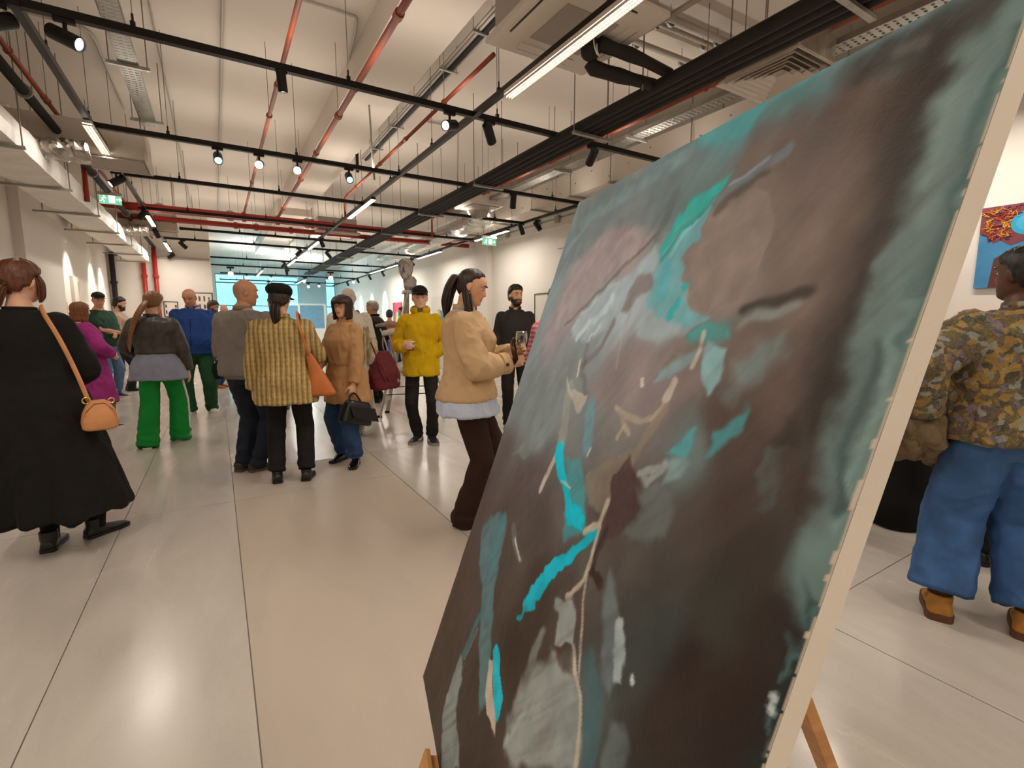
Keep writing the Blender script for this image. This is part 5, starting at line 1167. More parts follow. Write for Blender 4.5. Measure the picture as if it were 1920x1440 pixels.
def stripe_mat(name, a, b, sc):
    n = N(name); v = n.coord('Object'); w = n.add('ShaderNodeTexWave', {'Vector': v, 'Scale': sc, 'Distortion': .3}, wave_type='BANDS', bands_direction='Z')
    n.set(n.b, 'Base Color', n.mix(n.ramp(w.outputs[1], [(.4, (0, 0, 0)), (.6, (1, 1, 1))]).outputs[0], lin(a), lin(b))); n.set(n.b, 'Roughness', .85); return n.m
k_black = fab('black_cloth', '#15130f', .9, .2); k_dark = fab('dark_trouser_cloth', '#1d1a18', .9, .2); k_denim = fab('blue_denim', '#2e4a72', .85, .3, 9, .3, 300)
k_navy = fab('dark_navy_denim', '#1c2430', .85, .2, 9, .25, 300); k_shoe = mat('black_shoe_leather', '#17130f', .35, 0, .2, 9); k_sole_w = mat('white_rubber', '#d9d3ca', .6, var=.05); k_brown = mat('brown_leather', '#4a3527', .45, 0, .2, 9)
H_br = hairmat('auburn_hair', '#5a3016'); H_dk = hairmat('dark_hair', '#2c1a12'); H_bl = hairmat('black_hair', '#140e0b'); H_lt = hairmat('light_brown_hair', '#7a5028'); H_gy = hairmat('grey_hair', '#8d8478', .3); H_fr = hairmat('wavy_auburn_hair', '#7d4a24')
m_tanl = mat('tan_leather', '#c98a58', .4, 0, .12, 8, .1, 60); m_orl = mat('orange_leather', '#bf6a2c', .38, 0, .15, 8, .1, 60); m_gold = mat('gold_metal', '#d9b26a', .25, .9); m_blkl = mat('black_leather', '#141210', .35, 0, .2, 8, .2, 30); m_mar = mat('maroon_suede', '#5d1018', .8, 0, .25, 8, .2, 90); m_silver = mat('silver_metal', '#c9c6c0', .3, .9)
def W2L(x, y, az, H, pts):
    """world floor points (X, Y, world azimuth of the toes[, lift, pitch]) to pose feet"""
    k = H/1.72; a = R(az); out = []
    for p in pts:
        dx, dy = p[0]-x, p[1]-y; out.append((( dx*math.cos(a) - dy*math.sin(a))/k, (dx*math.sin(a) + dy*math.cos(a))/k, p[2]-az) + tuple(p[3:]))
    return out

# --- woman in the long black coat, left foreground
H_ = 1.69; ft = W2L(-.90, 3.80, 12, H_, [(-.90, 3.80, 5), (-.70, 3.90, 50)])
p = Person('person in a long black coat walking away at the left edge', -.94, 3.80, 12, H_, fem=True, head=(22, 4, 0), footL=ft[0], footR=ft[1], shift=(.05, 0), lean=(.0, -.05),
           handL=(-.10, .30, 1.04), handR=(.12, .25, 1.02), poleL=(-1, -.5, -.1), poleR=(.8, -.75, -.2), voxel=.0098, wide=1.0, fat=1.03, seed=3)
p.body(hands=True); p.trousers(k_black, 'tights', r=(.09, .062, .046), end=.06, fold=0)
p.top('coat', k_black, off=.032, hem=.23, sr=(.074, .072, .056), fold=.006, flare=.105, hemdrift=(.05, -.01), pleat=.018, npl=7); p.collar(k_black, .064, .026, -.042, w=.012)
p.shoes(k_shoe, boot=.07, w=.046, h=.08)
p.hairshell(H_br, (.072, .03, -.02, -.07), .02, rag=.006, vol=.006); p.tail(H_br, [(0, -.095, -.02), (-.01, -.128, -.04), (-.02, -.135, -.10), (-.03, -.125, -.17)], [.018, .034, .038, .03, .012]); MB().tube(arc(p.hc + p.Rh@np.array([0, -.108, -.025]), .026, 0, 6.2, 14, p.Rh[:, 0], p.Rh[:, 2]), .008, 6).build('hair_tie', H_dk, p.root)
p.tail(H_br, [(.062, .035, .05), (.074, .045, 0), (.07, .055, -.07), (.066, .05, -.11)], [.012, .018, .015, .005], 'front_lock')
# her tan bag
wb = p.l2w
t = thing('crossbody_bag', 'small tan leather bag with a thin strap hanging from the long black coat', 'bag', (-.615, 3.60, .835), R(12))
b = MB(); rs = []
for z, a, c in ((-.10, .062, .04), (-.09, .082, .052), (-.05, .086, .055), (.0, .078, .05), (.045, .058, .04), (.075, .034, .025)): rs.append(sring(np.array([0, 0, z]), np.array([1, 0, 0]), np.array([0, 1, 0]), a, c, 28, 2.8))
link('bag_body', remesh(b.rings(rs), .007, 2, 'bag_body'), t, m_tanl, True)
MB().tube([(-.075, -.03, -.04), (-.062, -.04, .02), (-.02, -.04, .062), (.03, -.035, .06), (.066, -.04, .02), (.076, -.03, -.04)], .005, 8).build('piping', m_tanl, t)
MB().tube(arc((-.05, 0, .075), .018, 0, 6.28, 14, (1, 0, 0), (0, 0, 1)), .004, 6).build('ring', m_gold, t); MB().tube(arc((.06, 0, .065), .014, 0, 6.28, 14, (1, 0, 0), (0, 0, 1)), .004, 6).build('ring', m_gold, t)
inv = t.matrix_basis.inverted()
st_ = [inv @ Vector(q) for q in ((-.655, 3.60, .90), (-.70, 3.615, 1.08), (-.755, 3.63, 1.26), (-.81, 3.665, 1.39), (-.845, 3.76, 1.445), (-.87, 3.86, 1.43))]
MB().tube(smooth_path([tuple(q) for q in st_], 5), (.013), 8, sx=.35).build('strap', m_tanl, t, smooth=True)

# --- woman in the magenta coat
H_ = 1.6; ft = W2L(-1.40, 7.95, 60, H_, [(-1.40, 8.06, 60), (-1.26, 7.88, 65)])
p = Person('person in a long magenta coat with wavy auburn hair', -1.42, 7.95, 60, H_, fem=True, head=(12, 5, 0), footL=ft[0], footR=ft[1], handL=(-.1, .25, 1.0), handR=(.14, .24, 1.0), poleR=(1, -.6, -.2), lean=(-.02, -.03), seed=4, fat=1.08)
p.body(); k_mag = fab('magenta_wool', '#9a2f78', .85, .12, 5); k_bei = fab('beige_trousers', '#9c7f5c')
p.trousers(k_bei, r=(.095, .08, .075), end=.07); p.top('coat', k_mag, off=.045, hem=.36, flare=.10, sr=(.082, .08, .062), fold=.011); p.shoes(k_shoe, k_sole_w)
p.locks(H_fr, -.15, .9, 30, .02, flick=.22, wave=.014, seed=3)
# --- man in the green t-shirt and cap
H_ = 1.84; ft = W2L(-1.74, 11.05, 125, H_, [(-1.62, 11.15, 125), (-1.76, 10.93, 140)])
p = Person('person in a dark green t-shirt and cap, forearms folded', -1.74, 11.05, 125, H_, wide=1.12, head=(28, 6, 0), footL=ft[0], footR=ft[1], handL=(.06, .30, 1.06), handR=(-.02, .34, 1.08), poleL=(-1, -.7, -.3), poleR=(1, -.7, -.3), belly=.09, skin='pink', fat=1.12, seed=5,
           grip={'L': dict(palm=(0, -1, 0), thumb=(0, 0, 1)), 'R': dict(palm=(0, -1, 0), thumb=(0, 0, 1))})
p.body(stubble='#4a3a2e'); p.face('#3a2a1e'); p.top('t_shirt', fab('dark_green_cotton', '#244534'), off=.022, hem=.86, sleeve='short', sr=(.082, .075, .06)); k_ljean = fab('light_blue_denim', '#5b7594', .85, .25, 9, .25, 300)
p.trousers(k_ljean); p.shoes(mat('blue_suede', '#2f3d5c', .7), k_sole_w); p.cap(fab('dark_cap_cloth', '#2a211d'))
# --- bearded man beside him
H_ = 1.80; ft = W2L(-1.60, 12.0, 95, H_, [(-1.55, 12.1, 95), (-1.5, 11.9, 100)])
p = Person('bearded person in a beige jacket and dark jeans behind the green t-shirt', -1.60, 12.0, 95, H_, head=(0, 5, 0), footL=ft[0], footR=ft[1], handL=(-.1, .24, 1.0), handR=(.16, .22, .98), poleR=(.6, -1, -.2), seed=6)
p.body(beard='#1c120c'); p.face('#1c120c'); p.top('jacket', fab('beige_cotton', '#b59a86'), off=.03, hem=.86); p.trousers(k_navy); p.shoes(k_shoe); p.hairshell(H_bl, vol=.012)
# --- woman with the long braid and green trousers
H_ = 1.67; ft = W2L(-.57, 6.50, 12, H_, [(-.72, 6.38, 0), (-.44, 6.66, 30)])
p = Person('person with a long braid, dark leather jacket and bright green flared trousers', -.57, 6.50, 12, H_, fem=True, head=(20, 14, 0), footL=ft[0], footR=ft[1], lean=(.05, -.03), handL=(-.16, .22, .98), handR=(.27, .06, .80), poleL=(-1, -.5, 0), poleR=(.7, -.8, 0), seed=7, wide=1.15, twist=0)
p.body(); k_gr = fab('bright_green_jersey', '#0f8a34', .8, .12, 5)
tr = p.trousers(k_gr, r=(.100, .088, .105), end=.015, fold=.007)
b = MB(); hip, kn, an, d, tp = p.foot['R']; o_ = p.hx*1.0
b.tube([hip + o_*.108*p.k + np.array([0, 0, .06]), hip*.5+kn*.5 + o_*.098*p.k, kn + o_*.090*p.k, kn*.45+an*.55 + o_*.100*p.k, an + o_*.104*p.k - np.array([0, 0, .03])], [(.010, .024)]*5, 10, up=(0, 1, 0)).build('side_stripe', k_sole_w, tr, smooth=True)
p.top('shirt', fab('blue_grey_shirt', '#8b8fa0', .8, .06), off=.03, hem=.755, flare=.08, sleeve=None, fold=.008)
p.top('leather_jacket', mat('worn_dark_leather', '#3b322b', .5, 0, .3, 14, .3, 40), off=.048, hem=1.03, sr=(.08, .074, .056), fold=.008, flare=.02, sh=.01); p.collar(mat('worn_dark_leather', ''), .070, .035, -.04, w=.014)
p.shoes(k_shoe, k_sole_w)
p.hairshell(H_lt, (.072, .03, -.03, -.07), .022, vol=.008); p.tail(H_lt, [(0, -.098, .0), (-.01, -.15, -.09), (-.035, -.19, -.22), (-.07, -.19, -.36), (-.09, -.175, -.50), (-.085, -.165, -.60)], [.028, .034, .03, .026, .02, .018, .008], 'braid', braid=7)
# --- man in the blue jacket
H_ = 1.83; ft = W2L(-.28, 8.47, 190, H_, [(-.14, 8.52, 165), (-.40, 8.42, 205)])
p = Person('bald person in a blue zip jacket and dark green trousers, looking down', -.28, 8.47, 190, H_, wide=1.16, head=(8, 24, 0), footL=ft[0], footR=ft[1], lean=(.03, 0), handL=(-.30, .08, .80), handR=(.27, .05, .80), belly=.08, skin='tan', fat=1.1, seed=8)
p.body(stubble='#8f8378', bald=True, lips='#a06055'); p.face('#6b5a4a'); k_blu = fab('royal_blue_cloth', '#1d3f80', .75, .12, 5)
jk = p.top('jacket', k_blu, off=.032, hem=.83, sr=(.08, .074, .058), fold=.007); p.collar(k_blu, .070, .05, -.035, open_=.3)
b = MB(); 
for hh, hh2 in zip(np.linspace(-.07, .40, 8)[:-1], np.linspace(-.07, .40, 8)[1:]):
    q = [s_ for s_ in (p.trunk_ring(hh, .037), p.trunk_ring(hh2, .037))]; b.bar(q[0][7], q[1][7], .008, .006)
b.build('zip', k_black, jk)
p.trousers(fab('dark_green_cloth', '#1f4a2c', .85, .2), r=(.10, .082, .076), end=.05); p.shoes(k_sole_w, k_sole_w)
t = thing('carrier_bag', 'black soft bag hanging from the hand of the blue jacket', 'bag', tuple(p.l2w(p.wrL + np.array([0, .0, -.13]))), 0)
b = MB(); rs = [sring(np.array([0, 0, z]), np.array([1, 0, 0]), np.array([0, 1, 0]), a, c, 24, 2.6) for z, a, c in ((-.24, .10, .04), (-.22, .13, .055), (-.12, .12, .055), (-.03, .09, .04), (.0, .06, .02))]
link('bag_body', wrinkle(remesh(b.rings(rs), .009, 1, 'bag_body'), .008, (14, 14, 9), 4), t, k_black, True); MB().tube(smooth_path([(-.05, 0, -.01), (-.02, 0, .05), (.02, 0, .05), (.05, 0, -.01)], 4), .007, 6).build('handle', k_black, t)
# --- bearded man further back
H_ = 1.75; p = Person('bearded person in a grey shirt between blue jacket and bomber jacket', -.06, 11.6, 115, H_, head=(5, 10, 0), skin='tan', seed=9, handL=(-.1, .3, 1.05), handR=(.1, .32, 1.1))
p.body(beard='#24160e'); p.face('#24160e'); p.top('shirt', fab('grey_blue_shirt', '#6f7684', .85, .25, 20), off=.02, hem=.86); p.trousers(k_denim); p.shoes(mat('rust_leather', '#a2603a', .5)); p.hairshell(hairmat('brown_hair', '#3a2416'), vol=.015)
p = Person('bald person seen behind the shoulder of the grey bomber jacket', .17, 13.2, 20, 1.74, seed=10, skin='pink'); p.body(); p.top('jacket', fab('grey_cloth', '#6d6a68'), off=.03, hem=.85); p.trousers(k_navy); p.shoes(k_shoe)
# --- bald man in the grey bomber jacket
H_ = 1.72; ft = W2L(.26, 4.92, 40, H_, [(.16, 4.95, 40), (.27, 4.86, 78)])
p = Person('bald person in a grey bomber jacket turned to the right', .22, 4.95, 38, H_, wide=1.16, head=(46, 4, 0), footL=ft[0], footR=ft[1], handL=(-.14, .24, 1.0), handR=(.20, .20, .93), poleL=(-.8, -.8, 0), poleR=(.5, -1, 0), lean=(-.01, .0), belly=.06, skin='tan', fat=1.08, voxel=.0098, seed=11)
p.body(stubble='#8f7a6c', bald=True, vx=.007, legs=False); p.face('#7a6654'); k_gb = fab('grey_bomber_cloth', '#837b74', .8, .1, 5)
p.top('bomber_jacket', k_gb, off=.04, hem=.88, sr=(.086, .080, .056), fold=.010, sh=.006); p.collar(k_gb, .066, .04, -.028, w=.014)
b = MB(); b.rings([p.trunk_ring(h, .030) for h in (-.07, -.045, -.02)]); link('hem_band', remesh(b, .009, 2, 'hem_band'), p.root, fab('grey_rib_knit', '#7d766f', .9, .1, 60), True)
p.trousers(k_navy, r=(.10, .078, .066), end=.03, fold=.007); p.shoes(mat('dark_brown_suede', '#3a2f28', .8), mat('brown_rubber', '#5c4a3c', .7))
# --- woman in the plaid blazer
H_ = 1.64; ft = W2L(.47, 4.40, 12, H_, [(.36, 4.43, 5), (.585, 4.37, 22)])
p = Person('person in a tan plaid blazer and black cap seen from behind', .47, 4.42, 12, H_, fem=True, head=(14, 0, 0), footL=ft[0], footR=ft[1], lean=(.0, -.015), handL=(-.265, .03, .83), handR=(.10, .28, 1.02), poleL=(-.8, -.6, 0), poleR=(1, -.6, 0), wide=1.22, voxel=.0098, seed=12)
p.body(vx=.0072, legs=False); k_pl = plaid_mat()
p.top('blazer', k_pl, off=.045, hem=.715, flare=.035, sr=(.080, .072, .056), fold=.007, sh=.02); p.collar(k_pl, .064, .035, -.03, w=.012)
p.trousers(k_dark, r=(.094, .074, .062), end=.10, fold=.006, brk=.12); p.shoes(k_shoe, boot=.05)
p.hairshell(H_dk, (.072, .03, -.02, -.065), .018); p.tail(H_dk, [(0, -.10, -.03), (0, -.135, -.07), (.004, -.14, -.16), (.006, -.125, -.27)], [.018, .032, .034, .026, .008])
p.tail(H_dk, [(-.07, .03, .02), (-.08, .035, -.03), (-.078, .03, -.07)], [.010, .011, .004], 'side_lock')
def newsboy(p, m):
    b = MB(); rs = []; T = lambda q: p.hc + p.Rh@(np.array(q, float)*p.hs)
    for z, a, c, oy in ((.030, .078, .100, 0), (.045, .088, .110, -.005), (.070, .104, .124, -.012), (.100, .106, .124, -.012), (.125, .088, .104, -.010), (.140, .052, .066, -.006), (.146, .016, .02, 0)):
        rs.append([T((a*math.cos(t), oy + c*math.sin(t), z - .10*(oy + c*math.sin(t))*1.2)) for t in np.linspace(0, 6.283, 32, endpoint=False)])
    o = link('cap', wrinkle(remesh(b.rings(rs), .007, 2, 'cap'), .003, (10, 10, 10), 3), p.root, m, True)
    vs = []; n = 13
    for dz in (0, -.006):
        for rr, dd in ((.085, 0), (.13, -.02)):
            for t in np.linspace(R(35), R(145), n): vs.append(T((rr*.86*math.cos(t), .01 + rr*1.12*math.sin(t), .034 + dd + dz)))
    MB().add(vs, [(i, i+1, n+i+1, n+i) for i in range(n-1)] + [(2*n+i, 3*n+i, 3*n+i+1, 2*n+i+1) for i in range(n-1)] + [(n+i, n+i+1, 3*n+i+1, 3*n+i) for i in range(n-1)]).build('cap_brim', m, o, smooth=True)
newsboy(p, fab('black_wool_cap', '#14110f'))
t = thing('shoulder_bag', 'orange leather shoulder bag under the arm of the plaid blazer', 'bag', tuple(p.l2w((.235, -.085, .90))), -R(12))
b = MB(); rs = [sring(np.array([x_, 0, z]), np.array([1, 0, 0]), np.array([0, 1, 0]), a, c, 24, 2.6) for z, a, c, x_ in ((-.16, .10, .05, .05), (-.14, .115, .06, .045), (-.05, .085, .05, .03), (.06, .055, .035, .0), (.17, .03, .02, -.035), (.20, .018, .014, -.045))]
link('bag_body', remesh(b.rings(rs), .008, 2, 'bag_body'), t, m_orl, True)
MB().tube(smooth_path([(-.04, -.01, .18), (-.07, -.05, .30), (-.10, -.055, .42), (-.115, .0, .525), (-.11, .10, .52), (-.10, .17, .42), (-.04, .17, .25), (.0, .03, .08)], 5), .014, 8, sx=.35).build('strap', m_orl, t, smooth=True)
# --- woman in the tan trench coat with glasses
H_ = 1.60; ft = W2L(1.03, 4.72, 246, H_, [(1.05, 4.58, 205), (.99, 4.84, 235)])
p = Person('person with glasses and dark bob in a tan trench coat, facing left', 1.03, 4.74, 246, H_, fem=True, head=(-24, 3, 0), footL=ft[0], footR=ft[1], handL=(-.235, .10, .83), handR=(.12, .28, 1.0), poleL=(-.9, -1, 0), poleR=(.8, -.8, 0), wide=1.08, fat=1.0, voxel=.0098, skin='warm', seed=13, grip={'L': dict(curl=1.1, palm=(1, 0, 0))})
p.body(vx=.0066, lips='#a83f44'); p.face('#2a1710'); k_tr = fab('tan_trench_cotton', '#b98d60', .8, .08, 5)
p.top('trench_coat', k_tr, off=.032, hem=.64, flare=.05, sr=(.068, .064, .054), fold=.009); p.collar(k_tr, .068, .05, -.035, open_=.5, w=.014)
p.trousers(k_denim, r=(.10, .084, .076), end=.10, fold=.008)
b = MB(); b.rings([p.trunk_ring(h, .045) for h in (.10, .125, .145)]); link('belt', remesh(b, .008, 2, 'belt'), p.root, fab('tan_belt_cotton', '#a87d52'), True)
b = MB()
for side in 'LR':
    hip, kn, an, d, tp = p.foot[side]; b = MB().tube([an + np.array([0, 0, .0]), an + np.array([0, 0, .05])], [.074*p.k, .075*p.k], 18); b.build('turn_up', fab('pale_denim', '#5f7fa8'), p.root, smooth=False, bevel=.004)
p.shoes(mat('black_patent_leather', '#0c0a09', .12, 0, .2, 9, coat=.6), boot=.05, lace=k_black)
p.locks(H_dk if False else hairmat('dark_brown_bob', '#321a10'), -.125, 1.0, 34, .019, flick=.10, seed=5, fringe=.036, out=.016)
T = lambda q: p.hc + p.Rh@(np.array(q, float)*p.hs)
b = MB()
for sg in (-1, 1):
    b.tube([T((sg*.034 + .024*math.cos(a), .098 - .004*abs(math.cos(a)), .008 + .020*math.sin(a))) for a in np.linspace(0, 6.283, 20)], .0018, 6)
    b.tube([T((sg*.058, .092, .012)), T((sg*.074, .05, .012)), T((sg*.078, .0, .008))], .0018, 6)
b.tube([T((-.011, .100, .010)), T((0, .103, .013)), T((.011, .100, .010))], .0018, 6).build('glasses', mat('dark_wire_frame', '#2b211c', .3, .6), p.root)
# her bags
t = thing('backpack', 'maroon suede bag with long handles on the back of the tan trench coat', 'bag', (1.40, 4.77, .86), R(25))
b = MB(); rs = [sring(np.array([0, 0, z]), np.array([1, 0, 0]), np.array([0, 1, 0]), a, c, 26, 2.7) for z, a, c in ((-.165, .13, .08), (-.15, .16, .10), (-.03, .165, .105), (.09, .12, .075), (.17, .07, .045), (.20, .05, .03))]
link('bag_body', wrinkle(remesh(b.rings(rs), .008, 2, 'bag_body'), .008, (10, 10, 8), 2), t, m_mar, True)
for sg in (-1, 1): MB().tube(smooth_path([(sg*.05-.02, -.085, .05), (sg*.05-.04, -.10, -.04), (sg*.02-.06, -.115, -.075), (sg*.02-.10, -.09, .02), (-.12, -.04, .16), (-.15, .0, .30)], 5), .007, 6).build('handle', m_mar, t, smooth=True)
for a_, b_ in (((.07, -.07), (.085, -.105)), ((.085, -.07), (.10, -.105)), ((.065, -.085), (.105, -.09)), ((.078, -.065), (.078, -.11))): MB().bar((a_[0], -.112, a_[1]), (b_[0], -.112, b_[1]), .004, .005).build('logo_mark', m_silver, t)
t = thing('handbag', 'black leather handbag held low by the tan trench coat', 'bag', tuple(p.l2w(p.wrL + np.array([-.02, .02, -.12]))), R(20))
b = MB(); rs = [sring(np.array([z*.25 + .06, 0, z]), np.array([1, 0, -.28]), np.array([0, 1, 0]), a, c, 24, 3.2) for z, a, c in ((-.24, .14, .07), (-.225, .155, .08), (-.12, .145, .075), (-.05, .12, .06), (-.03, .10, .045))]
link('bag_body', remesh(b.rings(rs), .007, 2, 'bag_body'), t, m_blkl, True)
b = MB().add([(-.09, -.085, -.05), (.17, -.085, -.11), (.20, -.095, -.24), (-.06, -.095, -.16), (-.09, -.078, -.05), (.17, -.078, -.11), (.20, -.086, -.24), (-.06, -.086, -.16)], [(0, 1, 2, 3), (7, 6, 5, 4), (0, 4, 5, 1), (1, 5, 6, 2), (2, 6, 7, 3), (3, 7, 4, 0)]).build('flap', m_blkl, t)
MB().tube(smooth_path([(-.05, 0, -.05), (-.035, 0, .02), (.0, 0, .05), (.04, 0, .02), (.10, 0, -.08)], 5), .008, 8).build('handle', m_blkl, t, smooth=True); MB().box((-.045, 0, -.02), (.02, .02, .025)).build('buckle', m_silver, t)
t = thing('paper_bag', 'beige paper bag beside the black handbag of the trench coat', 'bag', (1.02, 4.66, .42), R(-10))
MB().add([(-.09, -.03, 0), (.12, -.03, 0), (.13, .05, 0), (-.08, .05, 0), (-.05, -.012, .33), (.05, -.012, .33), (.05, .012, .33), (-.05, .012, .33)], [(3, 2, 1, 0), (4, 5, 6, 7), (0, 1, 5, 4), (1, 2, 6, 5), (2, 3, 7, 6), (3, 0, 4, 7)]).build('bag_body', mat('kraft_paper', '#b88d5c', .8, var=.08), t)
MB().tube(arc((0, 0, .33), .035, 0, 3.14, 8, (1, 0, 0), (0, 0, 1)), .004, 6).build('handle', mat('kraft_paper', ''), t)
# --- man glimpsed between bomber jacket and blazer
p = Person('dark-haired person in black glimpsed between the bomber jacket and the blazer', .78, 8.3, 200, 1.72, head=(10, 0, 0), seed=14); p.body(); p.face(); p.top('jacket', k_black, off=.03, hem=.85); p.trousers(k_dark); p.shoes(k_shoe); p.hairshell(H_bl)
# --- elderly man in black
H_ = 1.69; p = Person('grey-haired person in a black jacket beside the step ladder', 2.27, 8.12, -52, H_, wide=1.1, head=(-6, 4, 0), lean=(.02, 0), handL=(-.1, .22, 1.0), handR=(.16, .1, .95), skin='tan', seed=15)
p.body(); p.face('#8d8478'); p.top('jacket', fab('black_wool', '#1a1714', .85), off=.04, hem=.80, sr=(.08, .076, .06)); p.collar(k_black, .075, .04, -.02); p.trousers(k_black, r=(.098, .08, .074), end=.03); p.shoes(mat('dark_brown_suede', '')); p.hairshell(H_gy, (.07, .03, -.03, -.06), .014)
t = thing('folder', 'bright blue folder held at the side of the grey-haired person', 'folder', tuple(p.l2w((.06, -.19, .93))), R(52)); MB().box((0, 0, 0), (.14, .03, .18), ry=.3).build('cover', mat('bright_blue_plastic', '#1a22a8', .4), t, bevel=.004)
# --- woman in orange further back
p = Person('dark-haired person in an orange top behind the grey-haired one', 3.52, 11.4, 30, 1.62, fem=True, seed=16, skin='tan', lean=(.02, 0), fat=1.05); p.body(); p.top('top', fab('burnt_orange_cloth', '#b25a22', .85), off=.04, hem=.72, flare=.05); p.trousers(k_denim, end=.1); p.shoes(k_shoe, boot=.08); p.hairshell(H_bl, (.072, .03, -.04, -.07), .02)
for k_, (x_, y_, a_, h_, l_, c_) in enumerate([(4.05, 14.6, 40, 1.68, 'dark-haired person far back in a black coat under the wall arches', '#1f1c1a'), (3.95, 16.2, 200, 1.7, 'far dark-haired person in brown near the wall arches', '#4a3a30'), (4.25, 12.6, -60, 1.72, 'far person with a black bun in dark clothes behind the orange top', '#221d1b')]):
    p = Person(l_, x_, y_, a_, h_, voxel=.012, seed=20+k_, skin='tan'); p.body(); p.top('coat', fab('far_coat_%d' % k_, c_), off=.035, hem=.8); p.trousers(k_dark); p.shoes(k_shoe); p.hairshell(H_bl)
# --- young man in the yellow hoodie
H_ = 1.72; ft = W2L(1.90, 5.10, 203, H_, [(1.985, 5.04, 190), (1.86, 5.16, 225)])
p = Person('person in a yellow hoodie and black cap holding a takeaway cup', 1.92, 5.10, 203, H_, wide=.98, head=(-4, 2, 0), footL=ft[0], footR=ft[1], lean=(-.02, 0), handR=(.17, .22, 1.10), handL=(-.10, .07, .98), poleR=(.45, -1, -.5), poleL=(-1, -.45, 0), voxel=.0098, skin='pale', fat=.94, seed=31,
           grip={'R': dict(curl=.75, palm=(-.8, .2, 0), thumb=(0, 0, 1), dir=(-.55, .8, .05), tcurl=.4)})
p.body(vx=.0066, lips='#b8756a'); p.face('#2c1c14'); k_ye = fab('mustard_yellow_fleece', '#c9a206', .9, .1, 5)
hd = p.top('hoodie', k_ye, off=.036, hem=.765, flare=.02, sr=(.078, .074, .056), fold=.010)
# hood lying on the shoulders, pocket
b = MB(); n = 26; rs = []
for t_ in np.linspace(math.pi*.62, math.pi*2.38, n):
    up = p.sp; cx = p.cx; cy = np.cross(up, cx); d = cx*math.cos(t_) + cy*math.sin(t_); bk = max(0, -math.sin(t_)); c = p.neck - up*.035 + d*(.078 + .04*bk) + up*(.022 + .03*bk)
    rs.append([c + d*.022*math.cos(a)*(1+.9*bk) + up*.036*math.sin(a)*(1+.35*bk) for a in np.linspace(0, 6.283, 12, endpoint=False)])
link('hood', remesh(b.rings(rs), .008, 2, 'hood'), hd, k_ye, True)
c, ax, ay = p.at(.02); a_, b_, o_ = p.dims(.02); MB().rings([[c + ax*x*p.k*math.cos(0) + ay*(b_+o_+.040-abs(x)*.22)*p.k + np.array([0, 0, z]) for x in (-.13, -.06, 0, .06, .13)] + [c + ax*x*p.k + ay*(b_+o_+.026-abs(x)*.22)*p.k + np.array([0, 0, z]) for x in (.13, .06, 0, -.06, -.13)] for z in (-.06, .06, .12)]).build('pouch_pocket', k_ye, hd, smooth=False)
b = MB(); c, ax, ay = p.at(.47)
b.tube(arc(p.neck - p.sp*.01, .060, math.pi*1.1, math.pi*1.9, 10, p.cx, -np.cross(p.sp, p.cx)), .012, 8).build('undershirt_collar', fab('sage_cotton', '#5f7a68'), p.root, smooth=True)
p.trousers(fab('washed_black_denim', '#1f1b18', .85, .3, 8, .2, 250), r=(.086, .068, .058), end=.09, fold=.008, brk=.05)
m_sn = mat('dark_navy_sneaker', '#1a1c26', .55, 0, .15); p.shoes(m_sn, mat('grey_midsole', '#8d867e', .6), w=.05, h=.095, heel=.028)
for side, lat_s in (('L', 1), ('R', -1)):      # white curved tick on the outside of each sneaker
    hip, kn, an, d, tp = p.foot[side]; lat = np.cross(d, [0, 0, 1.]); o = an - np.array([0, 0, .085])*p.k
    for s_ in (-1, 1):
        b = MB(); pts = [(.085, .046), (.06, .036), (.035, .034), (.0, .048), (-.035, .068)]; wd = [.006, .011, .010, .006, .002]
        b.tube([o + d*y + lat*s_*(.0505 if y < .06 else .052) + np.array([0, 0, z]) for y, z in pts], [(.004, w_) for w_ in wd], 8, up=(0, 0, 1)).build('tick_logo', k_sole_w, p.root, smooth=True)
p.hairshell(H_dk, (.060, .03, -.02, -.055), .012); p.cap(fab('black_cap_cotton', '#171310'))
p.tail(H_dk, [(-.05, .075, .062), (-.03, .093, .050), (.0, .097, .046), (.03, .093, .050), (.05, .075, .062)], [.008, .011, .011, .011, .008], 'fringe')
wr, d, lat, pn = p.hframeR
t = thing('takeaway_cup', 'small paper cup with white lid in the hand of the yellow hoodie', 'cup', tuple(p.l2w(wr + d*.085*p.k + pn*.040*p.k - np.array([0, 0, .045]))))
MB().lathe([(0, 0), (.027, 0), (.035, .085), (0, .085)], n=20).build('cup_body', mat('brown_paper_cup', '#3f342b', .6, var=.1), t, smooth=False); MB().lathe([(0, .085), (.037, .085), (.037, .092), (.033, .098), (0, .098)], n=20).build('lid', k_sole_w, t); MB().lathe([(0.0352, .035), (.0362, .06), (.034, .06), (.033, .035)], n=20).build('sleeve_band', k_sole_w, t)

# --- woman in the cropped beige jacket with glass and phone
H_ = 1.69; ft = W2L(1.34, 2.78, 124, H_, [(1.56, 2.86, 124), (1.30, 2.80, 132)])
p = Person('person in a cropped beige jacket and brown trousers holding a wine glass and phone', 1.37, 2.80, 124, H_, fem=True, head=(2, 17, 0), footL=ft[0], footR=ft[1], lean=(-.01, -.01), handR=(.05, .27, 1.12), handL=(-.045, .30, 1.17), poleR=(1, -.75, -.5), poleL=(-1, -.7, -.5), voxel=.0088, skin='warm', seed=32, wide=1.04,
           grip={'R': dict(curl=.85, dir=(-.30, .85, .12), palm=(-.85, -.25, .1), thumb=(0, 0, 1), tcurl=.25), 'L': dict(curl=1.15, dir=(.35, .75, .35), palm=(.85, -.35, .1), thumb=(0, .2, 1), tcurl=.5)})
p.body(legs=False, vx=.0051, nose=1.05, lips='#b06a60'); p.face('#2a1812', look=(0, -.25)); k_bj = fab('beige_trench_cotton', '#c2a27a', .85, .07, 5)
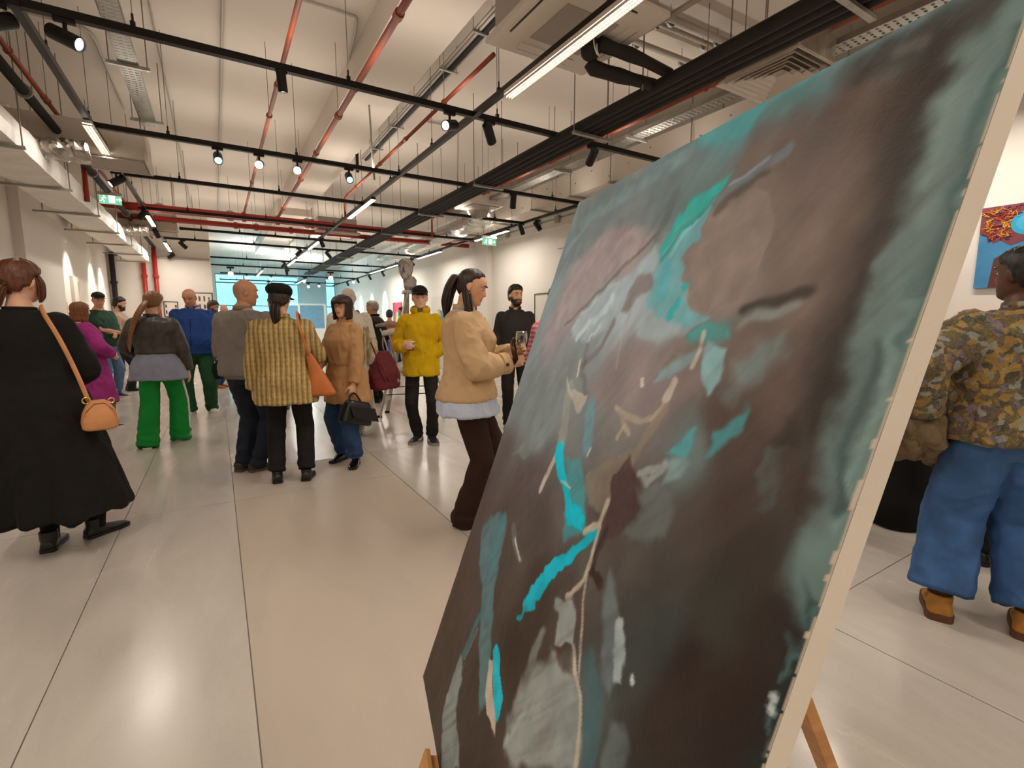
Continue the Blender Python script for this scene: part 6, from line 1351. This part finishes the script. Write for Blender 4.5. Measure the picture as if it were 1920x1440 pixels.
p.top('shirt', fab('pale_blue_cotton', '#b9c4d8', .8, .06), off=.026, hem=.79, flare=.055, sleeve=None, fold=.012)
jk = p.top('cropped_jacket', k_bj, off=.046, hem=.885, flare=.03, sr=(.082, .082, .062), fold=.010, sh=.004); p.collar(k_bj, .066, .045, -.035, open_=.62, w=.014)
def onfront(h, x, e): 
    c, ax, ay = p.at(h); a_, b_, o_ = p.dims(h); u_ = min(.99, abs(x)/((a_+e))); return c + ax*x*p.k + ay*(o_ + (b_+e)*(1-u_**2.5)**(1/2.5))*p.k
for sg in (-1, 1):      # lapels
    q = [(.49, .03), (.46, .10), (.40, .13), (.36, .10), (.28, .035), (.40, .02)]; vs = [onfront(h, sg*x, .054) for h, x in q] + [onfront(h, sg*x, .046) for h, x in q]
    MB().add(vs, [tuple(range(6)), tuple(range(11, 5, -1))] + [(i, (i+1) % 6, 6+(i+1) % 6, 6+i) for i in range(6)]).build('lapel', k_bj, jk)
m_btn = mat('brown_horn_button', '#4a3526', .35, var=.2)
for h, x in ((.02, .07), (.02, -.05), (.14, .07), (.14, -.05)):
    c0 = onfront(h, x, .062); MB().cyl(c0, c0 + np.array([0, .008, 0]), .013, 14).build('button', m_btn, jk)
wr_, el_ = p.wrR, p.elR; dd = (wr_-el_)/np.linalg.norm(wr_-el_); cc = el_ + (wr_-el_)*.72
MB().tube([cc - dd*.016, cc + dd*.016], [.072*p.k, .070*p.k], 20).build('cuff_strap', k_bj, jk, bevel=.003); a__, b__, _ = basis(dd); MB().cyl(cc + a__*.07, cc + a__*.078, .011, 12).build('button', m_btn, jk)
p.trousers(fab('dark_brown_corduroy', '#2e1b12', .9, .15, 6), r=(.096, .080, .094), end=.012, fold=.005); p.shoes(k_shoe)
p.hairshell(H_dk, (.090, .05, -.025, -.07), .010, name='hair'); p.tail(H_dk, [(0, -.085, .045), (.0, -.122, .035), (.0, -.142, -.04), (0, -.14, -.14), (-.01, -.12, -.24)], [.016, .030, .036, .034, .014])
for sg in (-1, 1):
    p.tail(H_dk, [(sg*.060, -.03, .0), (sg*.074, -.005, -.06), (sg*.082, .03, -.14), (sg*.090, .05, -.24), (sg*.082, .075, -.36)], [.016, .024, .026, .024, .008], 'front_lock')
MB().tube(arc(p.hc + p.Rh@np.array([0, -.105, .045]), .018, 0, 6.2, 12, p.Rh[:, 0], p.Rh[:, 2]), .005, 6).build('hair_clip', m_silver, p.root)
MB().ball(p.hc + p.Rh@np.array([.078, .004, -.036]), .007, 10, 8).build('earring', m_gold, p.root, smooth=True)
wr, d, lat, pn = p.hframeL
def wine_glass_mat():
    n = N('clear_glass'); n.n.remove(n.b); g = n.add('ShaderNodeBsdfGlossy', {'Color': (1, 1, 1), 'Roughness': .03}); t = n.add('ShaderNodeBsdfTransparent', {'Color': (.93, .95, .95)}); lw = n.add('ShaderNodeLayerWeight', {'Blend': .35})
    mx = n.add('ShaderNodeMixShader', {0: lw.outputs[1], 1: t, 2: g}); n.t.links.new(mx.outputs[0], n.n['Material Output'].inputs[0]); return n.m
gp = p.l2w(wr + d*.080*p.k + pn*.032*p.k)
t = thing('wine_glass', 'clear wine glass held by the beige jacket', 'glass', (gp[0], gp[1], gp[2] - .10))
m_wg = wine_glass_mat()
MB().lathe([(0, .105), (.006, .107), (.024, .125), (.035, .150), (.038, .175), (.034, .215), (.0325, .215), (.0365, .175), (.0335, .152), (.022, .128), (0, .112)], n=28).build('bowl', m_wg, t, smooth=True)
MB().lathe([(0, .004), (.006, .006), (.0038, .02), (.0036, .10), (.006, .108), (0, .108)], n=14).build('stem', m_wg, t, smooth=True); MB().lathe([(0, 0), (.034, 0), (.034, .0025), (.006, .006), (0, .006)], n=28).build('foot', m_wg, t, smooth=True)
wr, d, lat, pn = p.hframeR; c = p.l2w(wr + d*.06*p.k + np.array([.035, -.02, .065]))
t = thing('mobile_phone', 'black mobile phone held against the beige jacket', 'phone', tuple(c), -R(124) + .35)
MB().box((0, 0, 0), (.078, .011, .155), ry=-.55).build('phone_body', mat('black_phone_glass', '#0d0d0e', .15), t, bevel=.004); MB().box((-.02, -.007, .05), (.022, .003, .03), ry=-.55).build('camera_bump', mat('dark_grey_metal', '#2a2a2c', .3, .5), t, bevel=.001)

# --- man in the dark shirt behind her
p = Person('bearded person in a dark shirt behind the beige jacket', 3.22, 5.22, 206, 1.78, head=(-22, -4, 0), wide=1.02, skin='warm', voxel=.0098, seed=33); p.body(beard='#1d130e', vx=.0066, legs=False); p.face('#1a100b', look=(-.3, .1)); p.top('polo_shirt', fab('charcoal_shirt', '#2f2b29', .85), off=.024, hem=.86, sr=(.072, .066, .054)); p.collar(fab('charcoal_shirt', ''), .066, .04, -.03, open_=.35); p.trousers(k_dark); p.shoes(k_shoe); p.hairshell(H_bl, (.075, .04, -.03, -.06), .016, vol=.014)
# --- person in pink stripes, mostly hidden by the canvas
p = Person('person in a pink striped jumper half hidden behind the big canvas', 2.22, 2.97, 60, 1.63, fem=True, seed=34, voxel=.012, handL=(-.25, .05, .82)); p.body(); p.top('jumper', stripe_mat('pink_stripe_knit', '#cf8f98', '#b8566a', 9.), off=.045, hem=.80, sr=(.085, .08, .06)); p.trousers(k_denim); p.shoes(k_shoe); p.locks(H_br, -.13, .9, 24, .02)
# --- person in the floral jacket at the right edge
H_ = 1.66; ft = W2L(2.92, .64, 46, H_, [(2.79, .76, 66), (2.93, .50, 76)])
p = Person('person in a floral jacket and wide blue jeans with a bun, at the right edge', 2.92, .64, 46, H_, head=(-22, -2, 0), footL=ft[0], footR=ft[1], wide=1.12, handL=(-.33, -.02, .98), handR=(.24, .1, .85), poleL=(-1, -.6, .3), skin='brown', voxel=.0088, seed=35, fat=1.05)
p.body(vx=.0064, lips='#5c3028'); p.face('#0e0a08')
k_fl = floral_mat('painterly_floral_print', ['#4c4c30', '#a07c34', '#2f4a48', '#6a5a30', '#4b3f55', '#b08f45', '#26302a', '#7a6a86', '#5f5a2e', '#93a3a0'], 44, 1., .45)
p.top('floral_jacket', k_fl, off=.055, hem=.875, sr=(.092, .088, .066), fold=.010, sh=.014, flare=.01); p.collar(k_fl, .068, .04, -.03)
p.trousers(fab('mid_blue_denim', '#3d6293', .85, .3, 7, .3, 300), r=(.112, .112, .122), end=.13, fold=.006)
m_tb = mat('tan_suede_boot', '#a8732c', .8, 0, .15, 9); p.shoes(m_tb, mat('brown_boot_sole', '#5e3a22', .7), boot=.06, w=.056, h=.10, heel=.032)
for side in 'LR':
    hip, kn, an, d_, tp = p.foot[side]; MB().tube([an + np.array([0, 0, .02]), an + np.array([0, 0, .10])], .047*p.k, 14).build('sock', fab('brown_sock', '#4a2c1c'), p.root, smooth=True)
p.hairshell(H_bl, (.070, .03, -.03, -.07), .012); b = MB(); b.ball(p.hc + p.Rh@np.array([0, -.055, .115]), (.055, .055, .045), 18, 12); link('hair_bun', wrinkle(remesh(b, .006, 0, 'hair_bun'), .008, (26, 26, 26), 5), p.root, H_bl, True)
# the coat hanging over the forearm
t = thing('folded_coat', 'crumpled khaki coat draped over the arm of the floral jacket', 'coat')
el = p.l2w(p.elL); wrw = p.l2w(p.wrL); c0 = (wrw*.6 + el*.4); b = MB()
b.tube(smooth_path([(2.99, .93, 1.06), (2.93, .94, 1.05), (2.84, .93, .97), (2.73, .93, .85), (2.66, .925, .79)], 6), [(.06, .08)] + [(.105, .095)]*12 + [(.125, .10)]*10 + [(.06, .06)]*2, 18)
b.tube(smooth_path([(2.93, .97, 1.04), (2.88, 1.0, .93), (2.80, 1.02, .80), (2.77, 1.01, .72)], 6), [(.05, .05)]*4 + [(.095, .06)]*11 + [(.06, .04)]*4, 18)
b.tube(smooth_path([(2.96, .90, 1.03), (2.95, .88, .92), (2.90, .86, .80), (2.86, .87, .70)], 6), [(.05, .05)]*4 + [(.07, .045)]*11 + [(.05, .03)]*4, 18)
link('coat_cloth', wrinkle(wrinkle(remesh(b, .007, 2, 'coat_cloth'), .022, (12, 12, 8), 11), .008, (22, 22, 14), 5), t, fab('khaki_cotton', '#6f5d45', .85, .12, 6), True)
# --- person in black behind them
p = Person('person in black trousers almost hidden behind the floral jacket', 3.62, .74, 100, 1.66, seed=36, voxel=.012); p.body(); p.top('coat', k_black, off=.03, hem=.8); p.trousers(k_black); p.shoes(k_shoe); p.hairshell(H_bl)
# ================================================================ exhibits and furniture
# ---- mannequin in a floral white outfit
p = Person('white mannequin in a cream floral jacket behind the tan trench coat', 1.34, 5.88, 195, 1.74, head=(0, 0, 0), name='mannequin', cat='mannequin', skin='#cfc0b2', handL=(-.26, .05, .82), handR=(.26, .05, .82), seed=41, voxel=.011)
p.body(lips='#cfc0b2', nose=.5, ears=True); k_cf = floral_mat('cream_floral_print', ['#d8cdb8', '#cfc3ab', '#b59a5c', '#e0d8c8', '#a89a78', '#d9d0c0'], 16, .8, .3, '#d9d0c2')
p.top('floral_jacket', k_cf, off=.035, hem=.85, sr=(.08, .074, .06), fold=.010); p.skirt(fab('cream_drape', '#d6cfc2'), 'skirt', .1, .16, .03, (.26, .22), .02, 8)
b = MB(); rs = np.random.RandomState(5)
for j in range(9):
    x_ = -.20 + .045*j; b.tube(smooth_path([(x_, .13, 1.30), (x_*1.1, .16, 1.15), (x_*1.15 + .02*math.sin(j), .165, 1.0), (x_*1.1, .16, .88 + .03*math.sin(3*j))], 5), [.014]*15 + [.005], 7)
link('ribbon_fringe', remesh(b, .008, 1, 'ribbon_fringe'), p.root, floral_mat('fringe_print', ['#b08a4c', '#cdbfa0', '#8a7a4a', '#d8c9a8'], 20), True)
MB().lathe([(0, 0), (.19, 0), (.19, .012), (.02, .02), (.016, .2), (0, .2)], n=28).build('stand_base', m_galv, p.root)
# ---- aluminium step ladder carrying a sculpture
m_alu = mat('brushed_aluminium', '#b3aea6', .35, .8, .1, 20, stretch=(1, 1, .1))
t = thing('step_ladder', 'aluminium step ladder standing behind the yellow hoodie', 'ladder')
apex = np.array([2.42, 6.88, 1.78]); F1, F2, B1, B2 = (np.array(q) for q in ((1.90, 6.75, 0.), (2.10, 7.05, 0.), (2.80, 6.52, 0.), (2.98, 6.84, 0.)))
topA = [apex + np.array([-.06, -.13, 0]), apex + np.array([.02, .13, 0])]; topB = [apex + np.array([.02, -.15, 0]), apex + np.array([.10, .11, 0])]
for f_, a_ in zip((F1, F2), topA): MB().bar(f_, a_, .055, .022).build('rail', m_alu, t, bevel=.003)
for f_, a_ in zip((B1, B2), topB): MB().bar(f_, a_, .04, .02).build('rear_rail', m_alu, t, bevel=.003)
for k_ in range(1, 7):
    u = k_/7.; MB().bar(F1*(1-u) + topA[0]*u, F2*(1-u) + topA[1]*u, .022, .09).build('tread', m_alu, t, bevel=.002)
for u in (.2, .55): MB().bar(B1*(1-u) + topB[0]*u, B2*(1-u) + topB[1]*u, .02, .04).build('rear_brace', m_alu, t)
for u in (.18, .24): MB().bar(F1*(1-u) + topA[0]*u, B1*(1-u) + topB[0]*u, .012, .012).build('spreader', k_black, t)
MB().box(apex, (.18, .32, .04), rz=-.25).build('top_cap', m_alu, t, bevel=.006)
for f_ in (F1, F2, B1, B2): MB().box(f_ + np.array([0, 0, .015]), (.06, .035, .03)).build('foot', k_black, t)
def scrap_mat():
    return floral_mat('painted_scrap_print', ['#c9c0b4', '#8a2f38', '#d2cabf', '#2f3a86', '#b8aca0', '#a89c92', '#c8746a', '#d8d0c6'], 14, 1., .35)
def paint_head(label, c, r, seed, face):
    t = thing('painted_head', label, 'sculpture', tuple(c)); V, F = head_grid(44, 50, nose=1.2); b = MB(); V = V*r/.116; M = rotm(face); V = V@M.T; b.add(V, F)
    link('head_shell', wrinkle(remesh(b, .012, 1, 'head_shell'), .008, (14, 14, 14), seed), t, scrap_mat(), True); return t
paint_head('crumpled paper head painted red and blue on top of the ladder sculpture', (2.39, 6.88, 2.11), .15, 3, 215)
paint_head('lower painted paper head below the top one on the ladder', (2.44, 6.86, 1.89), .12, 6, 240)
t = thing('driftwood_sculpture', 'white and wooden stick sculpture leaning around the step ladder', 'sculpture')
m_dw = mat('pale_driftwood', '#9a8a76', .8, 0, .3, 12); m_pl = mat('white_plaster', '#c9c2b8', .8, 0, .08, 8, .3, 30); rs = np.random.RandomState(8)
MB().tube(smooth_path([(2.36, 6.78, 1.80), (2.33, 6.72, 1.5), (2.30, 6.66, 1.25), (2.25, 6.66, .9)], 6), .035, 10).build('post', m_dw, t, smooth=True)
for j in range(11):
    a_ = (1.93 + .045*j, 6.66 + .02*rs.rand(), 1.22 + .04*rs.rand()); e_ = (2.0 + .035*j + .06*rs.randn(), 6.66, .72 + .1*rs.rand()); MB().tube(smooth_path([a_, ((a_[0]+e_[0])/2 + .03*rs.randn(), 6.63, 1.0), e_], 5), .010, 7).build('stick', m_dw if j % 2 else m_pl, t, smooth=True)
MB().tube([(1.86, 6.64, 1.30), (2.05, 6.64, 1.325), (2.30, 6.66, 1.31)], [.02, .035, .03], 10).build('arm_branch', m_dw, t, smooth=True)
b = MB().tube([(1.95, 6.62, 1.20), (2.15, 6.62, 1.225), (2.38, 6.66, 1.22)], [(.05, .03), (.07, .045), (.05, .04)], 12); link('plaster_band', wrinkle(remesh(b, .009, 1, 'plaster_band'), .01, (12, 12, 12), 2), t, m_pl, True)
b = MB(); b.tube(smooth_path([(1.80, 6.62, .70), (1.93, 6.58, .67), (2.1, 6.58, .70), (2.25, 6.62, .76)], 6), [(.05, .03)] + [(.12, .05)]*16 + [(.07, .04)]*2, 16); link('plaster_basket', wrinkle(remesh(b, .01, 1, 'plaster_basket'), .014, (12, 12, 10), 9), t, m_pl, True)
MB().ball((2.03, 6.55, .80), (.035, .03, .035), 12, 8).build('dark_stone', k_black, t, smooth=True)
# ---- white plinth block by the right wall
MB().bb(5.35, 6.0, 12.9, 13.6, 0, .86).build('plinth', m_wall, label='white plinth against the right wall beside the blue star picture', cat='plinth', bevel=.004)
# ---- pictures
def art_mat(name, cols, scale=3., dist=2., det=4, seed=0., rough=.5):
    n = N(name); v = n.coord('Object', (1, 1, 1)); v.inputs['Location'].default_value = (seed, seed*1.7, 0); ns = n.noise(v, scale, det, .55, dist); k = len(cols)
    n.set(n.b, 'Base Color', n.ramp(ns.outputs[0], [(.28 + .46*i/(k-1), lin(c)) for i, c in enumerate(cols)]).outputs[0]); n.set(n.b, 'Roughness', rough); n.bump(n.noise(v, 40, 3).outputs[0], .2, .004); return n.m
def picture(name, label, origin, ex, W_, H__, th, m, frame=None, fm=None, cat='painting', shapes=()):
    """canvas whose lower left corner is at origin, ex along its width, facing ez = ex x up"""
    ex = np.array(ex, float); up = np.array([0, 0, 1.]); ez = np.cross(ex, up); ez /= np.linalg.norm(ez); rz = math.atan2(ex[1], ex[0])
    t = thing(name, label, cat, tuple(origin), rz)       # local x along the width, -y outwards
    MB().bb(0, W_, -th, 0, 0, H__).build('canvas', m, t)
    if frame:
        for x0, x1, z0, z1 in ((-frame, W_+frame, -frame, 0), (-frame, W_+frame, H__, H__+frame), (-frame, 0, 0, H__), (W_, W_+frame, 0, H__)): MB().bb(x0, x1, -th-.012, 0, z0, z1).build('frame_bar', fm, t)
    for nm, pts, c_, rel in shapes:
        MB().prism(pts, (0, -th - rel, 0), (1, 0, 0), (0, 0, 1), (0, 1, 0), rel).build(nm, mat('paint_' + c_, '#' + c_, .6, 0, .12, 12), t)
    return t
def circ(cx, cz, r, n=28, sq=1.): return [(cx + r*math.cos(a), cz + r*sq*math.sin(a)) for a in np.linspace(0, 6.283, n, endpoint=False)]
# right wall faces -x: width runs towards -y
xw = XR - .004
sun = picture('sun_painting', 'vivid painting of fiery swirls and a blue disc above a brown block, right edge', (xw, 1.71, 1.67), (0, -1, 0), .90, .73, .03, mat('sky_blue_paint', '#3f86b4', .5, 0, .22, 4), shapes=[
    ('swirl_field', [(0, .73), (.9, .73), (.9, .36), (.6, .34), (.42, .38), (.30, .40), (.22, .37), (.15, .42), (.10, .40), (.05, .47), (0, .50)], '7c3a44', .002),
    ('ochre_block', [(.10, 0), (.9, 0), (.9, .33), (.40, .34), (.22, .33), (.12, .26)], '5c2f26', .002),
    ('blue_disc', circ(.31, .56, .105), '2f9fc8', .005), ('disc_core', circ(.31, .56, .07), '3fb0d8', .006)])
rs = np.random.RandomState(4)
for j in range(320):
    cy_, cz_ = 1.71 - rs.uniform(.03, .85), 1.67 + rs.uniform(.44, .70)
    if math.hypot(1.71 - cy_ - .31, cz_ - 1.67 - .56) < .12: continue
    MB().tube(smooth_path([(1.71 - cy_ + rs.uniform(-.035, .035), -.035, cz_ - 1.67 + rs.uniform(-.028, .028)) for _ in range(4)], 5), [(w_, .003) for w_ in np.interp(np.linspace(0, 1, 16), [0, .4, 1], [.004, .009, .002])], 6).build('flame_stroke', mat(*[('flame_yellow', '#e0b030', .5), ('flame_orange', '#d2702a', .5), ('flame_crimson', '#9a2f3a', .5), ('flame_violet', '#5c3a62', .5)][j % 4]), sun, smooth=True)
picture('red_painting', 'small orange red picture just under the fiery disc painting', (xw, 1.80, .98), (0, -1, 0), .5, .47, .025, art_mat('red_orange_paint', ['#b8351f', '#d9582c', '#e28a45'], 5))
m_pap = mat('white_paper', '#ddd6cc', .8, var=.03)
star = [(.30 + .20*math.cos(a)*(1 if j % 2 else .45), .86 + .24*math.sin(a)*(1 if j % 2 else .5)) for j, a in enumerate(np.linspace(0, 6.283, 14, endpoint=False))]
picture('star_picture', 'white sheet with a blue paper star and yellow shape on the right wall', (xw, 15.35, .70), (0, -1, 0), 1.75, 1.45, .02, m_pap, shapes=[
    ('blue_star', [(x_*1.9 + .35, z_) for x_, z_ in star], '4f7f96', .012), ('yellow_oval', circ(.62, .78, .20, 20, 1.25), 'd9b23a', .018), ('pale_stripe', [(.45, .95), (.62, .98), (.55, .55), (.42, .60)], 'e6ddd0', .022), ('brick_leaf', [(.95, .30), (1.15, .50), (1.05, .15), (.92, .10)], 'b0665c', .012)])
picture('pear_picture', 'red canvas with a yellow and green bottle shape on the far right wall', (xw, 19.4, 1.05), (0, -1, 0), 1.0, 1.05, .04, mat('crimson_paint', '#b5384e', .6, 0, .12, 6), shapes=[('teal_ground', [(.2, 0), (1, 0), (1, .62), (.62, .74), (.2, .55)], '4a93a0', .004), ('yellow_bottle', [(.35, .02), (.72, .02), (.74, .35), (.60, .48), (.58, .66), (.48, .66), (.46, .48), (.34, .34)], 'd9bd3a', .008), ('green_patch', [(.5, .04), (.72, .04), (.72, .26), (.55, .3)], '5f9a5a', .010)])
picture('green_frame', 'framed pale picture at the edge of the big canvas on the right wall', (xw, 9.15, 1.2), (0, -1, 0), .7, .75, .02, m_pap, .025, mat('dark_green_frame', '#4c5a3c', .5), cat='picture')
picture('abstract_panel', 'blue grey painting on the far right wall under a light arch', (xw, 22.9, 1.1), (0, -1, 0), 1.0, .9, .03, art_mat('daylight_tinted_wall2', ['#4f7fa0', '#8fb0c0', '#c9d2d4'], 3))
# back wall faces -y
m_blkf = mat('black_frame', '#1d1a18', .4)
def comic(name, label, x, z, w, h):
    t = picture(name, label, (x, YB-.004, z), (1, 0, 0), w, h, .02, m_pap, .02, m_blkf, 'picture')
    rs = np.random.RandomState(int(x*-100)); nx = max(2, int(w/.12))
    for i in range(nx):
        for j in range(2):
            cx_ = w*(.12 + .76*i/(nx-1)); cz_ = h*(.3 + .42*j); MB().box((cx_, -.023, cz_), (.05*rs.uniform(.6, 1.1), .004, h*rs.uniform(.16, .28))).build('ink_figure', mat('grey_ink', '#5a5552', .8, 0, .3, 30), t)
    return t
comic('ink_drawing', 'larger framed ink drawing on the back wall right of the blue jacket', -.68, 1.62, .62, .55); comic('ink_drawing', 'smaller framed ink drawing on the back wall left of the blue jacket', -1.22, 1.50, .30, .40)
# left wall faces +x : width runs towards +y
xl = XL + .004
picture('white_panel', 'tall white relief panel on the left wall above the magenta coat', (xl, 12.75, 1.3), (0, 1, 0), .55, .95, .05, m_pap, cat='picture', shapes=[('tan_strip', [(.36, .1), (.42, .1), (.42, .85), (.36, .85)], 'b9aa98', .006)])  # tan strip raised on the white panel
picture('yellow_strip', 'narrow yellow picture low on the left wall beside the pilaster', (xl, 12.05, 1.30), (0, 1, 0), .16, .42, .03, mat('ochre_yellow', '#c99a45', .6, 0, .1, 8), cat='picture'); picture('ochre_picture', 'small ochre and white picture on the left wall near the corner pipe', (xl, 15.2, 1.35), (0, 1, 0), .5, .6, .03, art_mat('ochre_paint', ['#d9d0c4', '#c9a468', '#d6c9b8'], 4), cat='picture')
# ---- black draped table at the right, with things on it
t = thing('draped_table', 'table under a black floor-length cloth behind the floral jacket', 'table', (4.32, 1.55, 0), R(-8))
MB().bb(-.46, .46, -.36, .36, .72, .745).build('table_top', m_dw, t)
for sx_, sy_ in ((-1, -1), (1, -1), (-1, 1), (1, 1)): MB().cyl((sx_*.42, sy_*.32, 0), (sx_*.42, sy_*.32, .72), .018, 8).build('leg', m_alu, t)
b = MB(); rs_ = []; n = 72
for z, g in ((.755, -.02), (.75, .0), (.70, .012), (.45, .03), (.2, .05), (.015, .075)):
    ring = []
    for a in np.linspace(0, 6.283, n, endpoint=False):
        cx_, sy_ = math.cos(a), math.sin(a); q = max(abs(cx_)/.5, abs(sy_)/.4); f = 1/q; w_ = .02*math.sin(13*a + 1.5*math.sin(3*a))*(1 if z < .6 else 0)*(.75-z)/.5
        ring.append((cx_*f*(1 + (g+w_)*2), sy_*f*(1 + (g+w_)*2), z))
    rs_.append(ring)
b.rings(rs_).build('tablecloth', fab('black_tablecloth', '#0f0d0b', .95, .1), t, smooth=True)
t = thing('glass_jar', 'clear glass jar with a gold band on the black table', 'jar', (4.10, 1.62, .757))
MB().lathe([(0, 0), (.045, 0), (.05, .02), (.05, .09), (.047, .09), (.047, .02), (0, .006)], n=24).build('jar', m_wg, t, smooth=True); MB().lathe([(.0505, .055), (.053, .058), (.053, .085), (.0505, .088)], n=24).build('gold_band', m_gold, t, smooth=True)
t = thing('gold_clip', 'yellow gold clip standing beside the jar on the black table', 'clip', (4.16, 1.74, .757)); MB().box((0, 0, .05), (.07, .03, .10)).box((.0, 0, .12), (.10, .02, .03)).build('clip_body', m_gold, t, bevel=.006)
MB().box((4.40, 1.35, .763), (.21, .30, .012), rz=.5).build('paper_sheets', m_pap, label='pale paper sheets lying on the black table', cat='paper')

# ---- white framed display booth far off in the daylit bay
t = thing('display_booth', 'white framed display stand with blue panels far back before the windows', 'display stand', (2.1, 23.6, 0))
for x_ in (0, 1.1, 2.2): MB().bb(x_-.04, x_+.04, -.04, .04, 0, 2.15).build('post', m_wall, t)
for z_ in (1.0, 2.12): MB().bb(0, 2.2, -.035, .035, z_-.03, z_+.03).build('cross_rail', m_wall, t)
for x_ in (.55, 1.65): MB().bb(x_-.5, x_+.5, -.015, .015, 1.06, 2.06).build('blue_panel', mat('pale_blue_panel', '#6f9fb8', .6, var=.1), t); MB().bb(x_-.5, x_+.5, -.3, .3, 0, .97).build('counter', m_wall, t)
